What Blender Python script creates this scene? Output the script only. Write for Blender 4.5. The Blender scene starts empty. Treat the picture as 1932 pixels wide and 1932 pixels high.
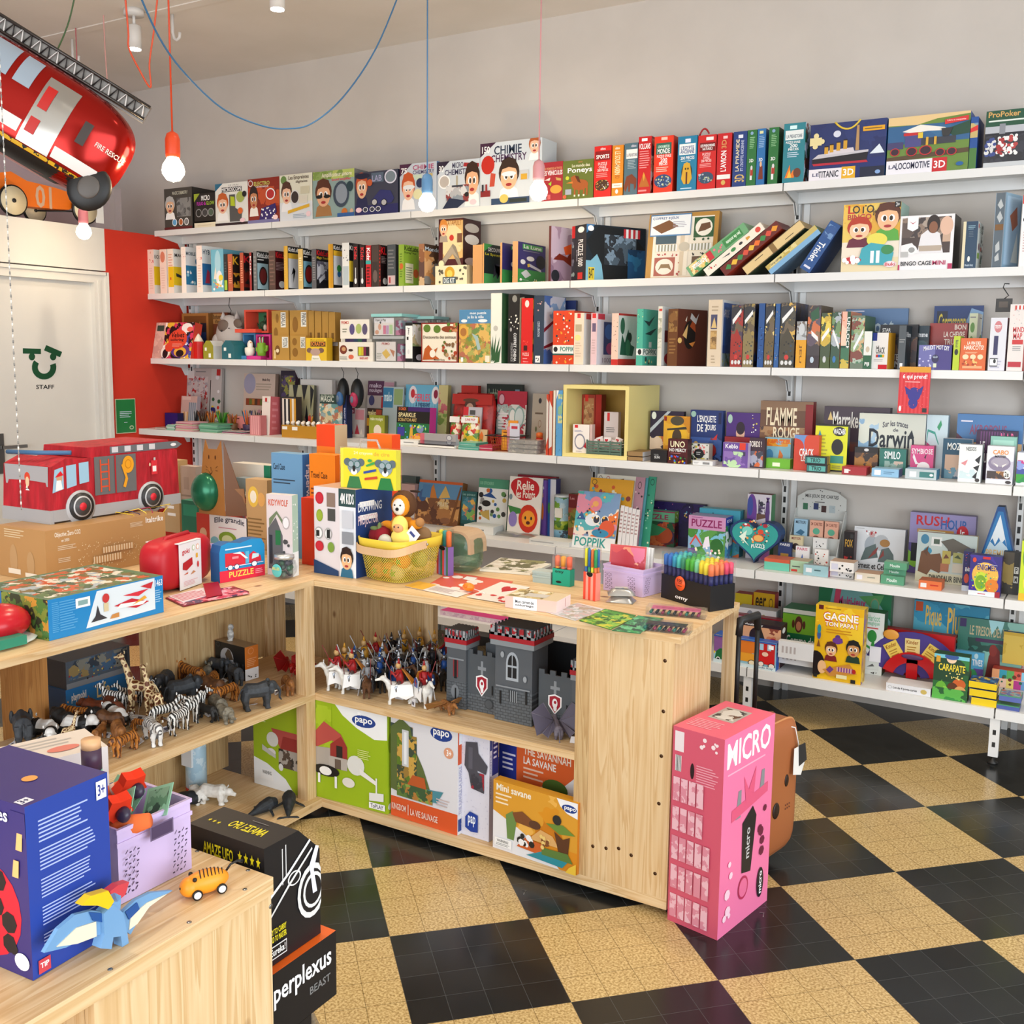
import bpy,math,random
from mathutils import Vector,Matrix
PI=math.pi
sc=bpy.context.scene
COL=sc.collection
RND=random.Random(7)
CAMF,CAMCY=1957.57,925.94
YAW,PIT,ROL=0.538326,0.127349,0.01184
CP=Vector((4.37988,-4.84258,1.57))
FW=Vector((-math.sin(YAW)*math.cos(PIT),math.cos(YAW)*math.cos(PIT),-math.sin(PIT)))
RT=Vector((math.cos(YAW),math.sin(YAW),0));UP=RT.cross(FW)
RT,UP=RT*math.cos(ROL)+UP*math.sin(ROL),-RT*math.sin(ROL)+UP*math.cos(ROL)
cam=bpy.data.cameras.new('camera');co=bpy.data.objects.new('camera',cam);COL.objects.link(co)
cam.sensor_width=36;cam.lens=36*CAMF/1932;cam.shift_y=-(966-CAMCY)/1932;cam.clip_start=.02
co.matrix_world=Matrix.Translation(CP)@Matrix((RT,UP,-FW)).transposed().to_4x4()
sc.camera=co
w=bpy.data.worlds.new('world');sc.world=w;w.use_nodes=True
bg=w.node_tree.nodes['Background'];bg.inputs[0].default_value=(.86,.93,1,1);bg.inputs[1].default_value=1.2
def area(n,loc,rot,sx,sy,e,col):
 l=bpy.data.lights.new(n,'AREA');l.shape='RECTANGLE';l.size=sx;l.size_y=sy;l.energy=e;l.color=col
 o=bpy.data.objects.new(n,l);COL.objects.link(o);o.location=loc;o.rotation_euler=rot;return o
area('daylight_front_window',(3.6,-7.9,1.55),(PI/2,0,0),5.6,2.5,200,(.93,.97,1))
area('daylight_side_window',(7.4,-4.2,1.6),(PI/2,0,PI/2),4.6,2.4,150,(.84,.93,1))
sc.view_settings.view_transform='Standard';sc.view_settings.look='None'
sc.view_settings.exposure=.03;sc.view_settings.gamma=1;sc.view_settings.use_curve_mapping=False
def ray(px,py):return FW*CAMF+RT*(px-966)-UP*(py-CAMCY)
def AZ(px,py,z):d=ray(px,py);return CP+d*((z-CP.z)/d.z)
def AY(px,py,y):d=ray(px,py);return CP+d*((y-CP.y)/d.y)
def AX(px,py,x):d=ray(px,py);return CP+d*((x-CP.x)/d.x)
def AD(px,py,t):return CP+ray(px,py).normalized()*t
def hgt(P,py):
 a=Vector(P)-CP;k=CAMCY-py
 return(k*a.dot(FW)-CAMF*a.dot(UP))/(CAMF*UP.z-k*FW.z)
MC={}
def lin(c):return c/12.92 if c<=.04045 else((c+.055)/1.055)**2.4
def rgb(h):
 if len(h)==3:h=h[0]*2+h[1]*2+h[2]*2
 return tuple(lin(int(h[i:i+2],16)/255)for i in(0,2,4))+(1,)
def M(h,r=.42,m=0,t=0,a=1,e=0,coat=0,ior=1.45):
 key=(h,r,m,t,a,e,coat)
 if h in MC:return MC[h]
 if key in MC:return MC[key]
 x=bpy.data.materials.new('mat_'+h);x.use_nodes=True
 b=x.node_tree.nodes['Principled BSDF'];I=b.inputs
 I['Base Color'].default_value=rgb(h);I['Roughness'].default_value=r;I['Metallic'].default_value=m
 I['Transmission Weight'].default_value=t;I['Alpha'].default_value=a;I['Coat Weight'].default_value=coat;I['IOR'].default_value=ior
 if e:I['Emission Color'].default_value=rgb(h);I['Emission Strength'].default_value=e
 MC[key]=x;return x
class NT:
 def __init__(s,name,r=.5):
  s.m=bpy.data.materials.new(name);s.m.use_nodes=True;s.t=s.m.node_tree
  s.b=s.t.nodes['Principled BSDF'];s.b.inputs['Roughness'].default_value=r
 def n(s,typ,**k):
  x=s.t.nodes.new('ShaderNode'+typ)
  for a,v in k.items():
   if a.startswith('i_'):x.inputs[int(a[2:])].default_value=v
   else:setattr(x,a,v)
  return x
 def l(s,a,b):s.t.links.new(a,b)
 def math(s,op,a,b=0.0):
  x=s.n('Math',operation=op)
  for i,v in enumerate((a,b)):
   if isinstance(v,(int,float)):x.inputs[i].default_value=v
   else:s.l(v,x.inputs[i])
  return x.outputs[0]
 def mix(s,f,a,b):
  x=s.n('Mix',data_type='RGBA')
  for i,v in((0,f),(6,a),(7,b)):
   if isinstance(v,(int,float,tuple)):x.inputs[i].default_value=v
   else:s.l(v,x.inputs[i])
  return x.outputs[2]
 def ramp(s,f,stops,const=False):
  x=s.n('ValToRGB');cr=x.color_ramp
  if const:cr.interpolation='CONSTANT'
  while len(cr.elements)<len(stops):cr.elements.new(1)
  for e,(p,c)in zip(cr.elements,stops):e.position=p;e.color=c if isinstance(c,tuple)else rgb(c)
  s.l(f,x.inputs[0]);return x.outputs[0]
 def coord(s,kind='Object',scale=(1,1,1),rot=(0,0,0),loc=(0,0,0)):
  c=s.n('TexCoord');mp=s.n('Mapping');mp.inputs[1].default_value=loc;mp.inputs[2].default_value=rot;mp.inputs[3].default_value=scale
  s.l(c.outputs[kind],mp.inputs[0]);return mp.outputs[0]
def wood(key,axis,c1='dcbc8e',c2='c8a06c',c3='e6cca2',seed=0):
 t=NT('wood_'+key,.45);sx=[15,15,15];sx[axis]=.55
 v=t.coord(scale=tuple(sx),loc=(seed,seed*2.3,seed*.7))
 n1=t.n('TexNoise');n1.inputs['Scale'].default_value=1.6;n1.inputs['Detail'].default_value=5;n1.inputs['Distortion'].default_value=.6;t.l(v,n1.inputs[0])
 wv=t.math('FRACT',t.math('MULTIPLY',n1.outputs[0],8.0))
 col=t.ramp(wv,[(0,c3),(.45,c1),(.85,c2),(1,c3)])
 n2=t.n('TexNoise');n2.inputs['Scale'].default_value=9;n2.inputs['Detail'].default_value=3;t.l(v,n2.inputs[0])
 col=t.mix(t.math('MULTIPLY',n2.outputs[0],.5),col,rgb(c1))
 o=t.n('TexCoord');sep=t.n('SeparateXYZ');t.l(o.outputs['Object'],sep.inputs[0])
 other=[i for i in range(3)if i!=axis]
 pl=t.math('ADD',t.math('MULTIPLY',sep.outputs[other[0]],8.3),t.math('MULTIPLY',sep.outputs[other[1]],8.3))
 wn=t.n('TexWhiteNoise',noise_dimensions='1D');t.l(t.math('FLOOR',pl),wn.inputs['W'])
 col=t.mix(t.math('MULTIPLY',wn.outputs[0],.28),col,rgb(c2))
 ks=[7,7,7];ks[axis]=4.2
 vo=t.n('TexVoronoi');vo.inputs['Scale'].default_value=1;t.l(t.coord(scale=tuple(ks),loc=(seed*3.1,1.7,seed)),vo.inputs[0])
 kn=t.ramp(vo.outputs[0],[(0,(1,1,1,1)),(.045,(.8,.8,.8,1)),(.085,(0,0,0,1))])
 col=t.mix(kn,col,rgb('7a4c24'))
 t.l(col,t.b.inputs[0]);MC[key]=t.m
wood('woodz',2);wood('woodx',0,seed=1.3);wood('woody',1,seed=2.1);wood('woodbk',2,'c9a878','b08a58','d8bc8c',4.4);wood('woodtan',2,'c08748','a87038','cc9858',3)
NAC={}
def NA(cols,scale):
 key=(cols,scale)
 if key in NAC:return NAC[key]
 cs=cols.split(',');t=NT('print_'+cols.replace(',','_'),.38)
 v=t.coord();ns=t.n('TexNoise');ns.inputs['Scale'].default_value=scale*1.5;t.l(v,ns.inputs[0])
 ad=t.n('VectorMath',operation='MULTIPLY_ADD');t.l(ns.outputs[1],ad.inputs[0]);ad.inputs[1].default_value=(1.6/scale,)*3;t.l(v,ad.inputs[2])
 vo=t.n('TexVoronoi');vo.inputs['Scale'].default_value=scale;t.l(ad.outputs[0],vo.inputs[0])
 sp=t.n('SeparateColor');t.l(vo.outputs['Color'],sp.inputs[0])
 t.l(t.ramp(sp.outputs[0],[(i/len(cs),c)for i,c in enumerate(cs)],True),t.b.inputs[0])
 NAC[key]=t.m;return t.m
TXC={}
def txt(s):
 if s in TXC:return TXC[s]
 c=bpy.data.curves.new('t','FONT');c.body=s;c.offset=.018;c.resolution_u=2;c.fill_mode='FRONT'
 o=bpy.data.objects.new('t',c);me=bpy.data.meshes.new_from_object(o)
 vs=[v.co.copy()for v in me.vertices];fs=[tuple(p.vertices)for p in me.polygons]
 if vs:
  x0=min(v.x for v in vs);x1=max(v.x for v in vs);y0=min(v.y for v in vs);y1=max(v.y for v in vs)
  vs=[((v.x-x0)/max(x1-x0,1e-6),(v.y-y0)/max(y1-y0,1e-6))for v in vs]
 bpy.data.objects.remove(o);bpy.data.curves.remove(c);bpy.data.meshes.remove(me)
 TXC[s]=(vs,fs);return TXC[s]
class MB:
 def __init__(s):s.v=[];s.f=[];s.fm=[];s.sm=[];s.mats=[];s.T=None
 def mi(s,m):
  if isinstance(m,str):m=MC[m]if m in MC else M(m)
  if m not in s.mats:s.mats.append(m)
  return s.mats.index(m)
 def add(s,vs,fs,m,sm=False):
  b=len(s.v);k=s.mi(m)
  for v in vs:
   v=Vector(v);s.v.append(s.T@v if s.T else v)
  for f in fs:s.f.append([b+i for i in f]);s.fm.append(k);s.sm.append(sm)
  return s
 def poly(s,pts,m):return s.add(pts,[range(len(pts))],m)
 def box(s,x0,x1,y0,y1,z0,z1,m):
  if not isinstance(m,(list,tuple)):m=[m]*6
  V=[(x,y,z)for z in(z0,z1)for y in(y0,y1)for x in(x0,x1)]
  for f,k in zip(((0,1,5,4),(1,3,7,5),(4,5,7,6),(2,0,4,6),(3,2,6,7),(0,2,3,1)),m):s.add([V[i]for i in f],[(0,1,2,3)],k)
  return s
 def prism(s,pts,ext,m,mside=None):
  ext=Vector(ext);P=[Vector(p)for p in pts];n=len(P);a=P+[p+ext for p in P]
  s.add(a,[list(range(n))[::-1],[n+i for i in range(n)]],m);return s.add(a,[(i,(i+1)%n,n+(i+1)%n,n+i)for i in range(n)],mside or m)
 def tube(s,pts,r,m,n=8,caps=True):
  P=[Vector(p)for p in pts];R=r if isinstance(r,(list,tuple))else[r]*len(P)
  vs=[];fs=[];up=None
  for i,p in enumerate(P):
   d=(P[min(i+1,len(P)-1)]-P[max(i-1,0)]).normalized()
   if up is None:up=d.orthogonal().normalized()
   up=(up-d*up.dot(d)).normalized();q=d.cross(up)
   for k in range(n):
    a=2*PI*k/n;vs.append(p+(up*math.cos(a)+q*math.sin(a))*R[i])
  for i in range(len(P)-1):
   for k in range(n):fs.append((i*n+k,i*n+(k+1)%n,(i+1)*n+(k+1)%n,(i+1)*n+k))
  if caps:fs+=[tuple(range(n))[::-1],tuple((len(P)-1)*n+k for k in range(n))]
  return s.add(vs,fs,m,True)
 def lathe(s,prof,m,c=(0,0,0),n=20,ax=2):
  c=Vector(c);vs=[];fs=[]
  for r,z in prof:
   for k in range(n):
    a=2*PI*k/n;p=[r*math.cos(a),r*math.sin(a),z]
    if ax==1:p=[p[0],z,p[1]]
    if ax==0:p=[z,p[0],p[1]]
    vs.append(c+Vector(p))
  for i in range(len(prof)-1):
   for k in range(n):fs.append((i*n+k,i*n+(k+1)%n,(i+1)*n+(k+1)%n,(i+1)*n+k))
  fs+=[tuple(range(n))[::-1],tuple((len(prof)-1)*n+k for k in range(n))]
  return s.add(vs,fs,m,True)
 def ell(s,c,r,m,n=14,R=None):
  c=Vector(c);r=Vector(r if isinstance(r,(list,tuple,Vector))else(r,r,r));vs=[];fs=[];k2=n//2+1
  for i in range(k2+1):
   t=PI*i/k2
   for k in range(n):
    a=2*PI*k/n;p=Vector((r.x*math.sin(t)*math.cos(a),r.y*math.sin(t)*math.sin(a),r.z*math.cos(t)))
    vs.append(c+(R@p if R else p))
  for i in range(k2):
   for k in range(n):fs.append((i*n+k,(i+1)*n+k,(i+1)*n+(k+1)%n,i*n+(k+1)%n))
  return s.add(vs,fs,m,True)
 def decals(s,fr,dsl):
  O,U,V,N=(Vector(q)for q in fr);N=N.normalized();rn=random.Random(len(dsl));lay=[0]
  UL,VL=max(U.length,1e-4),max(V.length,1e-4)
  def P(u,v):u=min(max(u,0),100);v=min(max(v,0),100);return O+U*u/100+V*v/100+N*(.00035+.00022*lay[0])
  def q(u0,v0,u1,v1,m):s.poly([P(u0,v0),P(u1,v0),P(u1,v1),P(u0,v1)],m);lay[0]+=1
  def e(u0,v0,u1,v1,m,n=18):
   s.poly([P((u0+u1)/2+(u1-u0)/2*math.cos(2*PI*i/n),(v0+v1)/2+(v1-v0)/2*math.sin(2*PI*i/n))for i in range(n)],m);lay[0]+=1
  for it in dsl.split(';'):
   k=it.split()
   if not k:continue
   c=k[0]
   if c in 'relnxkstvwzyhc':u0,v0,u1,v1=(float(a)for a in k[1:5])
   if c=='r':q(u0,v0,u1,v1,k[5])
   elif c=='e':e(u0,v0,u1,v1,k[5])
   elif c=='c':
    e(u0,v0,u1,v1,k[5]);d,f=(u1-u0)*.1,(v1-v0)*.1;e(u0+d,v0+f,u1-d,v1-f,k[6])
   elif c in 'tvwz':
    vs,fs=txt(' '.join(k[6:]));du,dv=u1-u0,v1-v0
    if c=='t':m=[P(u0+x*du,v0+y*dv)for x,y in vs]
    elif c=='v':m=[P(u1-y*du,v0+x*dv)for x,y in vs]
    elif c=='w':m=[P(u0+y*du,v1-x*dv)for x,y in vs]
    else:m=[P(u0+x*du,v0+y*dv+math.sin(x*PI)*dv*.35)for x,y in vs]
    s.add(m,fs,k[5]);lay[0]+=1
   elif c=='l':
    n=int(k[6]);dv=(v1-v0)/n
    for i in range(n):q(u0,v0+dv*(i+.3),u0+(u1-u0)*rn.uniform(.7,1),v0+dv*(i+.7),k[5]);lay[0]-=1
    lay[0]+=1
   elif c=='y':
    cs=k[5].split(',');n=int(k[6]);du=(u1-u0)/n
    for i in range(n):q(u0+du*i,v0,u0+du*(i+.99),v1,cs[i%len(cs)]);lay[0]-=1
    lay[0]+=1
   elif c=='n':q(u0,v0,u1,v1,NA(k[5],float(k[6])*(2.7 if float(k[6])<25 else 1)))
   elif c=='x':
    cs=k[5].split(',')
    for i in range(int(k[6])):
     a,b=rn.uniform(u0,u1),rn.uniform(v0,v1);z=float(k[7])if len(k)>7 else 6;z*=rn.uniform(.6,1.3)
     m=min(UL,VL);e(a-z*m/UL/2,b-z*m/VL/2,a+z*m/UL/2,b+z*m/VL/2,cs[i%len(cs)],7)
     lay[0]-=.9
   elif c=='p':s.poly([P(*(float(z)for z in a.split(',')))for a in k[2:]],k[1]);lay[0]+=1
   elif c=='s':
    s.poly([P((u0+u1)/2+(u1-u0)/2*(1 if i%2==0 else .45)*math.sin(PI*i/5),(v0+v1)/2+(v1-v0)/2*(1 if i%2==0 else .45)*math.cos(PI*i/5))for i in range(10)],k[5]);lay[0]+=1
   elif c=='h':
    s.poly([P((u0+u1)/2+(u1-u0)/2*math.sin(a)**3,(v0+v1)/2+(v1-v0)/34*(13*math.cos(a)-5*math.cos(2*a)-2*math.cos(3*a)-math.cos(4*a)))for a in(2*PI*i/22 for i in range(22))],k[5]);lay[0]+=1
   elif c=='k':
    hr,sk,sh=k[5].split(',');du,dv=(u1-u0)/100,(v1-v0)/100
    A=lambda a,b,c2,d:(u0+a*du,v0+b*dv,u0+c2*du,v0+d*dv)
    s.poly([P(u0+a*du,v0+b*dv)for a,b in((8,0),(92,0),(84,26),(62,36),(38,36),(16,26))],sh);lay[0]+=1
    e(*A(8,34,92,100),hr);e(*A(16,26,84,88),sk)
    e(*A(28,50,47,68),'fff');e(*A(53,50,72,68),'fff');e(*A(34,52,45,65),'321');e(*A(55,52,66,65),'321');e(*A(38,34,62,42),'a33')
    s.poly([P(u0+a*du,v0+b*dv)for a,b in((14,74),(50,80),(86,74),(78,97),(50,104),(22,97))],hr);lay[0]+=1
   elif c=='h2':pass
  return s
 def build(s,name,parent=None,loc=None,rot=None):
  me=bpy.data.meshes.new(name);me.from_pydata([tuple(v)for v in s.v],[],s.f)
  for m in s.mats:me.materials.append(m)
  me.polygons.foreach_set('material_index',s.fm);me.polygons.foreach_set('use_smooth',s.sm);me.update()
  o=bpy.data.objects.new(name,me);COL.objects.link(o)
  if parent:o.parent=parent
  if loc is not None:o.location=loc
  if rot is not None:o.rotation_euler=rot
  return o
def tag(o,label=None,cat=None,group=None,kind=None):
 if label:o['label']=label
 if cat:o['category']=cat
 if group:o['group']=group
 if kind:o['kind']=kind
 return o
def empty(name,loc,label,cat,group=None,rz=0):
 o=bpy.data.objects.new(name,None);COL.objects.link(o);o.location=loc;o.rotation_euler=(0,0,rz);o.empty_display_size=.05
 return tag(o,label,cat,group)
def dup(o,parent=None):
 c=o.copy();COL.objects.link(c)
 if parent:c.parent=parent
 for ch in list(o.children):dup(ch,c)
 return c
def smooth_union(o,vox=.002,it=3):
 """turn overlapping closed solids into one continuous skin"""
 m=o.modifiers.new('r','REMESH');m.mode='VOXEL';m.voxel_size=vox
 s=o.modifiers.new('s','SMOOTH');s.factor=.5;s.iterations=it
 dg=bpy.context.evaluated_depsgraph_get();me=bpy.data.meshes.new_from_object(o.evaluated_get(dg))
 mats=[m for m in o.data.materials];old=o.data;o.modifiers.clear();o.data=me;bpy.data.meshes.remove(old)
 for p in me.polygons:p.use_smooth=True
 return o
def spread(P,lo,hi,gap,fix=()):
 """push points on a shelf apart until they are gap away from each other"""
 for _ in range(60):
  for i,p in enumerate(P):
   for q in P[i+1:]:
    d=p-q;d.z=0;L=d.length
    if L<gap:d=d/L if L>1e-4 else Vector((.7,.7,0));s=(gap-L)*.5;p+=d*s;q-=d*s
   p.x=min(max(p.x,lo[0]),hi[0]);p.y=min(max(p.y,lo[1]),hi[1])
 return P
NMS={'gb':('game_box','game'),'bk':('book','book'),'pz':('puzzle_box','puzzle'),'kt':('science_kit_box','kit'),'ct':('carton','box'),'cg':('card_game_box','card game'),'pk':('toy_packet','packet'),'nb':('notebook','notebook'),'bx':('toy_box','box')}
def cuboid(w,d,h,cols,dec):
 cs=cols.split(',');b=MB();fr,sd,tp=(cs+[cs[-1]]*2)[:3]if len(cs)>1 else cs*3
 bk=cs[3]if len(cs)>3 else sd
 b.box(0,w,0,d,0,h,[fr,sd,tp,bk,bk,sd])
 fr=(((0,0,0),(w,0,0),(0,0,h),(0,-1,0)),((w,0,0),(0,d,0),(0,0,h),(1,0,0)),((0,0,h),(w,0,0),(0,d,0),(0,0,1)),((0,d,0),(0,-d,0),(0,0,h),(-1,0,0)))
 for f,s in zip(fr,(dec or '').split('#')):
  if s.strip():b.decals(f,s)
 return b
def BX(kind,label,group,A,B,h,d,cols,dec='',lean=0,hole=None):
 n,c=NMS[kind]if kind in NMS else kind.split('/')
 A=Vector(A);B=Vector(B);u=B-A;u.z=0
 o=cuboid(u.length,d,h,cols,dec).build(n,loc=A,rot=(lean,0,math.atan2(u.y,u.x)))
 o.rotation_euler=(-lean,0,math.atan2(u.y,u.x))
 return tag(o,label,c,group)
QUE=[]
def geom(q):
 u=Vector((math.cos(q['yaw']),-math.sin(q['yaw']),0));P=Vector((0,q['y'],q['z']))
 B=onray(P,Vector((1,0,0)),q['x1']);A=onray(B,u,q['x0'])
 if q['cx']is not None:q['d']=(onray(B,Vector((math.sin(q['yaw']),math.cos(q['yaw']),0)),q['cx'])-B).length
 q['h']=max(hgt((A+B)/2,q['yt'])-.0012,.004);q['A']=A+u*.0004+Vector((0,0,.0006));q['B']=B-u*.0004+Vector((0,0,.0006))
def edep(q):return q['d']+q['h']*math.sin(q['lean'])
def flush():
 """settle the queued shelf boxes against each other, then build them"""
 for q in QUE:geom(q)
 Q=[q for q in QUE if not q['yaw']]
 for it in range(6):
  for i,p in enumerate(Q):
   for q in Q[i+1:]:
    zo=min(p['A'].z+p['h'],q['A'].z+q['h'])-max(p['A'].z,q['A'].z);xo=min(p['B'].x,q['B'].x)-max(p['A'].x,q['A'].x)
    if zo<.001 or xo<.0002:continue
    a,b=(p,q)if p['y']<=q['y']else(q,p);gap=b['y']-a['y']
    if gap>edep(a)-1e-5:continue
    if gap<.02 and xo<.3*min(p['B'].x-p['A'].x,q['B'].x-q['A'].x):
     l,r=(p,q)if p['A'].x<q['A'].x else(q,p);m=(l['B'].x+r['A'].x)/2;l['B'].x=m-.0002;r['A'].x=m+.0002;l['cut']=r['cut']=1;continue
    if a['y']==b['y']and a['h']>b['h']:a,b=b,a
    if gap>.014:a['d']=max(min(a['d'],gap-.001-a['h']*math.sin(a['lean'])),.008);a['lean']=min(a['lean'],math.asin(max(min((gap-.0015-a['d'])/a['h'],.9),0)));continue
    ny=a['y']+min(edep(a),.05)+.002
    if ny<-.05:a['d']=min(a['d'],.05);b['y']=ny;b['d']=min(b['d'],-.032-ny);geom(b)
    else:a['y']=b['y']-min(edep(a),.03)-.002;a['d']=min(a['d'],.03);geom(a)
 for q in QUE:BX(*q['id'],q['A'],q['B'],q['h'],max(q['d'],.004),q['cols'],q['dec'],q['lean'])
 QUE.clear()
def onray(P,d,px):
 """point P + d*s seen at column px"""
 a=P-CP;k=px-966;s=(k*a.dot(FW)-CAMF*a.dot(RT))/(CAMF*d.dot(RT)-k*d.dot(FW));return P+d*s
YK=.4
def AS(px,py,z,lo=-.42,hi=-.12):
 """point of a wall shelf at height z seen at px, py, kept on the board"""
 y=lo+(AZ(px,py,z).y-lo)*YK;return onray(Vector((0,min(max(y,lo),hi),z)),Vector((1,0,0)),px)
def row(z,y0,group,crop,data,D=.2):
 k,ox,oy=crop
 for ln in data.strip().split('\n'):
  if not ln.strip():continue
  p=[a.strip()for a in ln.split('~')]
  kind,g,cols,dec,label=p[:5];g=[float(a)for a in g.split(',')]
  x0,x1,yt=g[0]/k+ox,g[1]/k+ox,g[2]/k+oy
  yb=g[3]if len(g)>3 and g[3]else None;d=g[4]if len(g)>4 and g[4]else D;lean=math.radians(g[5])if len(g)>5 else 0
  zz=z+(g[6]if len(g)>6 else 0)
  y=y0 if yb is None else(yb if yb<0 else min(max(y0+(AZ((x0+x1)/2,yb/k+oy,zz).y-y0)*YK,y0),-.07-min(d,.05)))
  yaw=math.radians(g[7])if len(g)>7 else 0
  d=min(d,-.04-y)if len(g)<9 else d
  QUE.append(dict(x0=x0,x1=x1,yt=yt,z=zz,y=y,d=d,yaw=yaw,lean=lean,cx=g[8]/k+ox if len(g)>8 else None,id=(kind,label,group),cols=cols,dec=dec))
def two(kind,p0,p1,yt,z,d,cols,dec,label,group=None,lean=0,k=None):
 """box whose front foot corners are seen at p0, p1 on a surface at height z; its top front left corner at row yt"""
 if k:p0=(p0[0]/k[0]+k[1],p0[1]/k[0]+k[2]);p1=(p1[0]/k[0]+k[1],p1[1]/k[0]+k[2]);yt=yt/k[0]+k[2]
 A,B=AZ(*p0,z),AZ(*p1,z);h=hgt(A,yt);A.z+=.0006;B.z+=.0006
 return BX(kind,label,group,A,B,h,d,cols,dec,lean)
# ================= the room =================
def struct(b,name,**k):return tag(b.build(name,**k),kind='structure')
def floor_mat():
 t=NT('floor_tiles',.16);S=.39374;ca,sa=math.cos(.7922),math.sin(.7922);ox,oy=3.0103,-.7772
 c=t.n('TexCoord');sp=t.n('SeparateXYZ');t.l(c.outputs['Object'],sp.inputs[0])
 X=t.math('SUBTRACT',sp.outputs[0],ox);Y=t.math('SUBTRACT',sp.outputs[1],oy)
 A=t.math('DIVIDE',t.math('ADD',t.math('MULTIPLY',X,ca),t.math('MULTIPLY',Y,sa)),S)
 B=t.math('DIVIDE',t.math('SUBTRACT',t.math('MULTIPLY',X,sa),t.math('MULTIPLY',Y,ca)),S)
 par=t.math('FLOORED_MODULO',t.math('ADD',t.math('FLOOR',A),t.math('FLOOR',B)),2)
 def line(v,k):
  f=t.math('FRACT',t.math('MULTIPLY',v,k));f=t.math('ABSOLUTE',t.math('SUBTRACT',f,.5));return t.math('GREATER_THAN',f,.5-.0075*k/4)
 ln=t.math('MAXIMUM',line(A,4),line(B,4))
 n=t.n('TexNoise');n.inputs['Scale'].default_value=160;n.inputs['Detail'].default_value=3;t.l(c.outputs['Object'],n.inputs[0])
 n2=t.n('TexNoise');n2.inputs['Scale'].default_value=7;t.l(c.outputs['Object'],n2.inputs[0])
 tan=t.ramp(n.outputs[0],[(.3,'8d7447'),(.47,'b99d68'),(.6,'d6bd88')]);tan=t.mix(t.math('MULTIPLY',n2.outputs[0],.3),tan,rgb('a08252'))
 wt=t.n('TexWhiteNoise',noise_dimensions='2D');cv=t.n('CombineXYZ');t.l(t.math('FLOOR',t.math('MULTIPLY',A,4)),cv.inputs[0]);t.l(t.math('FLOOR',t.math('MULTIPLY',B,4)),cv.inputs[1]);t.l(cv.outputs[0],wt.inputs[0])
 blk=t.mix(wt.outputs[0],rgb('191b1c'),rgb('232526'))
 blk=t.mix(t.math('MULTIPLY',ln,.55),blk,rgb('55585a'));tan=t.mix(t.math('MULTIPLY',ln,.8),tan,rgb('57431f'))
 t.l(t.mix(par,tan,blk),t.b.inputs[0])
 t.l(t.math('ADD',.13,t.math('MULTIPLY',n2.outputs[0],.18)),t.b.inputs['Roughness'])
 MC['floor']=t.m
floor_mat()
def plaster(key,c1,c2):
 t=NT(key,.8);n=t.n('TexNoise');n.inputs['Scale'].default_value=3;n.inputs['Detail'].default_value=4;t.l(t.coord(),n.inputs[0])
 t.l(t.ramp(n.outputs[0],[(.35,c1),(.65,c2)]),t.b.inputs[0])
 n3=t.n('TexNoise');n3.inputs['Scale'].default_value=220;t.l(t.coord(),n3.inputs[0]);bp=t.n('Bump');bp.inputs['Strength'].default_value=.06;t.l(n3.outputs[0],bp.inputs['Height']);t.l(bp.outputs[0],t.b.inputs['Normal'])
 MC[key]=t.m
plaster('wallp','c8c1ba','cec7c0');plaster('ceilp','e6dfd6','ebe4dc');plaster('redp','c62c16','cf3019');plaster('doorp','d8d5d0','dddad4');plaster('pinkp','c2a9ae','c6aeb2')
CH=3.29
struct(MB().box(-1.76,7.6,-8.1,.1,-.06,0,'floor'),'floor')
struct(MB().box(-1.76,7.6,-8.1,.1,CH,CH+.06,'ceilp'),'ceiling')
struct(MB().box(-1.8,7.6,0,.1,0,CH,'wallp'),'wall_back')
struct(MB().box(-1.83,-1.755,-8.1,0,0,CH,'pinkp'),'wall_left')
b=MB();b.box(7.5,7.6,-8.1,-6.6,0,CH,'wallp').box(7.5,7.6,-1.8,0,0,CH,'wallp').box(7.5,7.6,-6.6,-1.8,0,.35,'wallp').box(7.5,7.6,-6.6,-1.8,2.85,CH,'wallp');struct(b,'wall_right')
b=MB();b.box(-1.8,.7,-8.1,-8,0,CH,'wallp').box(6.5,7.5,-8.1,-8,0,CH,'wallp').box(.7,6.5,-8.1,-8,0,.25,'wallp').box(.7,6.5,-8.1,-8,2.9,CH,'wallp');struct(b,'wall_front')
struct(MB().box(-1.755,7.5,-1.06,-1.0,CH-.006,CH-.0005,'ceilp'),'trim_1')
b=MB();b.box(-1.09,-1.0,-.64,-.001,0,2.31,'redp').box(-1.09,-1.0,-3.4,-.64,2.06,2.31,'doorp').box(-1.09,-1.0,-3.4,-1.62,0,2.06,'doorp')
struct(b,'wall_partition')
b=MB()
for y0,y1,z0,z1 in((-.735,-.64,0,2.05),(-1.62,-1.53,0,2.05),(-1.53,-.735,1.985,2.05)):
 b.box(-1.03,-.985,y0,y1,z0,z1,'doorp')
b.box(-.985,-.972,-1.62,-.655,2.03,2.05,'doorp').box(-.985,-.972,-.66,-.64,0,2.05,'doorp').box(-.985,-.978,-.71,-.695,0,2.0,'doorp')
struct(b,'trim_2')
b=MB();b.box(-1.06,-1.02,-1.53,-.735,0,1.985,'doorp')
dr=struct(b,'door_1')
def dp(px,py):q=AX(px,py,-1.02);return q
b=MB();G='0d4a2c'
def flat(pts,m,x=-1.0195):
 b.prism([(x,q.y,q.z)for q in pts],(.0008,0,0),m)
flat([dp(43,657),dp(77,658),dp(77,668),dp(43,667)],G);flat([dp(87,651),dp(117,664),dp(113,674),dp(83,661)],G)
for cx,cy in((60,673),(100,673)):flat([dp(cx+6*math.cos(a),cy+7*math.sin(a))for a in(2*PI*i/14 for i in range(14))],G,-1.019)
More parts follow.
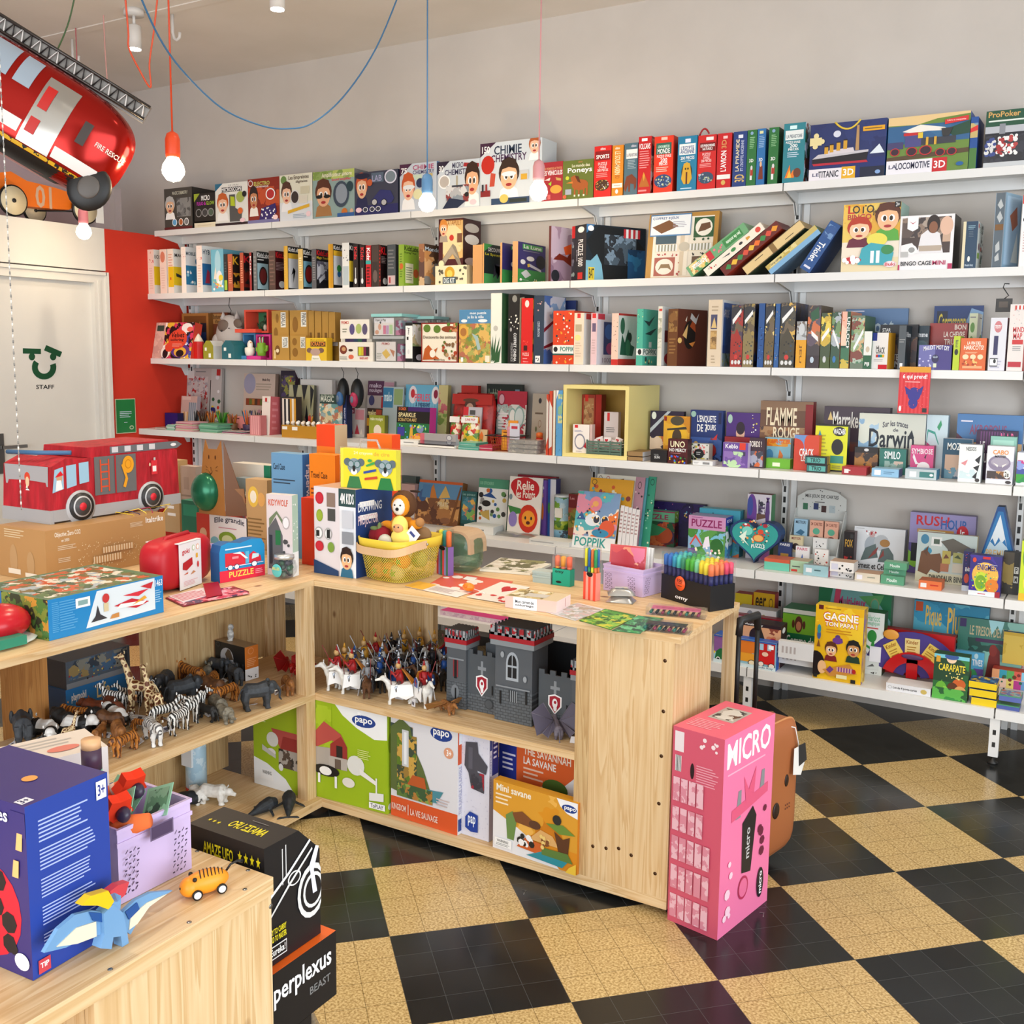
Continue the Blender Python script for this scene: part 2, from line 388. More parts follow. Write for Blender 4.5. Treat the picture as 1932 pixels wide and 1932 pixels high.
def arc(cx,cy,r0,r1,a0,a1,n=16):return[dp(cx+r1*math.cos(a0+(a1-a0)*i/n),cy+r1*math.sin(a0+(a1-a0)*i/n))for i in range(n+1)]+[dp(cx+r0*math.cos(a1-(a1-a0)*i/n),cy+r0*math.sin(a1-(a1-a0)*i/n))for i in range(n+1)]
pts=arc(83,693,12,23,math.radians(-20),math.radians(215),16)
for i in range(16):flat([pts[i],pts[i+1],pts[32-i],pts[33-i]],G,-1.0192)
vs,fs=txt('STAFF');b.add([(-1.0188,q.y,q.z)for q in(dp(68+34*x,734-8*y)for x,y in vs)],fs,'222')
b.build('door_sign',dr)
b=MB();q0=dp(0,818);q1=dp(9,893);b.box(-1.0198,-1.012,q0.y-.03,q1.y,q1.z,q0.z,M('777777',.35,.9)).box(-1.012,-.975,q1.y-.03,q1.y-.012,1.035,1.053,M('999999',.3,.9)).box(-.985,-.97,q1.y-.03,q1.y+.115,1.035,1.053,M('999999',.3,.9))
b.build('door_handle',dr)
q0,q1=AX(216,753,-1.0),AX(256,816,-1.0)
b=MB();b.box(-.9995,-.994,q0.y,q1.y,q1.z,q0.z,'c8c4a8');b.decals(((-.994,q0.y,q1.z),(0,q1.y-q0.y,0),(0,0,q0.z-q1.z),(1,0,0)),'r 3 2 97 98 1f7a3f; l 20 45 80 65 cde 4; l 40 30 60 34 cde 1; e 66 10 88 22 bca; e 70 13 84 19 1f7a3f')
tag(b.build('notice_frame'),'small green framed notice on the red wall beside the staff door','notice')
# ================= wall shelving =================
SY={1:.268,2:.335,3:.329,4:.4387,5:.4381,6:.4964}
SZ={1:2.336,2:1.9426,3:1.5414,4:1.101,5:.6553,6:.2267}
LT={1:.034,2:.034,3:.034,4:.036,5:.038,6:.04}
RN={1:'topmost',2:'second from top',3:'third from top',4:'fourth from top',5:'fifth from top',6:'lowest'}
BN=['in the leftmost bay by the red wall','in the second bay from the left','in the middle-left bay','in the middle-right bay','in the second bay from the right','in the rightmost bay cut by the photo edge']
WH=M('e4e4e3',.35);
for s in range(1,7):
 for k in range(6):
  if s in(5,6)and k==0:pass
  x0,x1=k-.997,k-.003;y=SY[s];z=SZ[s];t=LT[s]
  r=empty('wall_shelf',(x0,0,z),'white metal shelf, %s, %s'%(RN[s],BN[k]),'shelf','white metal wall shelves')
  b=MB();b.box(0,x1-x0,-y,-.02,-.012,0,WH).box(0,x1-x0,-y,-y+.012,-t,-.012,WH).box(0,x1-x0,-.05,-.03,-.06 if s<3 else-.03,-.012,WH)
  b.build('shelf_board',r)
  for bx in((0,x1-x0-.004)if k in(0,5)else(0,x1-x0-.004)):
   b=MB();b.prism([(bx,-y+.02,-.0125),(bx,-.03,-.0125),(bx,-.03,-.11),(bx,-.055,-.11),(bx,-.085,-.06),(bx,-y+.02,-.03)],(.004,0,0),WH);b.build('shelf_bracket',r)
  if s==6 and k>1:
   b=MB();b.box(-.018,.018,-.487,-.462,.03-z,-.0405,WH).box(-.006,.006,-.4876,-.487,.07-z,.09-z,'222').box(-.006,.006,-.4876,-.487,.12-z,.14-z,'222').lathe([(.018,-z),(.02,.006-z),(.008,.012-z),(.008,.03-z)],'222',(0,-.475,0),12)
   b.build('foot',r)
for k in range(7):
 x=k-1.0+(.04 if k==0 else 0)
 b=MB();b.box(x-.012,x+.012,-.03,-.002,0,2.36,WH)
 for i in range(46):
  z=.06+i*.05;b.box(x-.006,x+.006,-.0306,-.0300,z,z+.028,'222')
 b.box(x-.006+.03,x+.05,-.012,-.002,0,2.33,WH)
 tag(b.build('shelf_upright'),'slotted white metal upright carrying the wall shelves, '+['at the red wall','between the first and second bays','behind the hanging blue bulb','beside the yellow cube box','right of the leaning game boxes','at the right photo edge','outside the right photo edge'][k],'upright','slotted shelf uprights')
# ================= wall shelf 1 (topmost) =================
Z2=(4.83,280,240);Z3=(4.83,660,240);Z4=(4.83,1040,200);Z5=(3.632,1400,180)
K1=(4.83,260,540);K2=(4.83,640,540);K3=(4.83,1020,540);K4=(3.632,1400,540);K5=(3.632,1400,900)
g1='boxes standing on the topmost wall shelf'
row(SZ[1],-.262,g1,Z2,'''
kt~152,405,552~4a4640,2e2b28,55504a~n 45 30 95 75 777,8a8a88,555 14;t 30 84 85 92 ccb MAGIC CHEMISTRY;k 0 25 42 80 bbb,e8b890,fff;c 28 8 46 26 fff 6ad;c 52 8 68 26 fff b63;c 72 8 88 26 fff 888;r 0 0 100 6 622~grey kit box with a dark window and an old scientist, first on the topmost shelf
ct~420,613,868~e8dfc4,cfc6aa,e8dfc4~l 15 30 85 60 cb9 2~flat cream carton under the small black glow kit box
kt~420,613,600,0,0.14,0,.037~26231f,1c1a18~p 9a3 0,70 0,100 28,100;t 35 74 75 92 fff MICRO;t 14 57 56 70 c3b FLUO &;t 58 57 96 70 ac4 GLOW;c 8 15 36 45 999 2a2a26;c 38 15 66 45 999 444;c 66 15 94 45 999 565~small black kit box with green corner standing on a flat cream carton
kt~615,912,505~e9e9e4,cfd2cf,dde~p 2f6f8f 0,82 0,100 24,100;t 42 92 72 96 aaa LE VRAI;r 20 79 82 90 333;t 21 80 81 89 fff MICROSCOPE;k 2 12 44 76 c8622c,f0c0a0,f4f4f4;p 555 45,8 80,8 82,30 62,40 62,72 44,72;p b6c82a 48,46 62,44 60,66 48,68;e 66 52 90 78 a5b45a;e 84 64 97 78 222;e 70 25 85 40 e06a2a;r 0 0 100 6 2a1a22;e 76 5 92 15 f4d0d8~white kit box picturing a girl and a black and lime microscope
kt~912,1198,462~8c2b1d,6e1f18,333~n 0 36 100 80 b4401c,c4512a,8c2b1d 6;t 20 84 70 93 c9d36a ELECTRO;t 24 79 66 83 fff ELECTRONIQUE;k 2 16 36 82 2e2220,c98a60,f4eee8;c 58 50 88 76 fff b33;p 33246b 36,6 70,2 92,22 88,42 44,32;x 40 8 86 34 fff 20 4;c 3 83 18 97 fff 8c2b1d;r 0 0 100 7 7a78a8;e 80 5 96 16 fdd~dark red kit box with a boy and a violet circuit board
kt~1200,1497,425~e4e2cf,bdbcae,c9c8b8~r 0 0 100 40 dfe3e8;e 4 80 22 98 6e8f4e;t 28 86 90 97 5a4a3a Les Empreintes;t 50 79 86 86 5a4a3a digitales;k 2 20 42 84 54352a,f0c0a0,f2f2f4;c 34 34 62 66 ddd 3a3030;p e0b030 26,22 92,34 92,27 26,15;r 66 56 92 72 cfcab0;r 60 36 86 52 ded8c8;l 42 4 90 14 9ab 3;e 82 6 96 18 f5d5da~cream kit box about fingerprints with a boy holding a magnifier
kt~1502,1880,392~90a8a4,777,5a7a50~n 0 82 100 100 8fa85e,b9c86a,7f9a4a 9;t 22 84 94 96 efe8d4 Amplificateur sonore;t 46 76 92 83 d44 Sound amplifier;k 2 4 50 82 5a3220,e8b088,a87848;e 8 42 24 50 181818;e 27 42 43 50 181818;e 50 20 88 76 3c4a5a;e 56 28 84 70 8f9aa6;e 82 52 98 74 27424a;e 70 2 84 18 c8702a;e 90 4 98 16 d8b090;r 60 0 100 8 2f5f9f~grey green kit box with a boy in sunglasses and a listening dish
''')
row(SZ[1],-.262,g1,Z3,'''
kt~46,440,398~3e4152,2c2f40~r 0 0 100 22 2b2d62;k 0 18 34 98 c0522a,eab890,262a50;e 2 84 36 98 20233a;r 40 74 68 96 5a6a7c;c 70 68 98 100 dde 7b8a94;p 30346e 38,30 60,56 84,52 92,34 86,24 44,24;c 40 20 54 36 181818 bbb;c 62 18 76 34 181818 bbb;t 42 76 64 90 aac LAB;c 20 6 32 18 fff 3e4152;c 36 6 48 18 fff 3e4152;c 50 6 62 18 fff 3e4152;e 4 6 18 18 f5d0d8;e 31 66 43 82 c65d33~dark grey kit box with a police girl and a blue toy car
kt~455,792,325~c4ccd6,3b7ab0,7ea6c8~p 4b2340 0,74 0,100 34,100;t 4 80 20 92 fff 75;t 36 86 92 96 b04a70 CHIMIE;t 36 77 94 85 4a4470 CHEMISTRY;n 34 50 60 76 b8d0b0,c8d8c0,b9c9d8 5;k 2 4 46 80 c4562a,f0c0a0,f4f4f4;e 10 46 42 56 e6e8ea;e 46 48 66 68 2b3458;e 38 24 62 46 e4e0b0;e 66 30 92 62 efeadc;r 70 70 90 76 c8b06a~pale blue chemistry kit box numbered 75 with a red haired girl
kt~795,1183,300~cfd8e0,9fb4c8~p 2d2438 0,72 0,100 30,100;t 4 78 16 92 fff 30;t 36 84 62 96 39395c MICRO;t 18 70 82 82 39395c CHEMISTRY;p a8262a 64,94 98,90 98,82 62,86;k 62 2 104 92 3a2418,eab48a,f4f4f4;c 4 42 32 72 fff c0b8b0;n 22 12 76 48 8c98a4,b4b8bc,d8dadc,8e3c3c 10;r 46 46 50 68 b0a890;r 36 44 62 48 3a3f48;p 26304a 14,0 50,0 70,14 30,22;e 78 4 94 16 f4d0d8;e 66 22 76 32 222~white chemistry kit box numbered 30 behind the hanging blue bulb
kt~1185,1745,122~d4dce2,c8d0d4,c4ccd0~p 43223c 0,78 0,100 26,100;t 3 84 16 95 fff 150;t 23 80 68 94 2b3a52 CHIMIE;t 18 68 76 80 4a2a50 CHEMISTRY;e 2 50 24 80 c22a1c;p c9503a 16,30 24,30 26,50 18,52;k 28 6 68 72 38261c,efba92,f6f6f6;e 36 44 60 52 e8f0f4;k 78 66 100 104 b05a2c,f0c0a0,f4f4f4;r 66 36 80 52 c8ccd0;r 68 37 78 46 d8a838;r 2 14 18 24 8a2a2a;r 4 22 7 34 30303a;r 10 22 13 34 9a3030;r 20 0 82 10 2f4868;e 34 2 48 16 e2c464;r 50 2 78 8 2a3430;e 84 2 98 16 e4e4dc~tallest white and blue chemistry kit box numbered 150 with a red balloon
bk~1750,1938,315~a62a32,7c2028~t 4 80 96 86 d8a070 MES PREMIERES ACTIVITES;t 2 66 98 78 fff LES VEHICULES;p e8e0d8 12,54 40,60 36,52;p 9ad23a 30,44 46,50 44,38;p c9a45a 66,60 92,56 92,50 70,52;e 40 18 96 40 e4a040;r 8 4 22 16 bcd;r 28 4 42 16 d66~red activity book about vehicles half behind the hanging pink bulb
''',.15)
row(SZ[1],-.262,g1,Z4,'''
bk~102,380,490~66742e,556226~t 50 93 64 97 c87850 editions;t 30 82 88 90 e8e8d0 Le monde des;t 16 64 96 81 fff Poneys;e 30 22 84 50 a85a26;p a85a26 32,40 26,56 40,62 50,50 56,36;p 5e3016 40,60 52,58 60,40 50,44;r 38 8 43 28 a85a26;r 52 8 57 28 a85a26;r 68 8 73 28 a85a26;r 78 8 83 30 a85a26;r 38 6 43 11 f0e8d8;r 52 6 57 11 f0e8d8;r 68 6 73 11 f0e8d8;e 10 50 22 60 c8d03a;p d88030 12,42 34,46 34,40;r 10 12 30 26 a8b0c0;e 2 2 14 12 d86040~olive green activity book about ponies with a brown pony
bk~385,540,362~d8231e,b01c18~r 6 72 94 90 8c1418;t 36 92 66 97 fff editions;t 12 75 88 83 fff SPORTS;t 24 62 76 68 fdd PUZZLE;t 28 56 72 61 fdd OVALE;t 20 50 84 55 fdd 200 PIECES;l 14 38 88 48 f99 3;e 8 12 92 34 4a3020;x 14 14 86 32 d8a84a,a8c86a,c86a3a,fff 30 6~narrow red sports puzzle book with an oval picture
bk~548,650,356~e08a1e,c47212~t 26 92 66 97 ffe editions;w 24 42 74 88 ffe8c0 LE SOUS-MARIN;w 30 34 70 41 b76a2a 3D;r 4 16 96 25 f4f0e4;l 20 18 80 23 cba 1;e 34 4 60 13 dfeaf0~orange book spine about the submarine beside the sports puzzle
bk~658,780,336~4f6f7e,3c5866~t 50 92 88 97 dde editions;r 14 70 98 88 eef0ee;t 18 74 96 80 556 LA PREHISTOIRE;l 26 50 90 68 a9bcc4 6;p 7a3a22 0,14 20,36 60,40 96,30 94,14 80,8 76,20 50,22 48,6 36,6 34,20 14,6~blue grey prehistory book with a brown mammoth
bk~785,902,276~c8181c,9c1418,b01c18,a00~r 24 92 68 97 fff;t 4 78 92 88 fff VOLCANS;l 10 44 90 76 f8a0a0 8;p b86a24 8,12 46,38 94,12;p e2a23a 38,32 46,38 56,32 48,22;r 6 4 70 7 f99#n 0 4 100 96 8a2020,c8a080,445,d8d8d8 8~red volcano book standing upright with a side full of pictures
bk~928,1102,272~e8391c,c02c16~r 36 93 68 98 fcb;r 10 68 90 88 2f6a58;t 20 79 80 84 dfe LES MONUMENTS DU;t 18 69 82 78 fff MONDE;t 16 62 90 67 fff PUZZLE OVALE;t 34 54 70 61 fff 200;t 28 48 72 54 fff PIECES;l 12 36 84 46 fcb 3;e 4 8 96 32 2a4a7a;x 12 12 88 28 c8d8a8,8aa8c8,c8b070 24 8~tall orange red world monuments puzzle book with a blue oval
bk~1142,1318,272~1f7fa8,176080~r 38 88 66 95 eef;r 8 66 92 86 f0f4f4;t 16 75 84 82 1f4f8f L'EGYPTE;t 14 68 86 75 1f4f8f ANCIENNE;t 16 57 88 63 fff 200 PIECES;l 20 53 80 56 bde 1;e 22 18 78 50 35302a;e 34 32 66 52 e4b53c;p d8a82e 22,22 34,50 66,50 78,22 64,12 36,12;r 46 12 54 34 5a1f1a;e 40 38 48 42 222;e 53 38 61 42 222;r 20 3 78 5 bde~blue ancient Egypt puzzle book with a golden mask
bk~1325,1492,262~cf2424,a81c1c~r 44 90 84 96 fee;r 10 70 96 86 7c1014;t 14 78 92 83 fff LES PHENOMENES;t 26 72 80 77 fff NATURELS;t 26 62 70 67 fdd PUZZLE;t 30 56 66 61 fdd OVALE;t 20 50 76 55 fdd 200 PIECES;l 12 40 88 48 faa 3;e 6 10 90 32 39516a;x 12 13 84 28 c8ccd8,7890a8,a8b890 20 8~red natural phenomena puzzle book with a rope handle on top
bk~1500,1632,246~c81a20,a0141a~r 40 90 70 95 fcc;v 26 30 66 68 fff L'AVION;v 30 72 64 88 d8a060 3D;r 4 16 96 24 f4f0ee;e 34 5 64 14 d8b060~plain red book spine about the aeroplane with white letters
bk~1645,1770,230~243f80,1a2f60~r 36 88 70 94 e8ecf8;v 20 28 46 86 e4d8b0 LA PYRAMIDE;v 56 28 78 84 c4cce8 ET L'EGYPTE ANCIENNE;v 18 8 88 22 d8b870 3D~navy book spine about the pyramid with gold lettering
bk~1772,1858,216~2a7038,1e5428~e 30 91 62 97 8ac;l 26 66 80 88 9c9 7;t 26 42 72 48 fff 3D;r 40 10 62 30 e8e8e8;r 42 18 70 30 b03a2a;e 44 28 66 36 d8d8dc~left of the two green knight book spines
bk~1862,1938,204~2a6fae,20588c~r 26 91 70 96 dda;l 20 66 90 88 9bd 7;t 26 42 72 48 fff 3D;p 7a3020 26,10 40,34 74,34 84,10;e 40 32 66 42 e8b890~blue book spine with a musketeer between two green ones
''',.2)
row(SZ[1],-.262,g1,Z5,'''
bk~171,240,218~2a7038,1e5428~e 30 91 62 97 8ac;l 26 66 80 88 9c9 7;t 26 42 72 48 fff 3D;r 36 8 60 30 e8e8e8;r 38 18 70 30 b03a2a;e 42 28 66 36 d8d8dc#n 0 0 100 100 1e5428,16401e 6~right of the two green knight book spines
bk~272,420,188~2c8290,236a78~r 28 90 60 96 dff;r 8 72 92 88 e8eeee;t 14 75 86 81 567 LA PREHISTOIRE;t 12 66 78 70 fff PUZZLE OVALE;t 30 59 66 65 fff 200;t 24 54 72 58 fff PIECES;l 20 42 74 52 cde 3;p e87a20 12,8 34,30 40,14 52,22 56,8;p f4c040 22,8 34,22 44,8;e 52 8 86 24 6a3a26#n 0 0 100 100 2c6a50,7a3a2a,3a4a3a,cde 9~teal prehistory puzzle book with a campfire
gb~455,975,178~1c2c6c,1a5f9f~n 0 34 100 100 182560,20306e,1a2a66 4;r 68 0 100 18 141c38;r 0 0 44 20 ece8f0;r 44 0 62 21 e8b020;t 5 7 14 13 557 LE;t 13 4 40 16 223 TITANIC;t 46 5 60 17 fff 3D;e 31 74 41 86 d8dcec;p b82438 6,26 78,26 76,30 4,30;p 1c1620 4,30 76,30 78,44 4,38;p c8c4cc 4,38 78,44 78,48 12,46;p d8d0d8 22,44 60,46 58,54 26,52;r 20 46 25 58 d4a030;r 27 48 32 61 d4a030;r 36 50 41 64 d4a030;r 45 52 50 67 d4a030;r 20 58 25 60 211;r 27 61 32 63 211;r 36 64 41 66 211;r 45 67 50 69 211;p b89060 61,48 66,48 65,92 62,92;p dfeaf4 80,40 92,56 99,40;r 70 80 98 88 e8a820;l 72 82 96 86 653 1;r 0 62 16 76 e8d8a0;e 4 56 11 64 e8d8a0;e 5 74 12 84 e8d8a0;e 14 64 20 73 e8d8a0;e 88 4 95 11 8ad~wide navy book box picturing an ocean liner with a yellow rope handle
gb~985,1545,130~6a8a3a,1f4f9f~n 0 52 100 84 2f6a98,3f7aa4,2a5f90 3;p e8c890 36,84 60,92 100,96 100,100 0,100 0,86;p f0ece4 18,74 40,84 70,76 76,70 50,72 30,70;p 244a38 70,72 100,84 100,62 80,60;p 57452c 0,30 100,38 100,30 0,22;r 0 0 58 24 eeecf4;r 57 0 75 24 c82028;t 3 10 13 17 446 LA;t 12 8 54 20 224 LOCOMOTIVE;t 59 6 73 19 fff 3D;r 42 48 84 60 3a3c46;r 22 46 42 66 4b4a86;r 20 66 40 71 c8282c;r 0 44 20 56 44406e;c 4 32 16 46 c22a30 3a2030;c 24 30 38 46 c22a30 3a2030;c 40 30 56 47 c22a30 3a2030;c 60 26 72 40 c22a30 3a2030;c 74 26 86 40 c22a30 3a2030;p 333 68,60 76,60 80,74 66,74;r 48 47 51 61 d8a83a;r 58 47 61 61 d8a83a;r 38 60 44 70 e2c23a;p d83030 70,88 98,92 98,84 70,80;t 73 84 95 88 fcc Livre et maquette;e 86 7 95 14 1f5f9f~wide green and blue book box picturing a steam locomotive
gb~1548,1600,145,0~20509a,1f4f9f~n 0 60 100 88 7a9ab0,c8b070 5;p d83030 0,78 100,84 100,74 0,70;r 0 0 100 40 4a7a3a~sliver of a second blue book box behind the locomotive box
bx~1650,2060,90~20202a,151515~r 0 72 100 100 1c5038;t 4 88 58 98 d8a860 ProPoker;l 5 78 96 85 dfe8e0 1;r 0 60 100 72 b8bcc4;r 24 58 34 76 8a8e96;n 0 8 100 56 1a1a22,30303c,22222c 12;x 3 20 18 50 3a4a8a,ddd 24 7;x 22 18 38 54 a83030,eee 30 7;x 40 20 54 54 b84040,eee 30 7;r 0 0 100 8 c8ccd0~black and green poker case box with chip stacks at the right photo edge
''',.17)
flush()
def handle(px0,py0,px1,py1,ymid,y,col,parent_label):
 o=next(q for q in COL.objects if q.get('label')==parent_label)
 a,c2=AY(px0,py0,y),AY(px1,py1,y);m=AY((px0+px1)/2,ymid,y);inv=o.matrix_world.inverted()if False else None
 R=Matrix.Translation(o.location)@Matrix.Rotation(o.rotation_euler.z,4,'Z');R=R.inverted()
 pts=[R@(a*(1-t)**2+(m*2-(a+c2)/2)*2*t*(1-t)+c2*t*t)for t in(i/10 for i in range(11))]
 MB().tube(pts,.004,col,8).build('rope_handle',o)
handle(1320,256,1338,252,243,-.2,'b02028','red natural phenomena puzzle book with a rope handle on top')
handle(1576,231,1624,225,243,-.265,'e8c84a','wide navy book box picturing an ocean liner with a yellow rope handle')
# ================= wall shelf 2 =================
g2='boxes standing on the second wall shelf'
KD=(3.715,0,380)
row(SZ[2],-.325,g2,KD,'''
kt~981,1010,340~f4ddd0,e8e8e4,fff~x 20 70 90 96 c44,e8a88a 8 14;l 20 10 80 60 e8c8b8 9#r 0 20 60 62 e8c81c;t 4 80 50 88 444 E~first narrow cream box at the left end of the second shelf
kt~1042,1085,337~f4ddd0,e8e8e4,fff~x 20 70 90 96 c44,e8a88a 8 14;l 20 10 80 60 e8c8b8 9#r 0 20 60 62 e8c81c;t 4 80 34 88 444 ECO~cream box with a yellow band, second on the second shelf
kt~1126,1172,335~f4ddd0,f4e8e0,fff~e 10 70 80 95 d8846a;l 20 10 80 60 e8c8b8 9~narrow cream box with an orange animal head, third on the shelf
kt~1180,1222,332~f2e4d8,e8e8e6,fff~l 16 60 86 90 e0a890 5;r 10 14 100 60 e8c020;r 40 30 60 36 c43#r 0 18 60 60 e8c81c;t 6 82 44 90 333 MAG;p 2a3038 10,46 40,40 44,34 12,38~cream magnet kit box with yellow front and dark figures
kt~1276,1308,318~f8eae2,e4e6e8,fff~x 20 70 90 96 c66,e8b8a8 5 14#r 0 18 60 60 2a7aa8;t 2 82 46 90 456 MOBILE;x 6 22 40 50 9cd,fff 9 9;e 44 64 54 76 2a7aa8~cream mobile kit box with a blue panel
''',.17)
row(SZ[2],-.325,g2,Z2,'''
kt~445,497,1078~f8e4dc,e8eaec,fff~x 20 70 90 96 c33,e8b8a8 6 14;l 20 10 80 60 e8c8b8 9#r 0 16 66 62 2f6ea8;t 4 82 36 92 456 HYB;p b0304a 12,20 24,50 34,44 34,20~cream box with a blue panel and red animal
kt~577,690,1112~6fb4cc,5a98b0~e 30 40 78 98 a4d0e0;p e8e0d0 20,30 34,60 50,30;e 40 10 90 50 e8e8ee;x 10 6 90 30 e8706a,f0c84a,fff,78c0a0 18 14;e 60 26 96 40 e8d23a~light blue sea creatures kit box
kt~692,724,1155~23252a,1c1c1e~r 10 4 90 30 a8c83a;l 20 50 80 80 555 4~thin black box with lime foot
kt~728,772,1155~b85a3a,2a1c18~l 20 20 80 80 e0a080 10#t 2 72 30 94 e8b030 K;n 2 10 40 50 d8a030,c83a20,2a1c18 9~rust red kit box with a yellow K on its black side
kt~838,872,1142~b04628,241616~l 20 20 80 80 e0a080 10#t 2 74 34 92 c8202a K;n 2 10 34 60 282020,782018 7~rust red kit box with a red K on its black side
kt~925,944,1140~a02028,181414~w 20 40 80 90 eee Kidz~thin dark red box between two kit boxes
kt~960,992,1128~6a6c70,14181a~l 10 10 90 90 888 8#t 3 84 58 97 fff KidzLabs;l 4 76 40 82 eee 1;r 2 4 54 70 a8ccd8;c 10 14 50 62 222 7a2a28~black kit box with a white title and a pale blue round picture
kt~1102,1160,1124~4a302c,3a1014~l 10 10 90 90 6a4a44 8#t 3 82 60 97 e02028 KidzLabs;l 4 50 46 72 a88 6;e 16 6 46 24 e0e0e0~dark maroon kit box with a red title
kt~1238,1275,1082~c8962a,181818~l 20 20 80 80 e8c060 10;r 30 0 100 100 d8a832#t 3 88 60 97 fff KidzLabs;r 2 72 50 84 e8b83a;r 2 4 50 72 dcdee4;p 333 16,34 26,52 24,16 30,50 36,44~yellow spined kit box with a white picture of a black tool
kt~1368,1412,1108~d8b870,141618~l 20 20 80 80 f4e4b0 10#t 3 86 60 97 fff KidzLabs;l 4 78 30 84 eee 1;r 2 6 50 70 7ab0c8;c 8 14 50 62 222 8a2020~kit box with a shiny gold spine and a round black picture
kt~1490,1532,1108~58585e,1c1c22~l 20 20 80 80 888 10#t 3 84 70 97 e01c24 KidzLabs;t 3 74 60 82 e8d040 Magic Torch;n 4 24 70 70 667,99a,3a3a4a,c8ccd8 6;p c8ccd8 12,24 40,40 44,30 16,14~grey spined kit box with red and yellow title and a torch
kt~1642,1686,1064~d8a020,161616~r 40 0 100 100 c8901a#t 3 88 60 97 fff KidzLabs;r 2 74 46 86 e8b830;r 2 8 46 74 d8dce4;e 20 26 38 40 2f6fa8;e 18 38 40 54 3a9a4a~yellow spined kit box with a green plant picture
kt~1768,1832,1052~e8e8e4,18181a~x 20 60 90 92 334 8 12;r 10 6 90 48 b8c4c8#r 0 14 34 60 e8c83a;t 2 84 30 94 fff Kid~white spined kit box with dark butterfly icons
''',.17)
row(SZ[2],-.325,g2,Z3,'''
kt~32,76,1066~2a2220,1c1414~w 20 64 84 94 e03038 Kidz;e 26 8 74 22 eee;r 42 20 58 46 ddd~left of two thin black torch kit boxes with red lettering
kt~92,136,1072~2a2220,1c1414~w 20 64 84 94 e03038 Kidz;e 26 8 74 22 eee;r 42 20 58 46 ddd~right of two thin black torch kit boxes with red lettering
kt~146,194,1076~c42028,8a1014~w 20 64 84 94 fff Kidz;r 0 55 100 64 3aa8a0;l 20 6 80 50 411 6~thin bright red kit box with a teal band
kt~198,266,1070~4a3c36,181012~r 10 0 90 60 3a302c;e 20 10 80 40 6a5a54#w 4 70 14 95 c83028 Kidz~thin brown kit box with a faded front
kt~268,282,1072~58241c,1a0c0e~l 10 10 90 90 c83028 9#t 2 78 30 96 e02028 KL;l 4 56 30 74 988 5;e 10 6 34 22 ccc~near black kit box with a big red K on its side
kt~342,418,1068~4a5054,2a2c2e~r 6 4 94 26 c8b0b0;r 20 8 40 22 b04040;l 10 40 90 90 777 6~slate grey kit box beside the lime green one
kt~445,492,1068~8aa83a,8fb63a~l 20 20 80 80 5a7a20 10;e 20 40 90 55 c8642a#t 4 86 76 98 1c2c12 KidzLabs;t 4 78 66 84 2c4018 Roaring T-Rex;r 8 8 50 56 e8e8c8;e 50 22 78 44 c8602a;l 12 14 46 48 897 6~lime green kit box with a black title and an orange globe
kt~628,680,1062~9a6a4a,4a3a30~n 0 0 100 88 8a5a3a,c8a880,5a4038 7#n 0 4 100 84 c8905a,5a4030,888,dcb080 6;t 4 84 80 94 cde Monde~brown box in clear wrap left of the sandy card box
ct~778,1066,1258~e8dcb8,dccfa8~e 30 26 62 94 c89a2a;e 37 36 55 76 efc85a;r 40 10 52 40 31506a;r 24 4 66 40 3f5560;t 28 8 62 34 dfe8e8 DIG KIT;x 4 10 26 90 5a5648 7 14;x 68 10 98 90 5a5648 8 14~cream excavation kit carton with a golden mask, under the catapult kit box
kt~808,1030,832,0,0.17,0,.083~4a1c1e,3a1418~n 18 20 100 96 e8c88a,d8b070,e8d4a0 4;p 4a1c1e 0,0 100,0 100,22 0,12;t 28 86 94 97 a87038 CATAPULT;k 0 54 42 98 d88a3a,efba92,a89a8a;p 8a8070 12,16 60,50 72,44 96,8 84,6 56,34 24,6;p a89c88 20,20 56,46 84,20 60,30 30,14;e 46 56 64 68 c8382a;r 78 52 98 70 7a5038;e 2 4 24 18 e8e0b8#e 10 74 90 92 c8c0b8;e 10 50 90 70 e8e4e0;e 10 8 90 24 d8c8c8~tall catapult kit box stacked on the cream excavation carton
ct~1118,1206,1070~c79560,b58350,d8a870~~plain kraft book box beside the solar system kit
bk~1208,1222,1056,0,0.28~c79560,1c2a2c~#p 3f9a4a 0,80 0,100 30,100;t 14 82 60 92 eee DECOUVRE;t 4 70 66 78 e8e03a Le Systeme;r 0 0 100 26 4fa860;p 445 30,16 36,50 44,16 48,16 40,54 60,50 62,46~kraft edged kit box about the solar system
bk~1368,1386,1050,0,0.28~c79560,3a3578~#r 30 86 100 96 4fa85a;t 34 88 90 95 fff La Lune;e 30 42 56 58 fff;r 0 0 100 34 3f9a50;p ddd 34,20 60,34 66,26 40,14~half hidden purple and green moon kit box
bk~1480,1530,1038,0,0.28~c79560,3a3578,d8a870~#r 0 0 100 34 3f9a50;r 16 84 88 96 4fa85a;t 20 86 84 95 fff La Lune;l 18 78 86 82 99a 1;e 30 56 58 68 f4f4f4;e 8 46 26 58 f4f4f4;e 64 40 99 74 1a1a26;p e8c840 32,48 40,50 42,42 34,40;p d8d8e8 40,50 82,38 84,32 42,42;p e0e4e8 10,24 28,34 46,22 26,12;e 5 5 14 11 fff;l 16 7 44 9 dfd 1;x 52 6 96 14 e8d840,eee 12 4~purple and green moon kit box with its cover fully seen
''',.17)
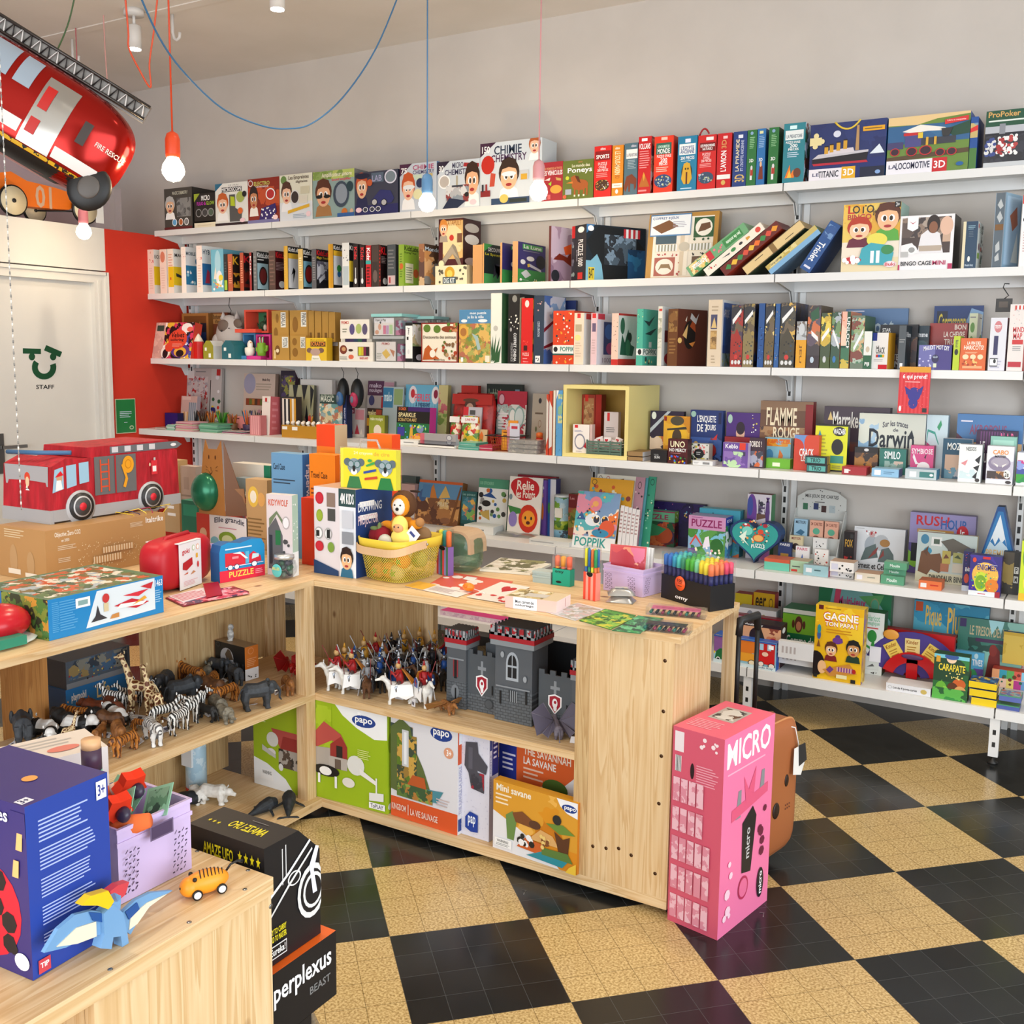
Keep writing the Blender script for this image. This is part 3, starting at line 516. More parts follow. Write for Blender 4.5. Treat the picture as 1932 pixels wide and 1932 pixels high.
row(SZ[2],-.325,g2,Z3,'''
pz~1808,1830,898,0,0,0,0,14,2015~5a1c22,a889a0~#n 0 0 100 100 a68ba2,b49ab0,8a6f88,c8b4c8 3;p 7a2a1c 10,40 40,52 80,46 100,60 100,30 60,40;p e05a2a 60,64 100,72 100,54 70,50;e 2 0 42 22 2a2c34~mauve puzzle box with an orange winged creature
''',.24)
row(SZ[2],-.325,g2,Z4,'''
pz~182,312,1085,0,0,0,0,30,850~26262a,15222e,30303a~r 0 78 22 100 c8201c;r 0 0 22 78 2c2a34;e 42 86 86 97 f0f0f0;w 46 26 80 74 f4f4f4 PUZZLE 1000;w 34 36 42 56 aab BATMAN;r 46 3 80 15 c8302a;x 2 8 20 70 667,899 6 18#p 14181c 0,70 20,98 70,96 100,60 100,0 30,0;n 30 30 84 84 2a3038,4a5a68,1a1e24,7a90a4 7;p 7fb8d0 0,0 30,0 26,30 18,48 8,36 0,36;n 70 0 100 60 1f4f7a,163a5c,2a6a94 5;y 62 80 90 96 c8303a,eee 7;p 3a78b0 0,84 0,100 14,100;e 2 88 12 98 fff;p e8d03a 4,0 14,0 14,24 4,24;t 5 4 13 22 1a1a2a BAT~black spined 1000 piece puzzle box with dark night artwork
''',.25)
row(SZ[2],-.31,g2,Z4,'''
gb~852,1488,958,-.2,.035,7~b8893f,a87830,c0924a~r 8 4 94 94 eee6d8;r 12 6 42 34 a85a50;e 14 8 40 32 f0e8dc;p 8a7050 18,14 22,24 34,24 38,14 32,18 22,18;r 12 50 42 68 3f5a6a;r 66 62 94 92 2f5a38;e 68 64 92 90 f0ece0;p 6a4a34 72,70 76,82 88,84 90,76 82,72;r 66 6 94 34 6a5040;e 68 8 92 32 f0e8dc;y 48 6 60 92 d8c8b0,eee6d8 2;r 12 42 94 54 e8dcc8;y 14 43 44 53 eee,998 13;y 62 43 92 53 eee,998 13;e 46 42 62 56 c8c0b0;x 14 36 46 39 b04848 8 3;x 62 36 92 39 2a2a2a 8 3;x 62 58 92 61 2f5a38 8 3;x 46 6 50 34 b04848 5 3;r 3 66 62 99 4f84b4;r 4 68 61 97 eef2f6;t 6 90 44 95 3f5f90 COFFRET 8 JEUX;p 7a5030 6,80 30,90 44,80 20,70;l 36 78 58 88 aab 4~framed wooden ludo board box with a blue and white card tucked on it
''')
def lean_box(kind,bl,tl,th_px,y,d,cols,dec,label,up=False):
 """box leaning sideways: lower left spine corner bl, upper left spine corner tl (pixels), thickness to the pixel th_px on the lower right"""
 A,T,B=AY(*bl,y),AY(*tl,y),AY(*th_px,y);v=T-A;ang=math.atan2(v.x,v.z);w=.88*abs((B-A).dot(Vector((math.cos(ang),0,-math.sin(ang)))))
 n,c=NMS[kind];o=cuboid(w,d,v.length,cols,dec).build(n);o.location=A;o.rotation_euler=(0,ang,0)
 lowz=(A+Vector((math.cos(ang),0,-math.sin(ang)))*w).z;o.location.z+=SZ[2]+.001-lowz
 return tag(o,label,c,g2)
lean_box('gb',(1294,505),(1402,419),(1310,522),-.31,.2,'6fa878,4f8a5a,8fc090','n 4 4 96 34 e8c870,c8884a,5a9a5a,f0d8a0 22;r 14 62 86 92 3f8a4a;w 30 66 70 90 efe Jeu de societe;r 10 34 90 42 c83038;x 20 44 80 60 e87a8a 6 20;w 20 8 80 32 fff Animaux','pale green children game box, leftmost of the leaning game boxes')
lean_box('gb',(1327,507),(1434,417),(1338,521),-.31,.2,'f0e8d8,3a4a3a,e8dcc8','e 20 88 80 96 d8463a;p d89a3a 30,72 70,72 60,78 40,78;e 30 60 60 66 333;e 26 46 66 54 3a8a4a;x 20 6 80 20 333,c33 6 16;p 223 40,30 60,42 46,44','cream game box with small coloured icons on its leaning spine')
lean_box('gb',(1358,505),(1464,415),(1371,521),-.31,.2,'6a2018,b83a24,7a2a20','p e89a2a 20,92 50,98 80,92 50,86;p d8503a 20,82 50,88 80,82 50,76;p 3a8a4a 20,72 50,78 80,72 50,66;p e8702a 20,62 50,68 80,62 50,56;p e8b83a 20,52 50,58 80,52 50,46;p d8503a 20,42 50,48 80,42 50,36;p 3a8a4a 20,32 50,38 80,32 50,26;p e8b83a 20,22 50,28 80,22 50,16;p 3a8a4a 20,12 50,16 80,12 50,6','dark red game box with coloured diamonds, leaning in the middle of the row')
lean_box('gb',(1400,501),(1508,411),(1413,517),-.31,.2,'e0c48c,3a4a30,c8a868','r 0 46 100 54 8a6a3a;r 30 20 36 34 3a2a1a;r 60 70 66 84 3a2a1a;r 0 0 6 100 4a3418;r 94 0 100 100 4a3418','bare wooden game case leaning between the diamond box and the blue yellow box')
lean_box('gb',(1444,500),(1537,421),(1459,515),-.31,.2,'c8b46a,6a8aa8,5a7a4a','r 50 0 100 100 7fb0d8;n 0 0 46 60 d8c878,c0a850,e0d090 14;w 10 8 40 30 543 Moulin Roty','yellow and sky blue game box leaning against the dark blue one')
lean_box('gb',(1509,501),(1568,412),(1530,514),-.31,.2,'24508f,1a3a70,2a5a9a','w 20 20 76 60 fff Triolet;n 10 70 90 94 24508f,6a90c0,24508f 16;r 20 6 80 10 dde','dark blue game box with white lettering, rightmost of the leaning boxes')
row(SZ[2],-.325,g2,Z5,'''
gb~675,1066,738~e8b83a,9fc0b4,cfd8c8~r 0 0 100 5 2a1820;r 0 0 100 24 e8d8b0;n 0 30 100 100 e8c050,e0a830,e8c860 5;r 0 20 100 44 efe2d0;t 8 86 54 98 333 LOTO;t 8 86 20 98 c8302a L;t 26 86 38 98 e8a020 T;t 8 77 50 85 b83040 BINGO;v 52 76 53 77 333 .;t 52 82 84 91 2a2020 junior;k 4 36 56 80 b83a20,f4c8a0,6a2038;k 52 44 106 100 5a2e1c,f0bc90,5aa840;e 44 36 80 56 e8dc5a;p 3fa8b8 30,10 36,34 52,42 78,38 92,26 88,8;r 52 12 58 30 fff;r 62 12 68 30 fff;e 70 24 92 38 3a8a50;e 4 12 36 22 c83038;x 6 12 34 21 fff 8 8;e 76 5 98 14 f0e0e8;t 78 7 96 12 c8303a Buki;r 90 92 100 100 1a1a1a;t 92 93 98 99 fff 3+~large yellow children bingo box with two cartoon kids and a teal machine
gb~1066,1438,818~f0eef0,2f2c28,e6e4e6~r 4 30 94 96 4a3c38;n 4 60 94 96 5a4840,3a2e2c,8a7464,a8988a 7;p e8e6ea 34,30 40,64 56,76 74,66 82,30;e 50 66 74 100 2a1c18;e 54 66 70 88 8a5a40;p b8a898 38,34 78,34 80,44 36,44;r 80 50 94 80 c8a890;e 74 62 98 96 e0b8a0;p f0eef0 4,30 4,46 24,50 40,30;e 14 28 34 46 f4f4f4;e 18 32 30 42 999;r 4 24 18 34 bbb;p fff 14,76 14,98 34,98 34,76 24,71;p b02848 17,90 24,86 31,90 24,84;t 5 8 62 16 2a2a2e BINGO CAGE;t 64 8 88 16 b83060 MINI;r 92 0 100 10 b8285a;r 0 0 3 10 b8285a~white bingo cage box with a photo of a child in a white shirt
bk~1498,1600,862~22405c,e6e8e2,e8dcc0~r 0 0 20 100 e4d8b4;l 34 82 84 92 8ab 3;l 40 66 80 80 567 4;e 40 14 58 26 e8ece8;t 26 3 82 9 cde Moulin Roty#e 6 86 22 96 c8404a;l 30 78 90 92 9a9 4;e 20 40 40 56 7a3a4a;e 50 40 80 50 b85040;r 10 22 40 34 8ab83a;p 3a6a4a 60,14 74,36 86,14;x 56 4 96 96 2a2a2a 12 10~navy book with white disc beside an illustrated white side
bx~1708,1778,665,0,0,0,0,18,1888~6a7884,8fb0c8,9aaab4~p c8d0d4 20,84 50,92 80,82 50,78;p c8d0d4 20,68 50,76 80,66 50,60;r 10 50 90 58 8a6848;p c8d0d4 24,30 60,36 70,24 30,20;p c8d0d4 24,14 60,20 70,10 30,8;r 0 0 6 100 9ab;r 94 0 100 100 9ab#r 8 4 92 96 a8c4dc;p b06a50 30,70 70,84 80,60 50,50;p e8ece8 50,8 80,50 92,8~grey blue metal game tin beside the photo edge
bx~1893,1990,680~f0ecec,c8c8c8~r 0 88 100 100 d83a30;r 0 60 60 88 fff;e 10 62 50 70 222;l 20 20 80 50 caa 8~white box with a red top cut by the right photo edge
''',.17)
# ================= wall shelf 3 =================
g3='things standing on the third wall shelf'
row(SZ[3],-.318,g3,K1,'''
bk~128,478,320,0,.06,12~17151b,c8402c,d8b0a8~r 0 0 26 100 e0bcb0;n 0 0 24 100 e0bcb0,d4aca0,c8a098 30;r 4 76 22 92 2a4a40;n 26 0 100 100 17151b,17151b,fff,d83a60,17151b,e8b83a,3a4fa8 12;e 68 72 96 98 f4eeee;e 82 74 98 88 e86a5a;e 22 0 46 34 f4ece4;e 27 0 41 26 17151b;e 48 2 96 40 5a3a8a;e 56 4 88 32 e8b040;e 62 4 82 24 17151b;e 38 26 86 80 e04a32;e 32 18 54 44 e04a32;t 44 58 78 72 17151b Velvet;t 44 46 78 56 17151b coloring;l 50 32 76 42 f4a090 3~black patterned velvet colouring book set with a red oval title
ct~412,652,245,-.11,.06~b07a40,8a5a2a,a87038~r 8 6 92 94 7a4c24;r 30 0 92 78 1c2438;s 58 62 78 82 c8a040;r 34 30 90 58 1f3f78~tan wooden crate behind the velvet colouring set
gb~672,828,240,-.07,.1~7a4028,5a2c18~r 14 76 70 98 b88850;t 16 86 68 96 3a1c10 Bonhomme;t 26 77 62 85 3a1c10 d'hiver;e 20 30 60 60 a86a48;e 30 34 50 52 6a3420~brown game box half hidden by the cat shaped bag
''',.1)
o=None
P0=AZ(1*558/4.83+260,655/4.83+540,SZ[3]);s=.00
def std(px,py,z):return AZ(px,py,z)
def kq(k,x,y):return(x/k[0]+k[1],y/k[0]+k[2])
def scale_at(P):return(P-CP).dot(FW)/CAMF
def onshelf(k,x,s,y):return onray(Vector((0,y,SZ[s])),Vector((1,0,0)),x/k[0]+k[1])
P=onshelf(K1,558,3,-.26);u=scale_at(P)/4.83
r=48*u;b=MB()
b.prism([(r*math.cos(a),r*math.sin(a),0)for a in(PI*i/3 for i in range(6))],(0,0,155*u),'c81a14')
ob=b.build('pencil_money_box',loc=P+Vector((0,0,.0006)));tag(ob,'red pencil shaped money box with a white tip, beside the olive house','money box',g3)
MB().lathe([(46*u,0),(30*u,28*u),(18*u,50*u),(3*u,72*u)],'efe6d2',(0,0,155*u),14).build('pencil_tip',ob)
def house(x0,x1,yt,col,side,label,y=-.28):
 A=onshelf(K1,x0,3,y);B=onshelf(K1,x1,3,y);w=(B-A).length;h=hgt((A+B)/2,yt/4.83+540)
 o=MB();o.prism([(0,0,0),(w,0,0),(w,0,h*.72),(w*.7,0,h),(w*.3,0,h),(0,0,h*.72)],(0,.1,0),col,side)
 o.box(w*.18,w*.36,-.002,0,h*.45,h*.62,'f4f4ee').box(w*.55,w*.75,-.002,0,h*.08,h*.3,'f4f4ee')
 tag(o.build('house_lamp',loc=A+Vector((0,0,.0006))),label,'ornament',g3)
house(598,690,497,'9a9428','dcdcd8','small olive green wooden house with a white roof side',y=-.3);house(768,878,495,'1f6470','2a7078','small teal wooden house with two white windows',y=-.31)
def frame_box(k,x0,x1,zt,yt,y,d,col,back,label,z=0):
 A=onshelf(k,x0,3,y);B=onshelf(k,x1,3,y);A.z+=z;B.z+=z;w=(B-A).length;h=zt if zt else hgt((A+B)/2,yt/k[0]+k[2]);t=.012
 b=MB();b.box(0,w,0,d,0,t,col).box(0,w,0,d,h-t,h,col).box(0,t,0,d,t,h-t,col).box(w-t,w,0,d,t,h-t,col).box(t,w-t,d-t,d,t,h-t,back)
 b.box(-.03,w*.72,-.05,-.0005,0,.022,col);o=b.build('display_box',loc=A+Vector((0,0,.0006)));return tag(o,label,'display box',g3),w,h,A
flush()
o1,w1,h1,A1=frame_box(K1,960,1075,0,428,-.2,.12,'4f8fc0','5aa0a8','blue display carton holding the penguin cup')
o2,w2,h2,A2=frame_box(K1,1080,1212,0,440,-.2,.12,'d83a90','e06aa8','pink display carton holding the cactus cup')
o3,w3,h3,A3=frame_box(K1,978,1195,0,0,-.2,.12,'e0503c','4a8a58','coral display carton holding a green dinosaur, stacked on top',z=max(h1,h2)+.001)if False else(None,)*4
o3,w3,h3,A3=frame_box(K1,978,1195,.138,0,-.2,.12,'e0503c','3f8a60','coral display carton with a green dinosaur picture, stacked on top',z=max(h1,h2)+.0012)
def cup(P,sc_,kind):
 u=sc_;b=MB()
 if kind==0:
  b.lathe([(.0,0),(.022,0),(.03,.02),(.03,.045),(.024,.05)],'eee8dc');b.ell((-.004,.012,.05),(.028,.018,.046),'26282c');b.ell((.004,.0,.062),(.02,.015,.03),'f0ece4')
  b.ell((.022,-.012,.078),(.006,.004,.003),'e8a030');o=b.build('penguin_cup',loc=P)
  tag(o,'black and white penguin shaped cup in front of the blue display carton','cup')
 else:
  b.lathe([(0,0),(.024,0),(.028,.02),(.028,.07),(.022,.078)],'7aa82c',n=12)
  b.tube([(.026,0,.03),(.042,0,.034),(.044,0,.062)],.009,'7aa82c').tube([(-.026,0,.025),(-.038,0,.03),(-.038,0,.05)],.008,'7aa82c')
  o=b.build('cactus_cup',loc=P);tag(o,'green cactus shaped cup holding straws in the pink display carton','cup')
  b=MB()
  for i in range(6):b.tube([(.004*(i-3),.004*(i%2),.03),(.008*(i-3),0,.105+.005*(i%3))],.002,['c8505a','e8e8e8','4a9a5a'][i%3],6)
  b.build('straw_bundle',o)
cup(onshelf(K1,1022,3,-.235)+Vector((0,0,.0235)),1,0);cup(onshelf(K1,1130,3,-.235)+Vector((0,0,.0235)),1,1)
b=MB();b.ell((0,0,.035),(.03,.012,.026),'1f4a34').tube([(.01,0,.045),(.022,0,.075),(.012,0,.09)],[.012,.01,.008],'1f4a34').tube([(-.02,0,.03),(-.04,0,.03),(-.05,0,.05)],[.01,.006,.002],'1f4a34').ell((.02,-.006,.02),(.012,.01,.02),'dcdcc8').box(-.012,-.002,-.006,.006,0,.02,'1f4a34').box(.012,.022,-.006,.006,0,.02,'1f4a34')
ob=b.build('dinosaur_lamp',loc=A3+Vector((w3*.5,.06,.0135)));tag(ob,'dark green toy dinosaur inside the coral display carton','toy')
P=onshelf(K1,840,3,-.12);u=scale_at(P)/4.83
r=empty('cat_bag',P+Vector((0,0,.12)),'grey and white cat shaped bag hanging from the shelf above','bag',g3)
b=MB();b.ell((0,0,.02),(.115*1.0,.035,.135),'cfc8c4',20).ell((-.105,0,-.02),(.045,.03,.06),'d8d2ce');b.build('bag_body',r)
b=MB();b.ell((-.025,-.026,.085),(.05,.012,.04),'7a6a60').ell((.09,-.014,.10),(.04,.012,.03),'7a6a60').ell((-.03,-.037,.055),(.01,.003,.006),'333').ell((.035,-.037,.07),(.006,.003,.004),'333').lathe([(.022,0),(.0,.05)],'c8c0bc',(-.05,0,.13),8).lathe([(.022,0),(.0,.05)],'c8c0bc',(.07,0,.13),8);b.build('bag_face',r)
MB().ell((-.03,-.03,-.115),(.03,.012,.02),'b82a20').build('bag_paw',r)
MB().tube([(0,0,.13),(.02,0,.18),(0,0,.21),(.01,0,.26)],.002,'222').build('bag_hook',r)
row(SZ[3],-.318,g3,K1,'''
bx~1228,1382,448,-.3,.1~b58a3e,a87c34,bf9648~r 58 50 94 94 e8e8e0;w 62 54 90 90 555 POTION;e 16 20 46 60 7a5018;e 22 30 40 46 e8d8b8;r 10 6 20 40 e0c890~kraft toy carton at the lower left, one of the small animal cartons
bx~1390,1534,448,-.3,.1~b58a3e,a87c34,bf9648~r 66 50 96 94 e8e8e0;w 70 54 92 90 555 TIGRE;e 14 60 44 90 8a6020;e 14 14 50 50 8a6020~kraft toy carton behind the yellow box in the lower row
bx~1224,1376,220,-.3,.1,0,.1065~b58a3e,a87c34,bf9648~r 54 46 84 94 e8e8e0;w 58 50 82 90 555 KOALA;e 24 60 42 90 8a6020;e 12 12 36 46 8a6020~kraft toy carton at the upper left of the small animal cartons
bx~1388,1552,218,-.3,.1,0,.1065~b58a3e,a87c34,bf9648~r 62 48 92 94 e8e8e0;w 66 52 90 90 555 PANDA;e 14 30 46 80 8a6020~kraft toy carton, second in the upper row with a round animal
bx~1556,1608,222,-.26,.1,0,.1065~a88038,9c7430,b58a3e~r 20 10 60 30 6a4a18~thin kraft carton, first of the plain ones in the upper row
bx~1614,1676,226,-.26,.1,0,.1065~a88038,9c7430,b58a3e~r 40 10 80 30 6a4a18~kraft carton, second of the plain ones in the upper row
bx~1680,1738,230,-.26,.1,0,.1065~a88038,9c7430,b58a3e~r 40 10 80 30 6a4a18~kraft carton, third of the plain ones in the upper row
bx~1742,1800,236,-.26,.1,0,.1065~a88038,9c7430,b58a3e~r 40 10 80 30 6a4a18~kraft carton at the right end of the upper row of cartons
bx~1556,1680,450,-.25,.1~a88038,9c7430,b58a3e~r 40 10 80 30 6a4a18~kraft carton hidden behind the yellow box, below the plain ones
bx~1684,1840,455,-.25,.1~a88038,9c7430,b58a3e~r 60 60 90 94 ddd~rightmost kraft carton of the lower row behind the white boxes
gb~1534,1722,470,-.325,.05~e4bc2a,c89e1e,f0cc40~t 22 86 90 94 a87818 Mon premier;r 22 62 96 84 4a3018;t 24 65 94 82 e8903a SCRATCH;e 4 34 30 56 7a5a50;e 60 34 88 56 7a5a50;e 22 22 70 54 b89a8c;p f0ece0 26,0 30,22 64,22 72,0;t 34 4 62 12 6a8a3a Djeco~bright yellow box with a brown mouse in front of the kraft cartons
''',.1)
row(SZ[3],-.318,g3,K2,'''
bx~0,308,508,-.322,.12~e8e2d6,d8d0c4,f0ece4~t -6 76 -2 90 c84030 .;e 2 36 24 84 7a3420;e 8 52 20 74 c89a6a;e 28 50 42 64 3a2018;e 28 10 44 34 d8684a;r 56 28 90 76 5a2030;y 58 30 88 74 c8d030,c8b02a,7a2048,222 4;t 62 10 86 22 c8302a BAKED LAND;l 2 6 26 26 998 3~white craft box with a red lion and a window, front of the stack
bx~15,298,422,-.31,.11,0,.0855~e6e0d4,d4ccc0,eeeae0~r 14 28 84 74 2a2230;y 16 30 82 72 3a2a5a,4a3a6a,2a4a6a,2f6a50 5;t 36 80 70 96 c84030 PRIMO;e 40 4 48 22 98a;e 54 4 62 22 3aa~middle white craft box of the stack with a dark slot window
bx~10,275,302,-.3,.1,0,.1235~eae4d8,d8d0c4,f0ece4~t 4 76 30 92 c84030 PRIMO;e 32 20 50 78 5a4f80;e 54 26 74 78 a8b86a;e 76 20 94 78 5a5070;l 8 30 26 56 887 2~top white craft box of the stack with three round shapes
''',.1)
def tub(k,x0,x1,yt,y,z,d,lid,inner,label,body='dfe6ea'):
 A=onshelf(k,x0,3,y);B=onshelf(k,x1,3,y);A.z+=z;B.z+=z;w=(B-A).length;h=hgt((A+B)/2,yt/k[0]+k[2]);G=M('e6eef0',.08,0,.9,.55)
 r=empty('plastic_tub',A+Vector((0,0,.0006)),label,'tub',g3)
 MB().box(.004,w-.004,.004,d-.004,0,h-.016,G).build('tub_body',r);MB().box(-.003,w+.003,-.003,d+.003,h-.0155,h,lid).build('tub_lid',r)
 b=MB();b.box(.012,w*.72,.006,.009,.004,h*.78,'f0e8e4');b.decals(((.012,.006,.004),(w*.72-.012,0,0),(0,0,h*.78),(0,-1,0)),inner)
 b.box(w*.76,w-.012,.012,d-.012,.004,h*.7,NA('b05080,c87aa0,a8b8c8,8a3060',14));b.build('tub_contents',r)
 return h
th=tub(K2,315,585,455,-.318,0,.16,M('e4e8ea',.2,0,.4,.8),'t 30 80 70 92 c84030 PRIMO;e 40 20 64 54 e8a82a;p e8c050 30,40 52,60 74,30 52,10;l 4 10 30 40 998 4;p c88058 70,60 96,50 90,20 80,40','clear plastic tub with a white lid showing a sun drawing')
tub(K2,300,570,252,-.318,th+.0012,.16,M('8fcac8',.3),'r 0 72 100 100 f4f0f4;t 4 76 60 96 333 Open & Play;e 20 30 36 66 e0a888;e 4 4 24 30 e0a888;e 28 66 36 80 333;r 46 6 60 56 e07a9a;r 62 6 74 56 c8a0c8;r 78 6 94 60 b8d8a0','clear tub with a pale teal lid stacked on the white lidded tub')
tub(K2,640,860,275,-.17,.12,.14,M('9fd4d2',.3),'n 0 0 100 100 c8d0d4,a8a0a8,b8c0b0 12','clear tub with a teal lid behind, left of the shelf upright')
row(SZ[3],-.2,g3,K2,'''
ct~640,850,440,-.16,.13~b0a8a0,a09890,b8b0a8~l 10 10 90 90 999 4~pale grey carton under the rear clear tub
''',.13)
row(SZ[3],-.318,g3,K2,'''
gb~604,668,330~f0f0ee,1c1c1e,222~r 0 92 100 100 1a1a1a;r 0 0 100 9 1a1a1a;w 30 70 60 88 333 Jeu;r 20 56 44 64 222;e 30 20 60 32 ddd#n 0 40 90 96 b8c0a0,c8b890,eee,8a9a6a 9;e 20 44 70 80 e8e8e0;e 20 4 60 20 ccd~slim black and white game box beside the tubs
gb~748,1080,332~e8e0cc,6a1c14,7a2418~r 0 0 100 3 8a2418;r 0 97 100 100 8a2418;r 0 0 3 100 8a2418;r 97 0 100 100 8a2418;e 6 76 26 96 5a7a2a;e 34 74 54 94 5a7a2a;e 56 76 98 92 8a4020;x 60 78 98 98 c8885a,5a7a2a 8 9;t 6 60 96 68 6a5a48 Decouverte des animaux;p b8581f 4,6 10,34 20,44 34,30 46,38 38,18 52,8;e 24 12 40 32 efe6d8;x 60 6 98 52 7a5a3a,b8906a,5a6a2a,a84020 26 9;t 36 3 66 9 543 Moulin Roty~square discovery game box with a dark red border and a fox
pz~1092,1378,212~8a8a4a,55602a~r 0 70 100 100 4f86b0;t 34 90 86 96 e8eef0 mon puzzle;t 26 82 78 89 e8eef0 je lis la ville;e 6 76 26 82 f0f0f0;e 60 76 90 82 f0f0f0;n 0 0 100 74 b89048,8a8a3a,a8a858,d8b060,6a8a4a,b06a50 16;e -2 44 30 72 d8a848;e 4 50 24 66 a87038;p 9fb8b8 40,56 60,50 70,26 60,24 52,44;r 6 2 14 10 eee;r 84 2 98 14 e8e0c8~puzzle box showing a cartoon village map under a blue sky
pz~1378,1478,62~e6e6dc,3f6a48,f0f0ea~e 24 46 66 54 b8b8b0;p 2f5a34 4,2 20,40 30,10;p 2f5a34 10,2 50,42 40,8;p 2f5a34 20,2 84,38 60,6;p 2f5a34 30,0 96,26 80,2;p 2f5a34 6,10 2,34 16,18#r 10 50 60 96 4a7a50~tallest puzzle box on the shelf, white spine with a green palm leaf
pz~1535,1640,68~1b1a19,2a2826~e 34 88 76 98 8a8a84;x 10 50 90 70 e8e4d8 14 12;e 16 46 34 52 999;w 50 3 74 44 eee COFFRET CINEMA;w 26 3 44 30 aaa 3 PUZZLES DE 500 PIECES#p e8d8b8 0,0 0,94 20,96 40,0~tall black spined cinema puzzle box set
pz~1655,1760,108~cf1f1c,3a2a1a~e 30 86 66 97 f4d8d0;x 14 26 60 36 e84a3a 12 9;r 22 20 54 28 3a1414;t 14 12 70 17 f8c8c0 PUZZLE;l 16 6 70 10 f99 1;t 20 2 66 4 fcc Djeco#n 0 0 100 100 8a5a2a,3a2a1a,c89a3a 12~tall bright red puzzle box spine with a white puzzle piece
pz~1768,1862,84~2a3a4e,9fb8d8~x 30 76 80 96 d8a8a0 6 12;w 36 40 60 62 b8c4d0 L'EXPLORATION;r 18 2 66 12 e8e8e8;x 22 3 62 11 222 7 10#n 0 0 100 100 d8dce8,8fb0d8,4a70b8,c8d4e8 4;p 8a2030 0,52 60,70 60,66 0,46;p 8a2030 0,26 60,36 60,30 0,22~navy spined puzzle box with a pale aircraft cover
''',.22)
row(SZ[3],-.318,g3,K3,'''
bk~178,312,130,-.06,.04~1f2f66,1a2850~r 0 0 96 86 e0e0e0;x 6 50 90 84 222 9 12~navy book with white page standing behind the orange puzzle tube
pz~108,300,222~d8421a,b83414,e05a28~x 8 40 92 96 e8d8c0,1a3a4a,f0a030,f4f0e8 30 8;x 8 3 92 12 f0a030,e8d8c0 8 8;r 0 20 100 36 efeee8;r 0 17 100 20 1a5a50;e 4 23 24 33 222;t 36 24 104 33 1a7a6a POPPIK~orange red puzzle box with a white band and small figures
pz~300,388,242~ecd8c0,f0eeea,fff~r 30 90 64 99 d83030;r 12 64 78 78 b8a888;e 6 46 70 58 e8e090;l 14 14 78 44 d8c0a8 6#r 10 88 40 99 d83030;r 40 0 100 84 4a4038;n 44 20 100 84 5a4a40,8a7a60,3a3a3a 9;t 44 4 80 14 888 1000~cream puzzle box with two small red labels
pz~452,508,242~e0c0c4,e8e4ee,fff~r 20 90 80 99 d83030;r 20 64 80 80 6a5a78;l 20 20 80 50 caa 6#r 4 88 36 99 d8304a;r 32 20 100 84 2a3a78;e 36 50 80 80 3a6ab8;e 44 20 90 44 b03a78;t 26 4 70 14 a9a 1000~pale pink puzzle box showing blue clouds and pink tents
pz~640,702,245,0,0,0,0,6,865~f0cab8,e8e6e2,c8302a~r 0 0 100 11 c8302a;x 10 14 90 90 5a6a4a,7a4a40,4a6a50 12 13#r 0 0 100 12 c8302a;r 0 96 100 100 c8302a;p 2a5a44 10,20 20,60 36,44 54,70 70,40 90,36 80,18;e 10 60 34 92 3a6a50;e 50 44 74 64 26382e;e 40 18 66 50 3f7a5a~puzzle box showing a green succulent plant
pz~868,925,205~4fb098,4fb8a4,48a08c~x 4 40 90 96 2a4a48,e8e8a0 10 13;r 0 18 100 30 eef0ec;e 24 19 84 29 222#r 0 17 74 30 eef0ec;t 4 19 70 29 1a4a48 POPPIK;p 1a3a3c 2,80 30,70 60,90 30,78;p 1a3a3c 10,56 70,68 40,54;r 30 32 44 42 e8eeee;x 10 4 70 14 e8e8a0,2a4a48 5 9~teal puzzle box with whales and a white band
pz~1058,1098,182~e0dccc,e4e6e4~r 20 92 90 96 c84030;n 10 30 90 80 d0ccb8,a8a890,e0dccc 22#r 14 40 40 60 8a1c24;e 14 2 60 22 c83038~thin white board game box with a small red figure
gb~1150,1240,205,0,0,0,0,16,1505~6f4526,5a2a1c~n 8 60 92 96 8a6034,6a4424,a07a44 14;l 16 20 84 50 9a7040 5#e 20 30 60 80 151010;p d8b070 16,54 34,74 30,48;p a84a20 40,70 56,90 60,60;p e8e0d0 24,80 30,88 28,78;e 0 40 14 50 e8c070;p c8ccd0 40,84 44,94 60,84 70,94 60,74;p d88a40 38,40 50,34 60,44~brown game box with a black fox masked figure and gold lantern
gb~1512,1638,122~dccab0,e8e8e8,f0e8d8~r 20 56 66 78 4a4a6a;p d8b878 24,58 44,74 64,58;r 20 26 66 54 b08a50;n 22 28 64 52 c8a060,7a5a30,b08a50 22;l 24 82 74 92 b8a488 2;l 30 4 60 18 b8a488 3#n 8 0 100 96 2a5aa8,1f4a98,3a6ab8 3;t 10 72 40 86 dfe8f4 AFRIQUE;n 8 0 100 20 4a6a4a,a8b06a,88a8b8 12~cream adventure game box with a gold pyramid picture
''',.23)
UNL=[]
cols=[('2a2438','a03028','4a3a50'),('2e2a24','8a7a50','a08848'),('2c2c24','4a4436','d0a850'),('2a2620','6a5a3a','e8d080')]
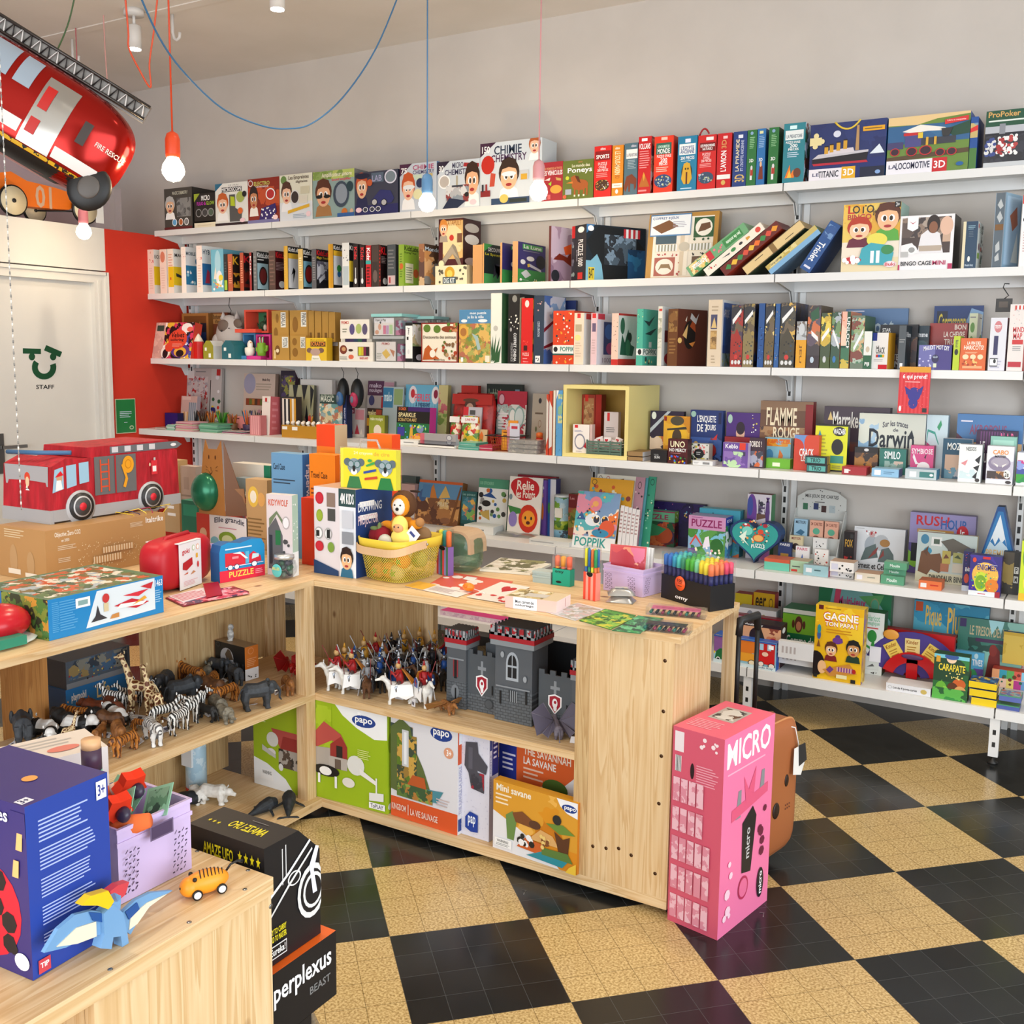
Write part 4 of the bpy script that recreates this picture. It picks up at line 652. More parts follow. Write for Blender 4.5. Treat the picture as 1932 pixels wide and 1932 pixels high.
def unlock(k,x0,x1,yt,i,label,y=-.318,D=.2,rib=True):
 a,b_,c_=cols[i%4]
 row(SZ[3],y,g3,k,'%s~%g,%g,%g~%s,%s,%s~n 0 30 100 100 %s,%s,%s,%s,2a2a30 9;p %s 0,0 100,0 100,40 50,62 0,40;x 4 4 96 40 %s,3a4a5a,2a2a2a 14 14;%s;e 34 12 64 20 c83a34;e 10 4 32 11 ddd;e 38 4 60 11 ddd;e 66 4 88 11 ddd#n 0 0 100 100 2a3a6a,3a3040,1a1a2a,6a4a3a 7~%s'%('gb',x0,x1,yt,a,b_,c_,b_,c_,a,'6a5a44',b_,a,'p eee 10,74 80,90 84,84 14,68' if i%2 else 'p eee 14,68 84,88 80,94 10,76',label),D)
unlock(K3,1722,1830,168,0,'dark escape game box with a red centre, leftmost of the escape games')
unlock(K3,1834,1934,158,1,'golden brown escape game box, second of the escape games')
unlock(K4,20,86,118,2,'escape game box, third of the row, with a jungle scene')
unlock(K4,146,210,118,3,'escape game box, fourth of the row, with a slanted white label')
unlock(K4,250,352,112,2,'escape game box with a bright yellow flash, fifth of the row')
row(SZ[3],-.318,g3,K4,'''
gb~100,142,116~24508f,1f3f78~x 10 10 90 90 3a78c0,1a2a5a 14 20~thin deep blue escape game box between two brown ones
gb~214,246,118~2a5a98,1f3f78~x 10 10 90 90 4a90c8,c8a050,1a2a5a 14 20~second thin blue escape game box in the row
bk~362,432,240~e0a020,c88818~n 0 60 100 100 b8bcc0,888,6a5a50 9;w 30 10 60 50 8a5a10 JEU;e 20 70 80 96 c8ccd0~yellow and grey mystery book standing among the escape games
gb~436,524,130~3a2e34,5a4a30~n 0 20 100 100 5a4a5a,8a6a4a,c86a3a,3a3034 9;p 2f5a40 20,88 80,98 90,80 30,74;p eee 30,60 84,50 88,42 34,52;e 30 8 60 18 b8c8d8~escape game box with purple tree scenery
gb~528,596,182~4a5a30,7a8a3a~n 0 20 100 100 c8a838,5a6a2a,e0c84a,3a4a2a 9;p eee 10,56 80,74 84,66 14,48;e 30 10 64 22 c8ccd0~green and yellow jungle escape game box
gb~600,664,175~3a5a3a,c8603a~n 0 20 100 100 a8b0b8,e0783a,6a8a5a,2a4a34 9;p eee 20,70 90,40 84,34 14,62;e 24 10 60 22 3a78b8~escape game box with a white temple and orange sky
gb~668,728,172~1f4a38,e0906a~n 0 40 60 100 e8b09a,e08050,f0c8b0 5;w 60 30 96 90 e8ece8 UNLOCK;n 0 0 100 36 1f4a38,c8b040,2f6a48 8~green escape game box with a pink sky and upright white lettering
gb~736,826,200~6a7a68,4a6a4a~n 0 10 100 96 8aa070,c8a878,4a7a5a,a8b8a8,7a3a2a 12;p f0f0f0 20,40 90,76 94,68 24,32~smaller escape game box beside the white word game
gb~692,1118,153,-.055,.05~5f7fa8,4a6a90~r 4 95 30 97 dde;t 26 58 78 84 cfe0ea Looot;n 0 0 100 50 6a88a8,4a7a6a,7a9ab8,5a6a90 7~large pale blue board game box standing behind the shorter games
gb~932,1190,262,-.2,.05~1c1a20,141418~t 6 84 28 92 fff STAR;t 6 76 28 83 fff WARS;n 0 0 100 72 3a2a30,5a3a34,28242c,6a4a30 8;t 20 20 60 34 ccc OUTER;t 20 4 60 18 ccc RIM~dark space themed board game box behind the white word game
gb~882,992,318,0,.07,0,0,12~eceae8,d8a030~r 0 78 30 100 2a3a88;t 26 42 82 60 222 CRACK;t 28 58 46 64 222 LE;y 28 32 80 40 c83a30,3a6ab8,3a9a5a,e8b030 4;l 16 20 74 28 bbb 2;r 44 0 100 12 c82030~white word game box with blue and red corners
gb~826,880,308,0,.1~e4e6e0,2a5a40~r 0 0 100 36 1f5a38;e 26 44 76 60 c8b8a0;t 20 6 80 18 fff PIJI~narrow white and green game spine beside the white word game
''',.2)
row(SZ[3],-.318,g3,K4,'''
gb~1062,1112,268~4a5056,1f3038~l 10 60 90 70 999 2;r 30 4 70 14 eee#t 4 74 84 86 eef0f4 Oriflamme;n 0 0 100 66 1f3038,2a4450,1a2a30 7;e 60 50 84 64 3a5060~dark slate card game box with a white script title
gb~1116,1268,270,-.17,.03~203440,1f3038~t 4 74 94 86 eef0f4 Oriflamme;n 0 0 100 66 24404c,1f3038,2a4c58 7;e 60 46 88 62 3a5a68~dark teal box with large white script title
gb~1204,1430,402,0,.08~443a80,2f2860~r 0 0 50 100 6a6aa8;e 40 28 62 62 2a2450;t 44 48 58 56 cde CLO;z 14 76 92 94 f0f0f8 MAUDIT MOT DIT;x 4 8 40 60 cce 9 8;r 46 10 56 26 d8e0c0~purple word game box with an arched white title
gb~1292,1628,133,-.05,.05~24407c,1c3060~r 6 62 28 92 1c2440;t 10 64 72 88 e0c840 Carcassonne;p 8ab0d8 60,60 76,96 100,90 100,60;n 0 0 100 56 3a6a9a,4a7ab0,8ab8a8 5~blue tile laying game box at the back with a yellow title
gb~1270,1528,252,-.13,.05~b82418,8a1810~n 0 0 100 100 b02014,c03020,9a1c12 3;t 66 86 96 97 f8ece0 BON;t 38 70 94 82 f8ece0 LA CHEVRE;t 40 54 98 66 f8ece0 TRUAND~red card game box with white title between blue and green boxes
gb~1535,1592,184,-.2,.2~c8d0b0,dfe4dc~e 16 66 70 84 5a8a3a;e 14 40 60 60 5a8a3a;l 10 90 90 96 888 1#l 40 90 90 95 777 1;e 30 10 98 60 5a9a38;e 60 30 100 64 4a8a30~white and green plant game box behind the orange bean game
gb~1438,1484,340,0,.1~b8cc28,a8bc20~w 30 66 70 88 234 Blackrock;e 20 44 76 62 222~lime green spine beside the orange bean game
gb~1486,1664,355,0,.06~d8642a,b84a1c~t 26 80 78 90 fff8e8 LA FIN DES;t 14 64 90 78 fff8e8 HARICOTS!;l 20 52 78 58 f8c8a0 2;e 10 34 34 50 f8d8b0;e 40 34 62 50 f8d8b0;e 68 34 90 50 f8d8b0;x 14 14 86 36 a83c18,f0c070 12 9;r 12 6 88 14 f0a878~orange bean themed card game box with a white title
gb~1682,1796,215,0,.1~dcdce4,a8a8bc~e 24 72 70 94 c87a80;t 28 80 66 86 fff TESTY;r 26 30 52 66 2f2a5a;l 14 4 80 26 b8b8cc 4;r 8 8 56 24 3a3a3a;r 10 10 54 22 e8e8ec;e 30 14 46 22 2a2a2a#n 0 0 100 100 c8c8d8,a8a8bc,e0e0ea 16~pale lilac party game box with a dark oval camera picture
gb~1808,1918,122,0,.1~e4dcd8,b8302a~t 26 58 96 66 c82830 MIND;t 30 48 86 57 c82830 MAP;r 26 40 94 47 c83030;l 30 30 90 38 999 3;r 8 6 90 14 b82838;x 20 70 90 92 889,d66 9 6;y 30 92 90 98 c84030,eee 5~tall white and red map quiz box at the right photo edge
''',.2)
P=onray(Vector((0,-.25,1.64)),Vector((1,0,0)),1775/3.632+1400);r=empty('luggage_tag',P,'black hanging tag on a wire hook above the lilac party game','tag')
P0=r.location;u=scale_at(P0)/3.632;zt=hgt(Vector((P0.x,P0.y,0)),85/3.632+540)
b=MB();b.box(-50*u,50*u,-.008,.008,zt-P0.z-90*u,zt-P0.z,'33302e').box(-30*u,26*u,-.009,-.008,zt-P0.z-60*u,zt-P0.z-20*u,'5a5048');b.build('tag_card',r)
MB().tube([(0,0,zt-P0.z),(25*u,0,zt-P0.z+20*u),(-12*u,0,zt-P0.z+75*u),(-5*u,0,zt-P0.z+100*u),(25*u,0,zt-P0.z+98*u)],.0022,'222').build('wire_hook',r)
flush()
# ================= wall shelf 4 =================
g4='things standing on the fourth wall shelf'
row(SZ[4],-.42,g4,K1,'''
bx~412,748,745,-.06,.02,5~b8b0ac,a8a09c~r 72 0 100 100 c0bcb8;x 76 14 96 86 d8d8dc,c83020,2f5a3a,e0c030,2a2a6a,e8e8e8 12 9;r 70 0 72 80 333;n 8 30 64 86 c8c0bc,c8c0bc,b03030,a8a4a8,c8c0bc 20;r 4 82 26 96 d8d4d0;r 86 88 96 99 b83030;l 30 92 64 96 777 1;e 20 22 36 32 c83028~large grey paint and drawing set leaning on the wall at the far left
bx~384,528,1000,1240,.03,6~c8a8a0,b0a0a8~r 6 88 60 98 d8c0b8;y 50 10 98 80 6a7a8a,a8b0b8 8;y 12 6 46 50 e8c8a8,c89a5a,d8b8a8 5~slim pink and grey colouring pack leaning at the left
bx~250,365,1155,1250,.05~1f1a6a,16124a~e 50 14 68 26 c83030~small dark navy pot box at the left end of the fourth shelf
bx~320,380,1030,1155,.03,0,0~c8c0bc,333~r 10 76 90 92 222;r 20 30 80 64 d8d4d0~slim black and white figure pack above the navy pot box
bx~955,1238,795,-.09,.03,4~c9b4a6,a08878~e 0 64 38 100 9a98b0;r 8 44 92 56 7a3a1a;y 10 45 90 55 8a3a1a,5a6a2a,a86a2a,4a3020 9;l 40 70 92 84 a89888 3;t 60 86 84 92 544 Moulin Roty;x 4 4 96 36 d88a70,555,b88a98 12 10~beige craft box with a brown window standing against the wall
bx~546,603,1188,1262,.03~d0c8a8,b8b090~e 34 60 70 96 f0f0f0;r 20 6 80 50 8a3a2a~small cream packet with a white ball figure
bx~702,768,1205,1272,.04~e0e4dc,1f6a5a~t 10 60 80 84 2a4a6a Comme;r 20 10 70 40 6a4a30~small white packet with a blue word beside the green notebooks
bx~820,985,1188,1278,.08~e08a88,d07a78,e8a09c~r 30 84 66 92 5a3030;e 4 -8 24 22 2a2020;e 26 -8 46 22 2a2020;e 48 -8 68 22 2a2020;e 70 -8 90 22 2a2020~pink carton with a row of black scallops along its base
bx~1022,1120,1178,1350,.05~d0888a,b86a6c~y 6 4 94 98 c87a80,e8a8a8 9~pink ribbed pencil tin beside the numbered book
nb~1124,1200,1002,1335,.16,4~e4d8d0,c06068~x 14 10 76 50 222 14 13;r 34 86 60 96 b83030;l 10 84 80 86 999 1;y 10 8 76 48 e4d8d0,333,e4d8d0 3#l 10 10 40 90 d08088 5~white and pink numbered art book on a little wooden stand
bx~1302,1445,1008,-.26,.05~2a2c30,3a3028~y 0 0 100 96 1c1c20,d8d0c4,20242a,e8e4dc,1a1a1e,c8902a,e0d8c8,c8902a 8;l 20 94 80 97 d8b090 1~row of black, white and gold pen packs
bx~1286,1420,768,-.1,.03,4~2a2438,3a2030~n 8 0 100 92 4a3a6a,2a2438,3a3450,8a8a3a 14;x 56 50 94 90 c83a3a,d8c040 6 12~dark violet craft box leaning behind the palm patterned book
nb~1360,1588,898,-.15,.02,5~b8b48e,5a5a48~p 1f2228 0,0 20,70 30,0;p 1f2228 14,100 26,60 36,100;p 1f2228 30,0 46,50 60,0;p 1f2228 50,100 62,66 74,100;p 1f2228 64,0 74,60 92,0;p 1f2228 84,100 90,50 100,90;p 7a8a5a 44,0 58,40 66,0~black and olive palm patterned notebook
bx~1488,1776,850,-.075,.03~e4e0dc,c8c0bc~c 72 30 88 62 b07a74 e4e0dc;l 76 44 84 50 b07a74 2;l 6 84 20 92 c8a8a8 1~large white box with a thin red ring mark against the wall
bk~1652,1862,985,-.25,.02,7~1f3a34,152a50~t 4 82 62 96 c8ccc0 MAGIC;t 4 93 60 100 a8b0a0 WATERCOLOUR;n 0 0 100 78 8fa0a0,c8b890,b8c4b8,a86a50,5a8a8a,d8c8a8 14~dark green painting book with a colourful fairy cover
bk~1870,1905,990,-.23,.05~1a2a58,142040~w 30 10 70 70 dde MAGIC ADVENT~deep blue book spine beside the painting book
''',.05)
row(SZ[4],-.42,g4,K2,'''
bx~240,478,862,1110,.02,5~c0b4b0,8a8480~r 0 74 62 100 5a3050;t 6 88 52 96 dcd mako;t 6 78 54 87 dcd moulages;r 54 52 100 72 b83034;e 6 56 28 74 4a4a7a;c 20 18 66 50 7a7468 c0b4b0;r 64 76 100 98 b88a98~tall grey moulding kit box with a plum coloured title
bx~384,570,915,1100,.02,5~a8b8b8,6a8a98~r 0 60 50 98 3a7aa0;t 6 72 44 90 dee mako;r 54 66 96 96 8aa06a~blue and green moulding kit box in the second row
bx~392,590,988,1172,.02,4~dcdcd4,a8b0a0~r 6 10 50 88 7a9a2a;t 10 66 46 82 f0f4e0 mako;l 12 54 44 62 dfe8c0 1;r 56 44 100 90 4a7a34;t 62 50 96 68 e8f0d8 mo;e 14 28 46 50 c87a3a~white moulding kit box with two green panels
bx~50,236,1108,1310,.04,3~c8bcb8,a89c98~r 0 80 48 100 8a3048;t 4 84 42 96 ecd mako;r 52 60 96 94 d08a90;p b83040 16,8 30,50 44,8;p b83a48 50,8 62,46 76,8;p e8d8c8 76,8 84,30 92,8;r 0 0 100 10 d8d0c8~moulding kit box picturing little red houses
bx~242,386,1112,1300,.03,3~3a2a20,5a3a20~t 6 76 60 94 ecd89a mako;r 60 70 98 96 a8442a;r 0 40 100 66 c8902a;r 0 0 100 38 5a3a24~dark brown and amber moulding kit box
bx~270,412,1175,1335,.04,2~9aa030,7a8028~t 8 74 88 92 f0f0d0 mako moulages;e 30 10 80 60 e8dcc8;r 0 0 100 10 e8e8dc~olive moulding kit box in front of the others
bx~575,905,897,1180,.02,5~6ab0cc,8ac0d0~y 0 0 100 70 6ab0cc,82c0d8 26;e 10 66 34 98 e8e0e0;e 76 66 98 98 e8e4e0;e 16 76 28 92 c8303a;e 82 76 94 92 8a1a3a;t 28 70 72 84 e05a70 PERLES;t 32 58 74 68 2a4a78 a repasser;e 12 -10 84 54 1f7a4a;e 20 -4 76 44 3a9a6a;e 26 22 60 50 b8e0c8~blue carded bead set with a dome of green beads
bx~880,972,900,-.1,.03,4~c8bc80,a89c60~n 0 50 100 90 c8bc80,c86a70,c8bc80 8;n 0 0 100 50 8ab05a,c8d88a,d8e0a0 9~pale yellow carded bead set behind the blue one
gb~515,815,1100,1405,.06,4~1f6a3a,b83a8a~r 0 56 100 88 16120f;r 0 88 100 100 3a1a60;r 0 88 34 100 16120f;t 6 90 28 98 e8703a 15 CARDS;t 5 72 58 84 e8d8a0 SPARKLE;t 5 60 62 69 d8b870 SCRATCH ART;r 4 20 26 44 3a3a90;p d8a83a 40,6 44,50 50,52 52,24 62,14 60,0;e 52 0 84 30 d87a2a;e 56 4 76 24 e8a84a;e 62 30 84 52 7a8ab0;x 4 6 96 50 8ad08a,5ab0e0,e8e84a,c05ab0 24 6~black and green sparkle scratch art box with a giraffe and a lion
bx~738,1062,1392,1440,.14,0,.014~a8a4a4,b8b4b8,c8c4c8~r 0 0 12 100 d86a78;c 74 10 90 90 667 ccc~lower boxed art set of the flat stack with a pink end
bx~738,1062,1345,1440,.14,0,.036~a8a4a4,b8b4b8,c8c4c8~r 0 0 12 100 d86a78;c 74 10 90 90 667 ccc~upper boxed art set of the flat stack with a pink end
nb~718,1050,1442,1474,.13~2a2426,e8e4e0,3a3436~r 0 10 100 70 f0ece4~flat dark notebook under the stack of boxed art sets
nb~552,724,1400,1436,.12~ecece8,dcdcd8,f4f4f0~l 20 30 80 70 888 1~flat white book behind the orange carton with a hook tab
bx~1110,1262,905,-.1,.03~b02820,8a1c14~r 0 0 100 40 8a1c14~small bright red packet behind the portrait bag
bk~1340,1665,892,-.09,.02~14221e,101814~t 6 70 40 92 8a9a80 Ladybird;r 80 60 92 92 6a8090;l 6 56 50 64 6a7a64 1~dark green rectangular book with a pale title at the wall
bx~1422,1690,955,1340,.05,6~b0283c,6a2030~n 0 20 100 76 a8b8b0,b0283c,d8d8d0,8a9a9a 9;c 4 74 26 96 8a2038 d0a0a8;l 6 30 40 62 e8e0e0 6;c 42 40 66 70 8fb0a8 e8e8e0;c 60 34 94 74 8fb0a8 d0dcd8~raspberry red jewellery kit box with round pale shapes
bx~1742,1880,978,1330,.05,4~b4aa98,6a5a50~l 20 60 80 68 6a5a48 1;e 40 82 60 92 2a2a30;c 44 38 64 52 8a6a48 b4aa98;e 24 30 38 40 6a7050;n 0 0 100 14 b8402a,e8c8a0,b4aa98 20~tall pale beige box beside the pink jewellery kit box
bx~1236,1338,1303,1425,.01,8~d0b088,a88858~p d8682a 30,62 50,90 72,62;r 34 20 68 62 c86a2a;r 44 20 58 44 5a7a2a~small wooden picture plaque with an orange house
nb~1085,1270,1460,1502,.12~4a9a8a,5aa090,78b8a8~r 0 40 100 50 cfe0d8~lower teal notebook of the little pile by the wire basket
nb~1068,1245,1425,1470,.12,0,.0135~5aa896,4a9a8a,88c8b8~r 0 40 100 50 cfe0d8~upper teal notebook of the little pile by the wire basket
nb~1274,1396,1450,1498,.1~a83048,982840,c04058~r 0 40 100 50 e0c0c4~dark pink notebook lying beside the teal ones
''',.05)
flush()
def rucksack(k,cx,yt,yb,w,col,label,emblem):
 y=-.22;zt=SZ[3]-.03
 P=onshelf(k,cx,4,y);P.z=0;z1=hgt(P,yt/k[0]+k[2]);z0=max(hgt(P,yb/k[0]+k[2]),SZ[4]+.01);u=scale_at(Vector((P.x,y,z1)))/k[0]
 r=empty('toy_rucksack',(P.x,y,z0),label,'bag',g4);H=z1-z0
 MB().ell((0,0,H*.5),(w*u,.04,H*.52),'17181a',16).build('bag_body',r)
 b=MB();b.ell((0,-.03,H*.3),(w*u*.72,.022,H*.27),emblem,14).ell((0,-.05,H*.3),(w*u*.3,.006,H*.12),'5a6a7a');b.build('front_pocket',r)
 MB().tube([(0,0,H),(.006,0,H+.03),(-.01,0,H+.06),(0,0,H+.09),(.014,0,H+.092)],.0018,'222').build('wire_hook',r)
rucksack(K2,40,840,1100,52,0,'small black child rucksack hanging from a hook, left of the pink pocketed one','2f5a8a')
rucksack(K2,168,845,1110,58,0,'small black child rucksack with a magenta pocket hanging from a hook','a02048')
def pencil_tub(px,py,n,cols,hgt_,spread,label,tubcol,k=K1,s=4,rt=.028,th=.05,name='pencil_tub'):
 P=AS(px/k[0]+k[1],py/k[0]+k[2],SZ[s],hi=-.26);r=empty(name,P+Vector((0,0,.0006)),label,'pencil pot',g4)
 MB().lathe([(rt*.9,0),(rt,th),(rt*.93,th),(rt*.85,.004)],tubcol,n=14).build('tub',r)
 rn=random.Random(px)
 for i in range(n):
  a=rn.uniform(0,2*PI);q=rn.uniform(.2,1)*rt*.55;t=rn.uniform(.5,1)*spread;d=Vector((math.cos(a)*t,math.sin(a)*t*.5,1)).normalized();L=hgt_*rn.uniform(.85,1)
  o=Vector((math.cos(a)*q*.4,math.sin(a)*q*.4,.007));c=cols[i%len(cols)]
  MB().tube([o,o+d*L*.92,o+d*L],[.0035,.0035,.0008],c,6).build('pencil',r)
pencil_tub(530,1215,8,['222','343438','7a8a90'],.12,.35,'tub of black and grey pens at the left of the pencil display','6a4a30')
pencil_tub(600,1215,12,['5a3018','7a4820','3a2010'],.12,.5,'tub of dark brown pencils between black pens and orange ones','5a4028')
pencil_tub(680,1220,12,['b8641c','8a4818','c87a28'],.12,.4,'tub of orange brown pencils left of the green pencils','8a6a30')
pencil_tub(768,1215,12,['3a7a20','4a9a2a','2a5a18'],.12,.45,'tub of bright green pencils in the pencil display','7a6a3a')
pencil_tub(872,1205,10,['b06018','6a3414','8a5a1c'],.11,.4,'tub of amber pencils right of the green pencils','6a4a30')
pencil_tub(1010,1200,9,['e0702a','4a8ac0','20202a','3a3a6a'],.14,.35,'tub of novelty pens with orange and blue tops','3a2a50',rt=.035)
pencil_tub(1105,1200,7,['1c1c20','e0702a','303038'],.14,.25,'tub of black novelty pens with one orange top','28202c',rt=.03)
pencil_tub(1560,1235,9,['c8882a','4a2a18','b83020'],.13,.35,'tub of gold and red pencils left of the painting book','5a1c18')
def pile(px,py,n,w,d,t,cols,label,k=K1,s=4,z0=0,name='greeting_card_stack',part='card',grp=g4,top=''):
 P=(AS(px/k[0]+k[1],py/k[0]+k[2],SZ[s],hi=-.14)if s else AZ(px/k[0]+k[1],py/k[0]+k[2],z0));r=empty(name,P+Vector((0,0,.0006)),label,'stack of cards',grp);rn=random.Random(px)
 for i in range(n):
  b=MB();b.T=Matrix.Rotation(rn.uniform(-.08,.08),4,'Z')@Matrix.Translation((rn.uniform(-.006,.006),rn.uniform(-.004,.004),i*(t+.0005)))
  b.box(-w/2,w/2,0,d,0,t,cols[i%len(cols)])
  if i==n-1 and top:b.decals(((-w/2,0,t),(w,0,0),(0,d,0),(0,0,1)),top)
  b.build(part,r)
 return r
pile(210,1312,3,.09,.1,.004,['c8b0a8','d8c8c0','a89088'],'loose pile of pale cards at the shelf end by the red wall')
pile(300,1312,5,.07,.1,.0065,['8ab8a0','a8c8b8','c8d8cc'],'little pile of pale green notebooks, left of the pink ones',name='notebook_pile',part='notebook')
pile(425,1322,8,.15,.12,.0065,['d89aa0','c8c8a8','c87a88','d8a8b0'],'pile of pink and cream notebooks on the fourth shelf',name='notebook_pile',part='notebook')
pile(645,1325,6,.16,.12,.008,['6aa888','8ab8a0','5a9a7a'],'pile of green notebooks with a tiny sharpener in front',name='notebook_pile',part='notebook')
pile(860,1340,4,.17,.13,.003,['d8d4d4','c85a80','2a2a2a','a8a8b0'],'fanned white, pink and black sticker sheets in front of the pink carton',top='n 0 0 100 100 a8b0a8,c87a8a,e0d8d8,8a9a90 22')
A=AS(*kq(K1,1312,1365),SZ[4]);B=AS(*kq(K1,1636,1385),SZ[4]);w=(B-A).length
r=empty('doll_tray',A+Vector((0,0,.0006)),'mustard yellow cardboard tray full of little dolls','tray',g4,math.atan2((B-A).y,(B-A).x))
b=MB();TC='b8821c';b.box(0,w,0,.003,0,.07,TC).box(0,w,.117,.12,0,.07,TC).box(0,.003,.003,.117,0,.07,TC).box(w-.003,w,.003,.117,0,.07,TC).box(.003,w-.003,.003,.117,0,.003,TC).box(w*.02,w*.16,-.001,0,.045,.062,'f0ece4').box(w*.3,w*.45,-.001,0,.042,.062,'f0ece4');b.build('tray_box',r)
for i in range(14):
 b=MB();x=.02+(i%7)*(w-.04)/6;yy=.03+.05*(i//7);c=['d8c8b8','b8a090','eee8e4','8ac8b0','6ab89a','e8e8e8','c8b0a0'][(i*3)%7]
 b.lathe([(.012,0),(.014,.04),(.007,.065)],c,n=10).ell((0,0,.078),.011,'e8d8c8' if i%2 else 'f4f4f0');
 if i%3==0:b.box(.004,.022,-.016,-.0155,.03,.055,'f0eee8')
 o=b.build('little_doll',loc=Vector(A)+Vector(((math.cos(r.rotation_euler.z)*x-math.sin(r.rotation_euler.z)*yy),math.sin(r.rotation_euler.z)*x+math.cos(r.rotation_euler.z)*yy,.0045)));tag(o,'tiny pastel doll standing in the mustard yellow tray','doll','little dolls in the mustard tray')
def bag(k,x0,x1,yt,yb,cols,label,name='toy_packet',cat='packet',neck=None,y=None,s=4,dec='',grp=g4,thick=.018):
 P=AS((x0+x1)/2/k[0]+k[1],yb/k[0]+k[2],SZ[s])if y is None else onshelf(k,(x0+x1)/2,s,y);u=scale_at(P)/k[0];W=(x1-x0)*u/.9;H=hgt(P,yt/k[0]+k[2])
 b=MB();b.T=Matrix.Rotation(-.12,4,'X');n=7;top=cols.split('/')[-1];m=NA(cols.split('/')[0],45)
 vs=[];fs=[]
 for i in range(n+1):
  v=i/n;wd=W/2*(1 if v<.75 else 1-.15*(v-.75)/.25);th=thick*math.sin(PI*min(max(v,.08),.98))**.6
  for j in range(12):a=2*PI*j/12;vs.append((wd*math.cos(a)*(.92+.08*abs(math.cos(a))),th*math.sin(a),.003+v*H*.98))
 for i in range(n):
  for j in range(12):fs.append((i*12+j,i*12+(j+1)%12,i*12+12+(j+1)%12,i*12+12+j))
 b.add(vs,fs+[tuple(range(12))[::-1],tuple(n*12+j for j in range(12))],m,True)
 b.box(-W*.46,W*.46,-thick-.001,-thick,H*.76,H*.96,top)
 if dec:b.decals(((-W*.4,-thick-.0012,H*.05),(W*.8,0,0),(0,0,H*.9),(0,-1,0)),dec)
 return tag(b.build(name,loc=P+Vector((0,0,.004))),label,cat,grp)
bag(K2,1000,1420,975,1340,'a01c18,8a1410,a01c18,b82420/b02820','large red gift bag printed with a figure in a brown hat',y=-.16,dec='e 30 66 62 92 4a3028;e 34 58 56 82 b8907a;e 24 84 70 92 5a3a28;p 6a7a70 20,10 34,60 56,56 64,10',thick=.03)
bag(K2,1000,1105,1185,1400,'e8e0c8,c83028,5a8a3a,e8c8a0,b82020/e8e4e0','clear sweet bag with a white header, left one of the pair')
bag(K2,1100,1275,1190,1420,'e8e0c8,c83028,5a8a3a,e8c8a0,d8b830/e8e8e4','clear sweet bag with a white header and green and red sweets, right one',dec='t 20 84 90 96 c82838 JUNE POP')
row(SZ[4],-.42,g4,K2,'''
pk~1112,1280,1100,1400,.01,6~c8c4c8,b0a8b0~r 0 78 28 100 d83038;l 12 66 88 72 888 1;r 36 80 66 92 555~grey hanging card tag with a red corner above the sweet bags
''')
flush()
A=AS(*kq(K2,1408,1500),SZ[4]);B=AS(*kq(K2,1530,1508),SZ[4]);w=(B-A).length+.01
r=empty('wire_basket',A+Vector((0,0,.001)),'copper wire basket with a black rim holding card packets','basket',g4)
b=MB();CW=M('b05a28',.3,.8)
for i in range(9):
 x=w*i/8;b.tube([(x,0,.003),(x*1.25-.012,-.015,.075)],.0011,CW,5).tube([(x,.09,.003),(x*1.25-.012,.105,.075)],.0011,CW,5).tube([(x,0,.003),(x,.09,.003)],.0011,CW,5)
for i in range(5):z=.003+.016*i;e=.015*i/4;b.tube([(-e,-e,z),(w*1.0+e*2,-e,z),(w+e*2,.09+e,z),(-e,.09+e,z),(-e,-e,z)],.001,CW,5)
b.build('wire_mesh',r);MB().tube([(-.04,-.02,.078),(w*1.25+.03,-.02,.078),(w*1.25+.03,.11,.078),(-.04,.11,.078),(-.04,-.02,.078)],.0025,'222').build('rim',r)
for i,(c,x,h,t_)in enumerate((('e0902a',.0,.10,0),('e0902a',.045,.15,.01),('e8a83a',.012,.085,-.01),('d8909a',.05,.12,0),('e0a0a8',.062,.115,0),('d8909a',.07,.11,.01),('c8c8d4',.085,.14,.01))):
 b=MB();b.box(0,.055,0,.006,0,h,c).box(.01,.045,-.0006,0,h*.8,h*.9,'7a4a1a' if i<3 else 'b83040')
 tag(b.build('card_packet',loc=A+Vector((x+.002,.010+.0105*(6-i),.0055))),['orange card packet at the left of the wire basket','tallest orange card packet in the wire basket','yellow orange card packet at the front of the wire basket','pink card packet in the wire basket','pink card packet in the wire basket','pink card packet in the wire basket','clear silver packet at the right of the wire basket'][i],'card packet','card packets in the wire basket')
for i in range(3):
 A=AS(*kq(K2,1538,1535),SZ[4]);b=MB();G=M('dcdcd8',.12,0,.6,.7);b.box(0,.165,0,.08,0,.022,G).box(.006,.158,.004,.076,.003,.018,NA('8a8078,c8bca8,a09488,6a6460',60));tag(b.build('clear_box',loc=A+Vector((.002*i,0,.0006+i*.0228))),'flat clear box of beads, %s of the three stacked'%['lowest','middle','topmost'][i],'box','clear bead boxes on the fourth shelf')
P=AS(*kq(K2,1806,1440),SZ[4])+Vector((0,.02,0));b=MB();b.lathe([(.0,.001),(.026,.001),(.03,.02),(.024,.05),(.016,.062)],'c02a20');b.box(-.02,.02,-.031,-.03,.014,.042,'f0ece4');ob=b.build('slime_jar',loc=P);tag(ob,'round red jar with a white label and orange lid beside the clear boxes','jar',g4);MB().lathe([(.018,.0625),(.018,.085),(.01,.09)],'e0702a').build('jar_lid',ob)
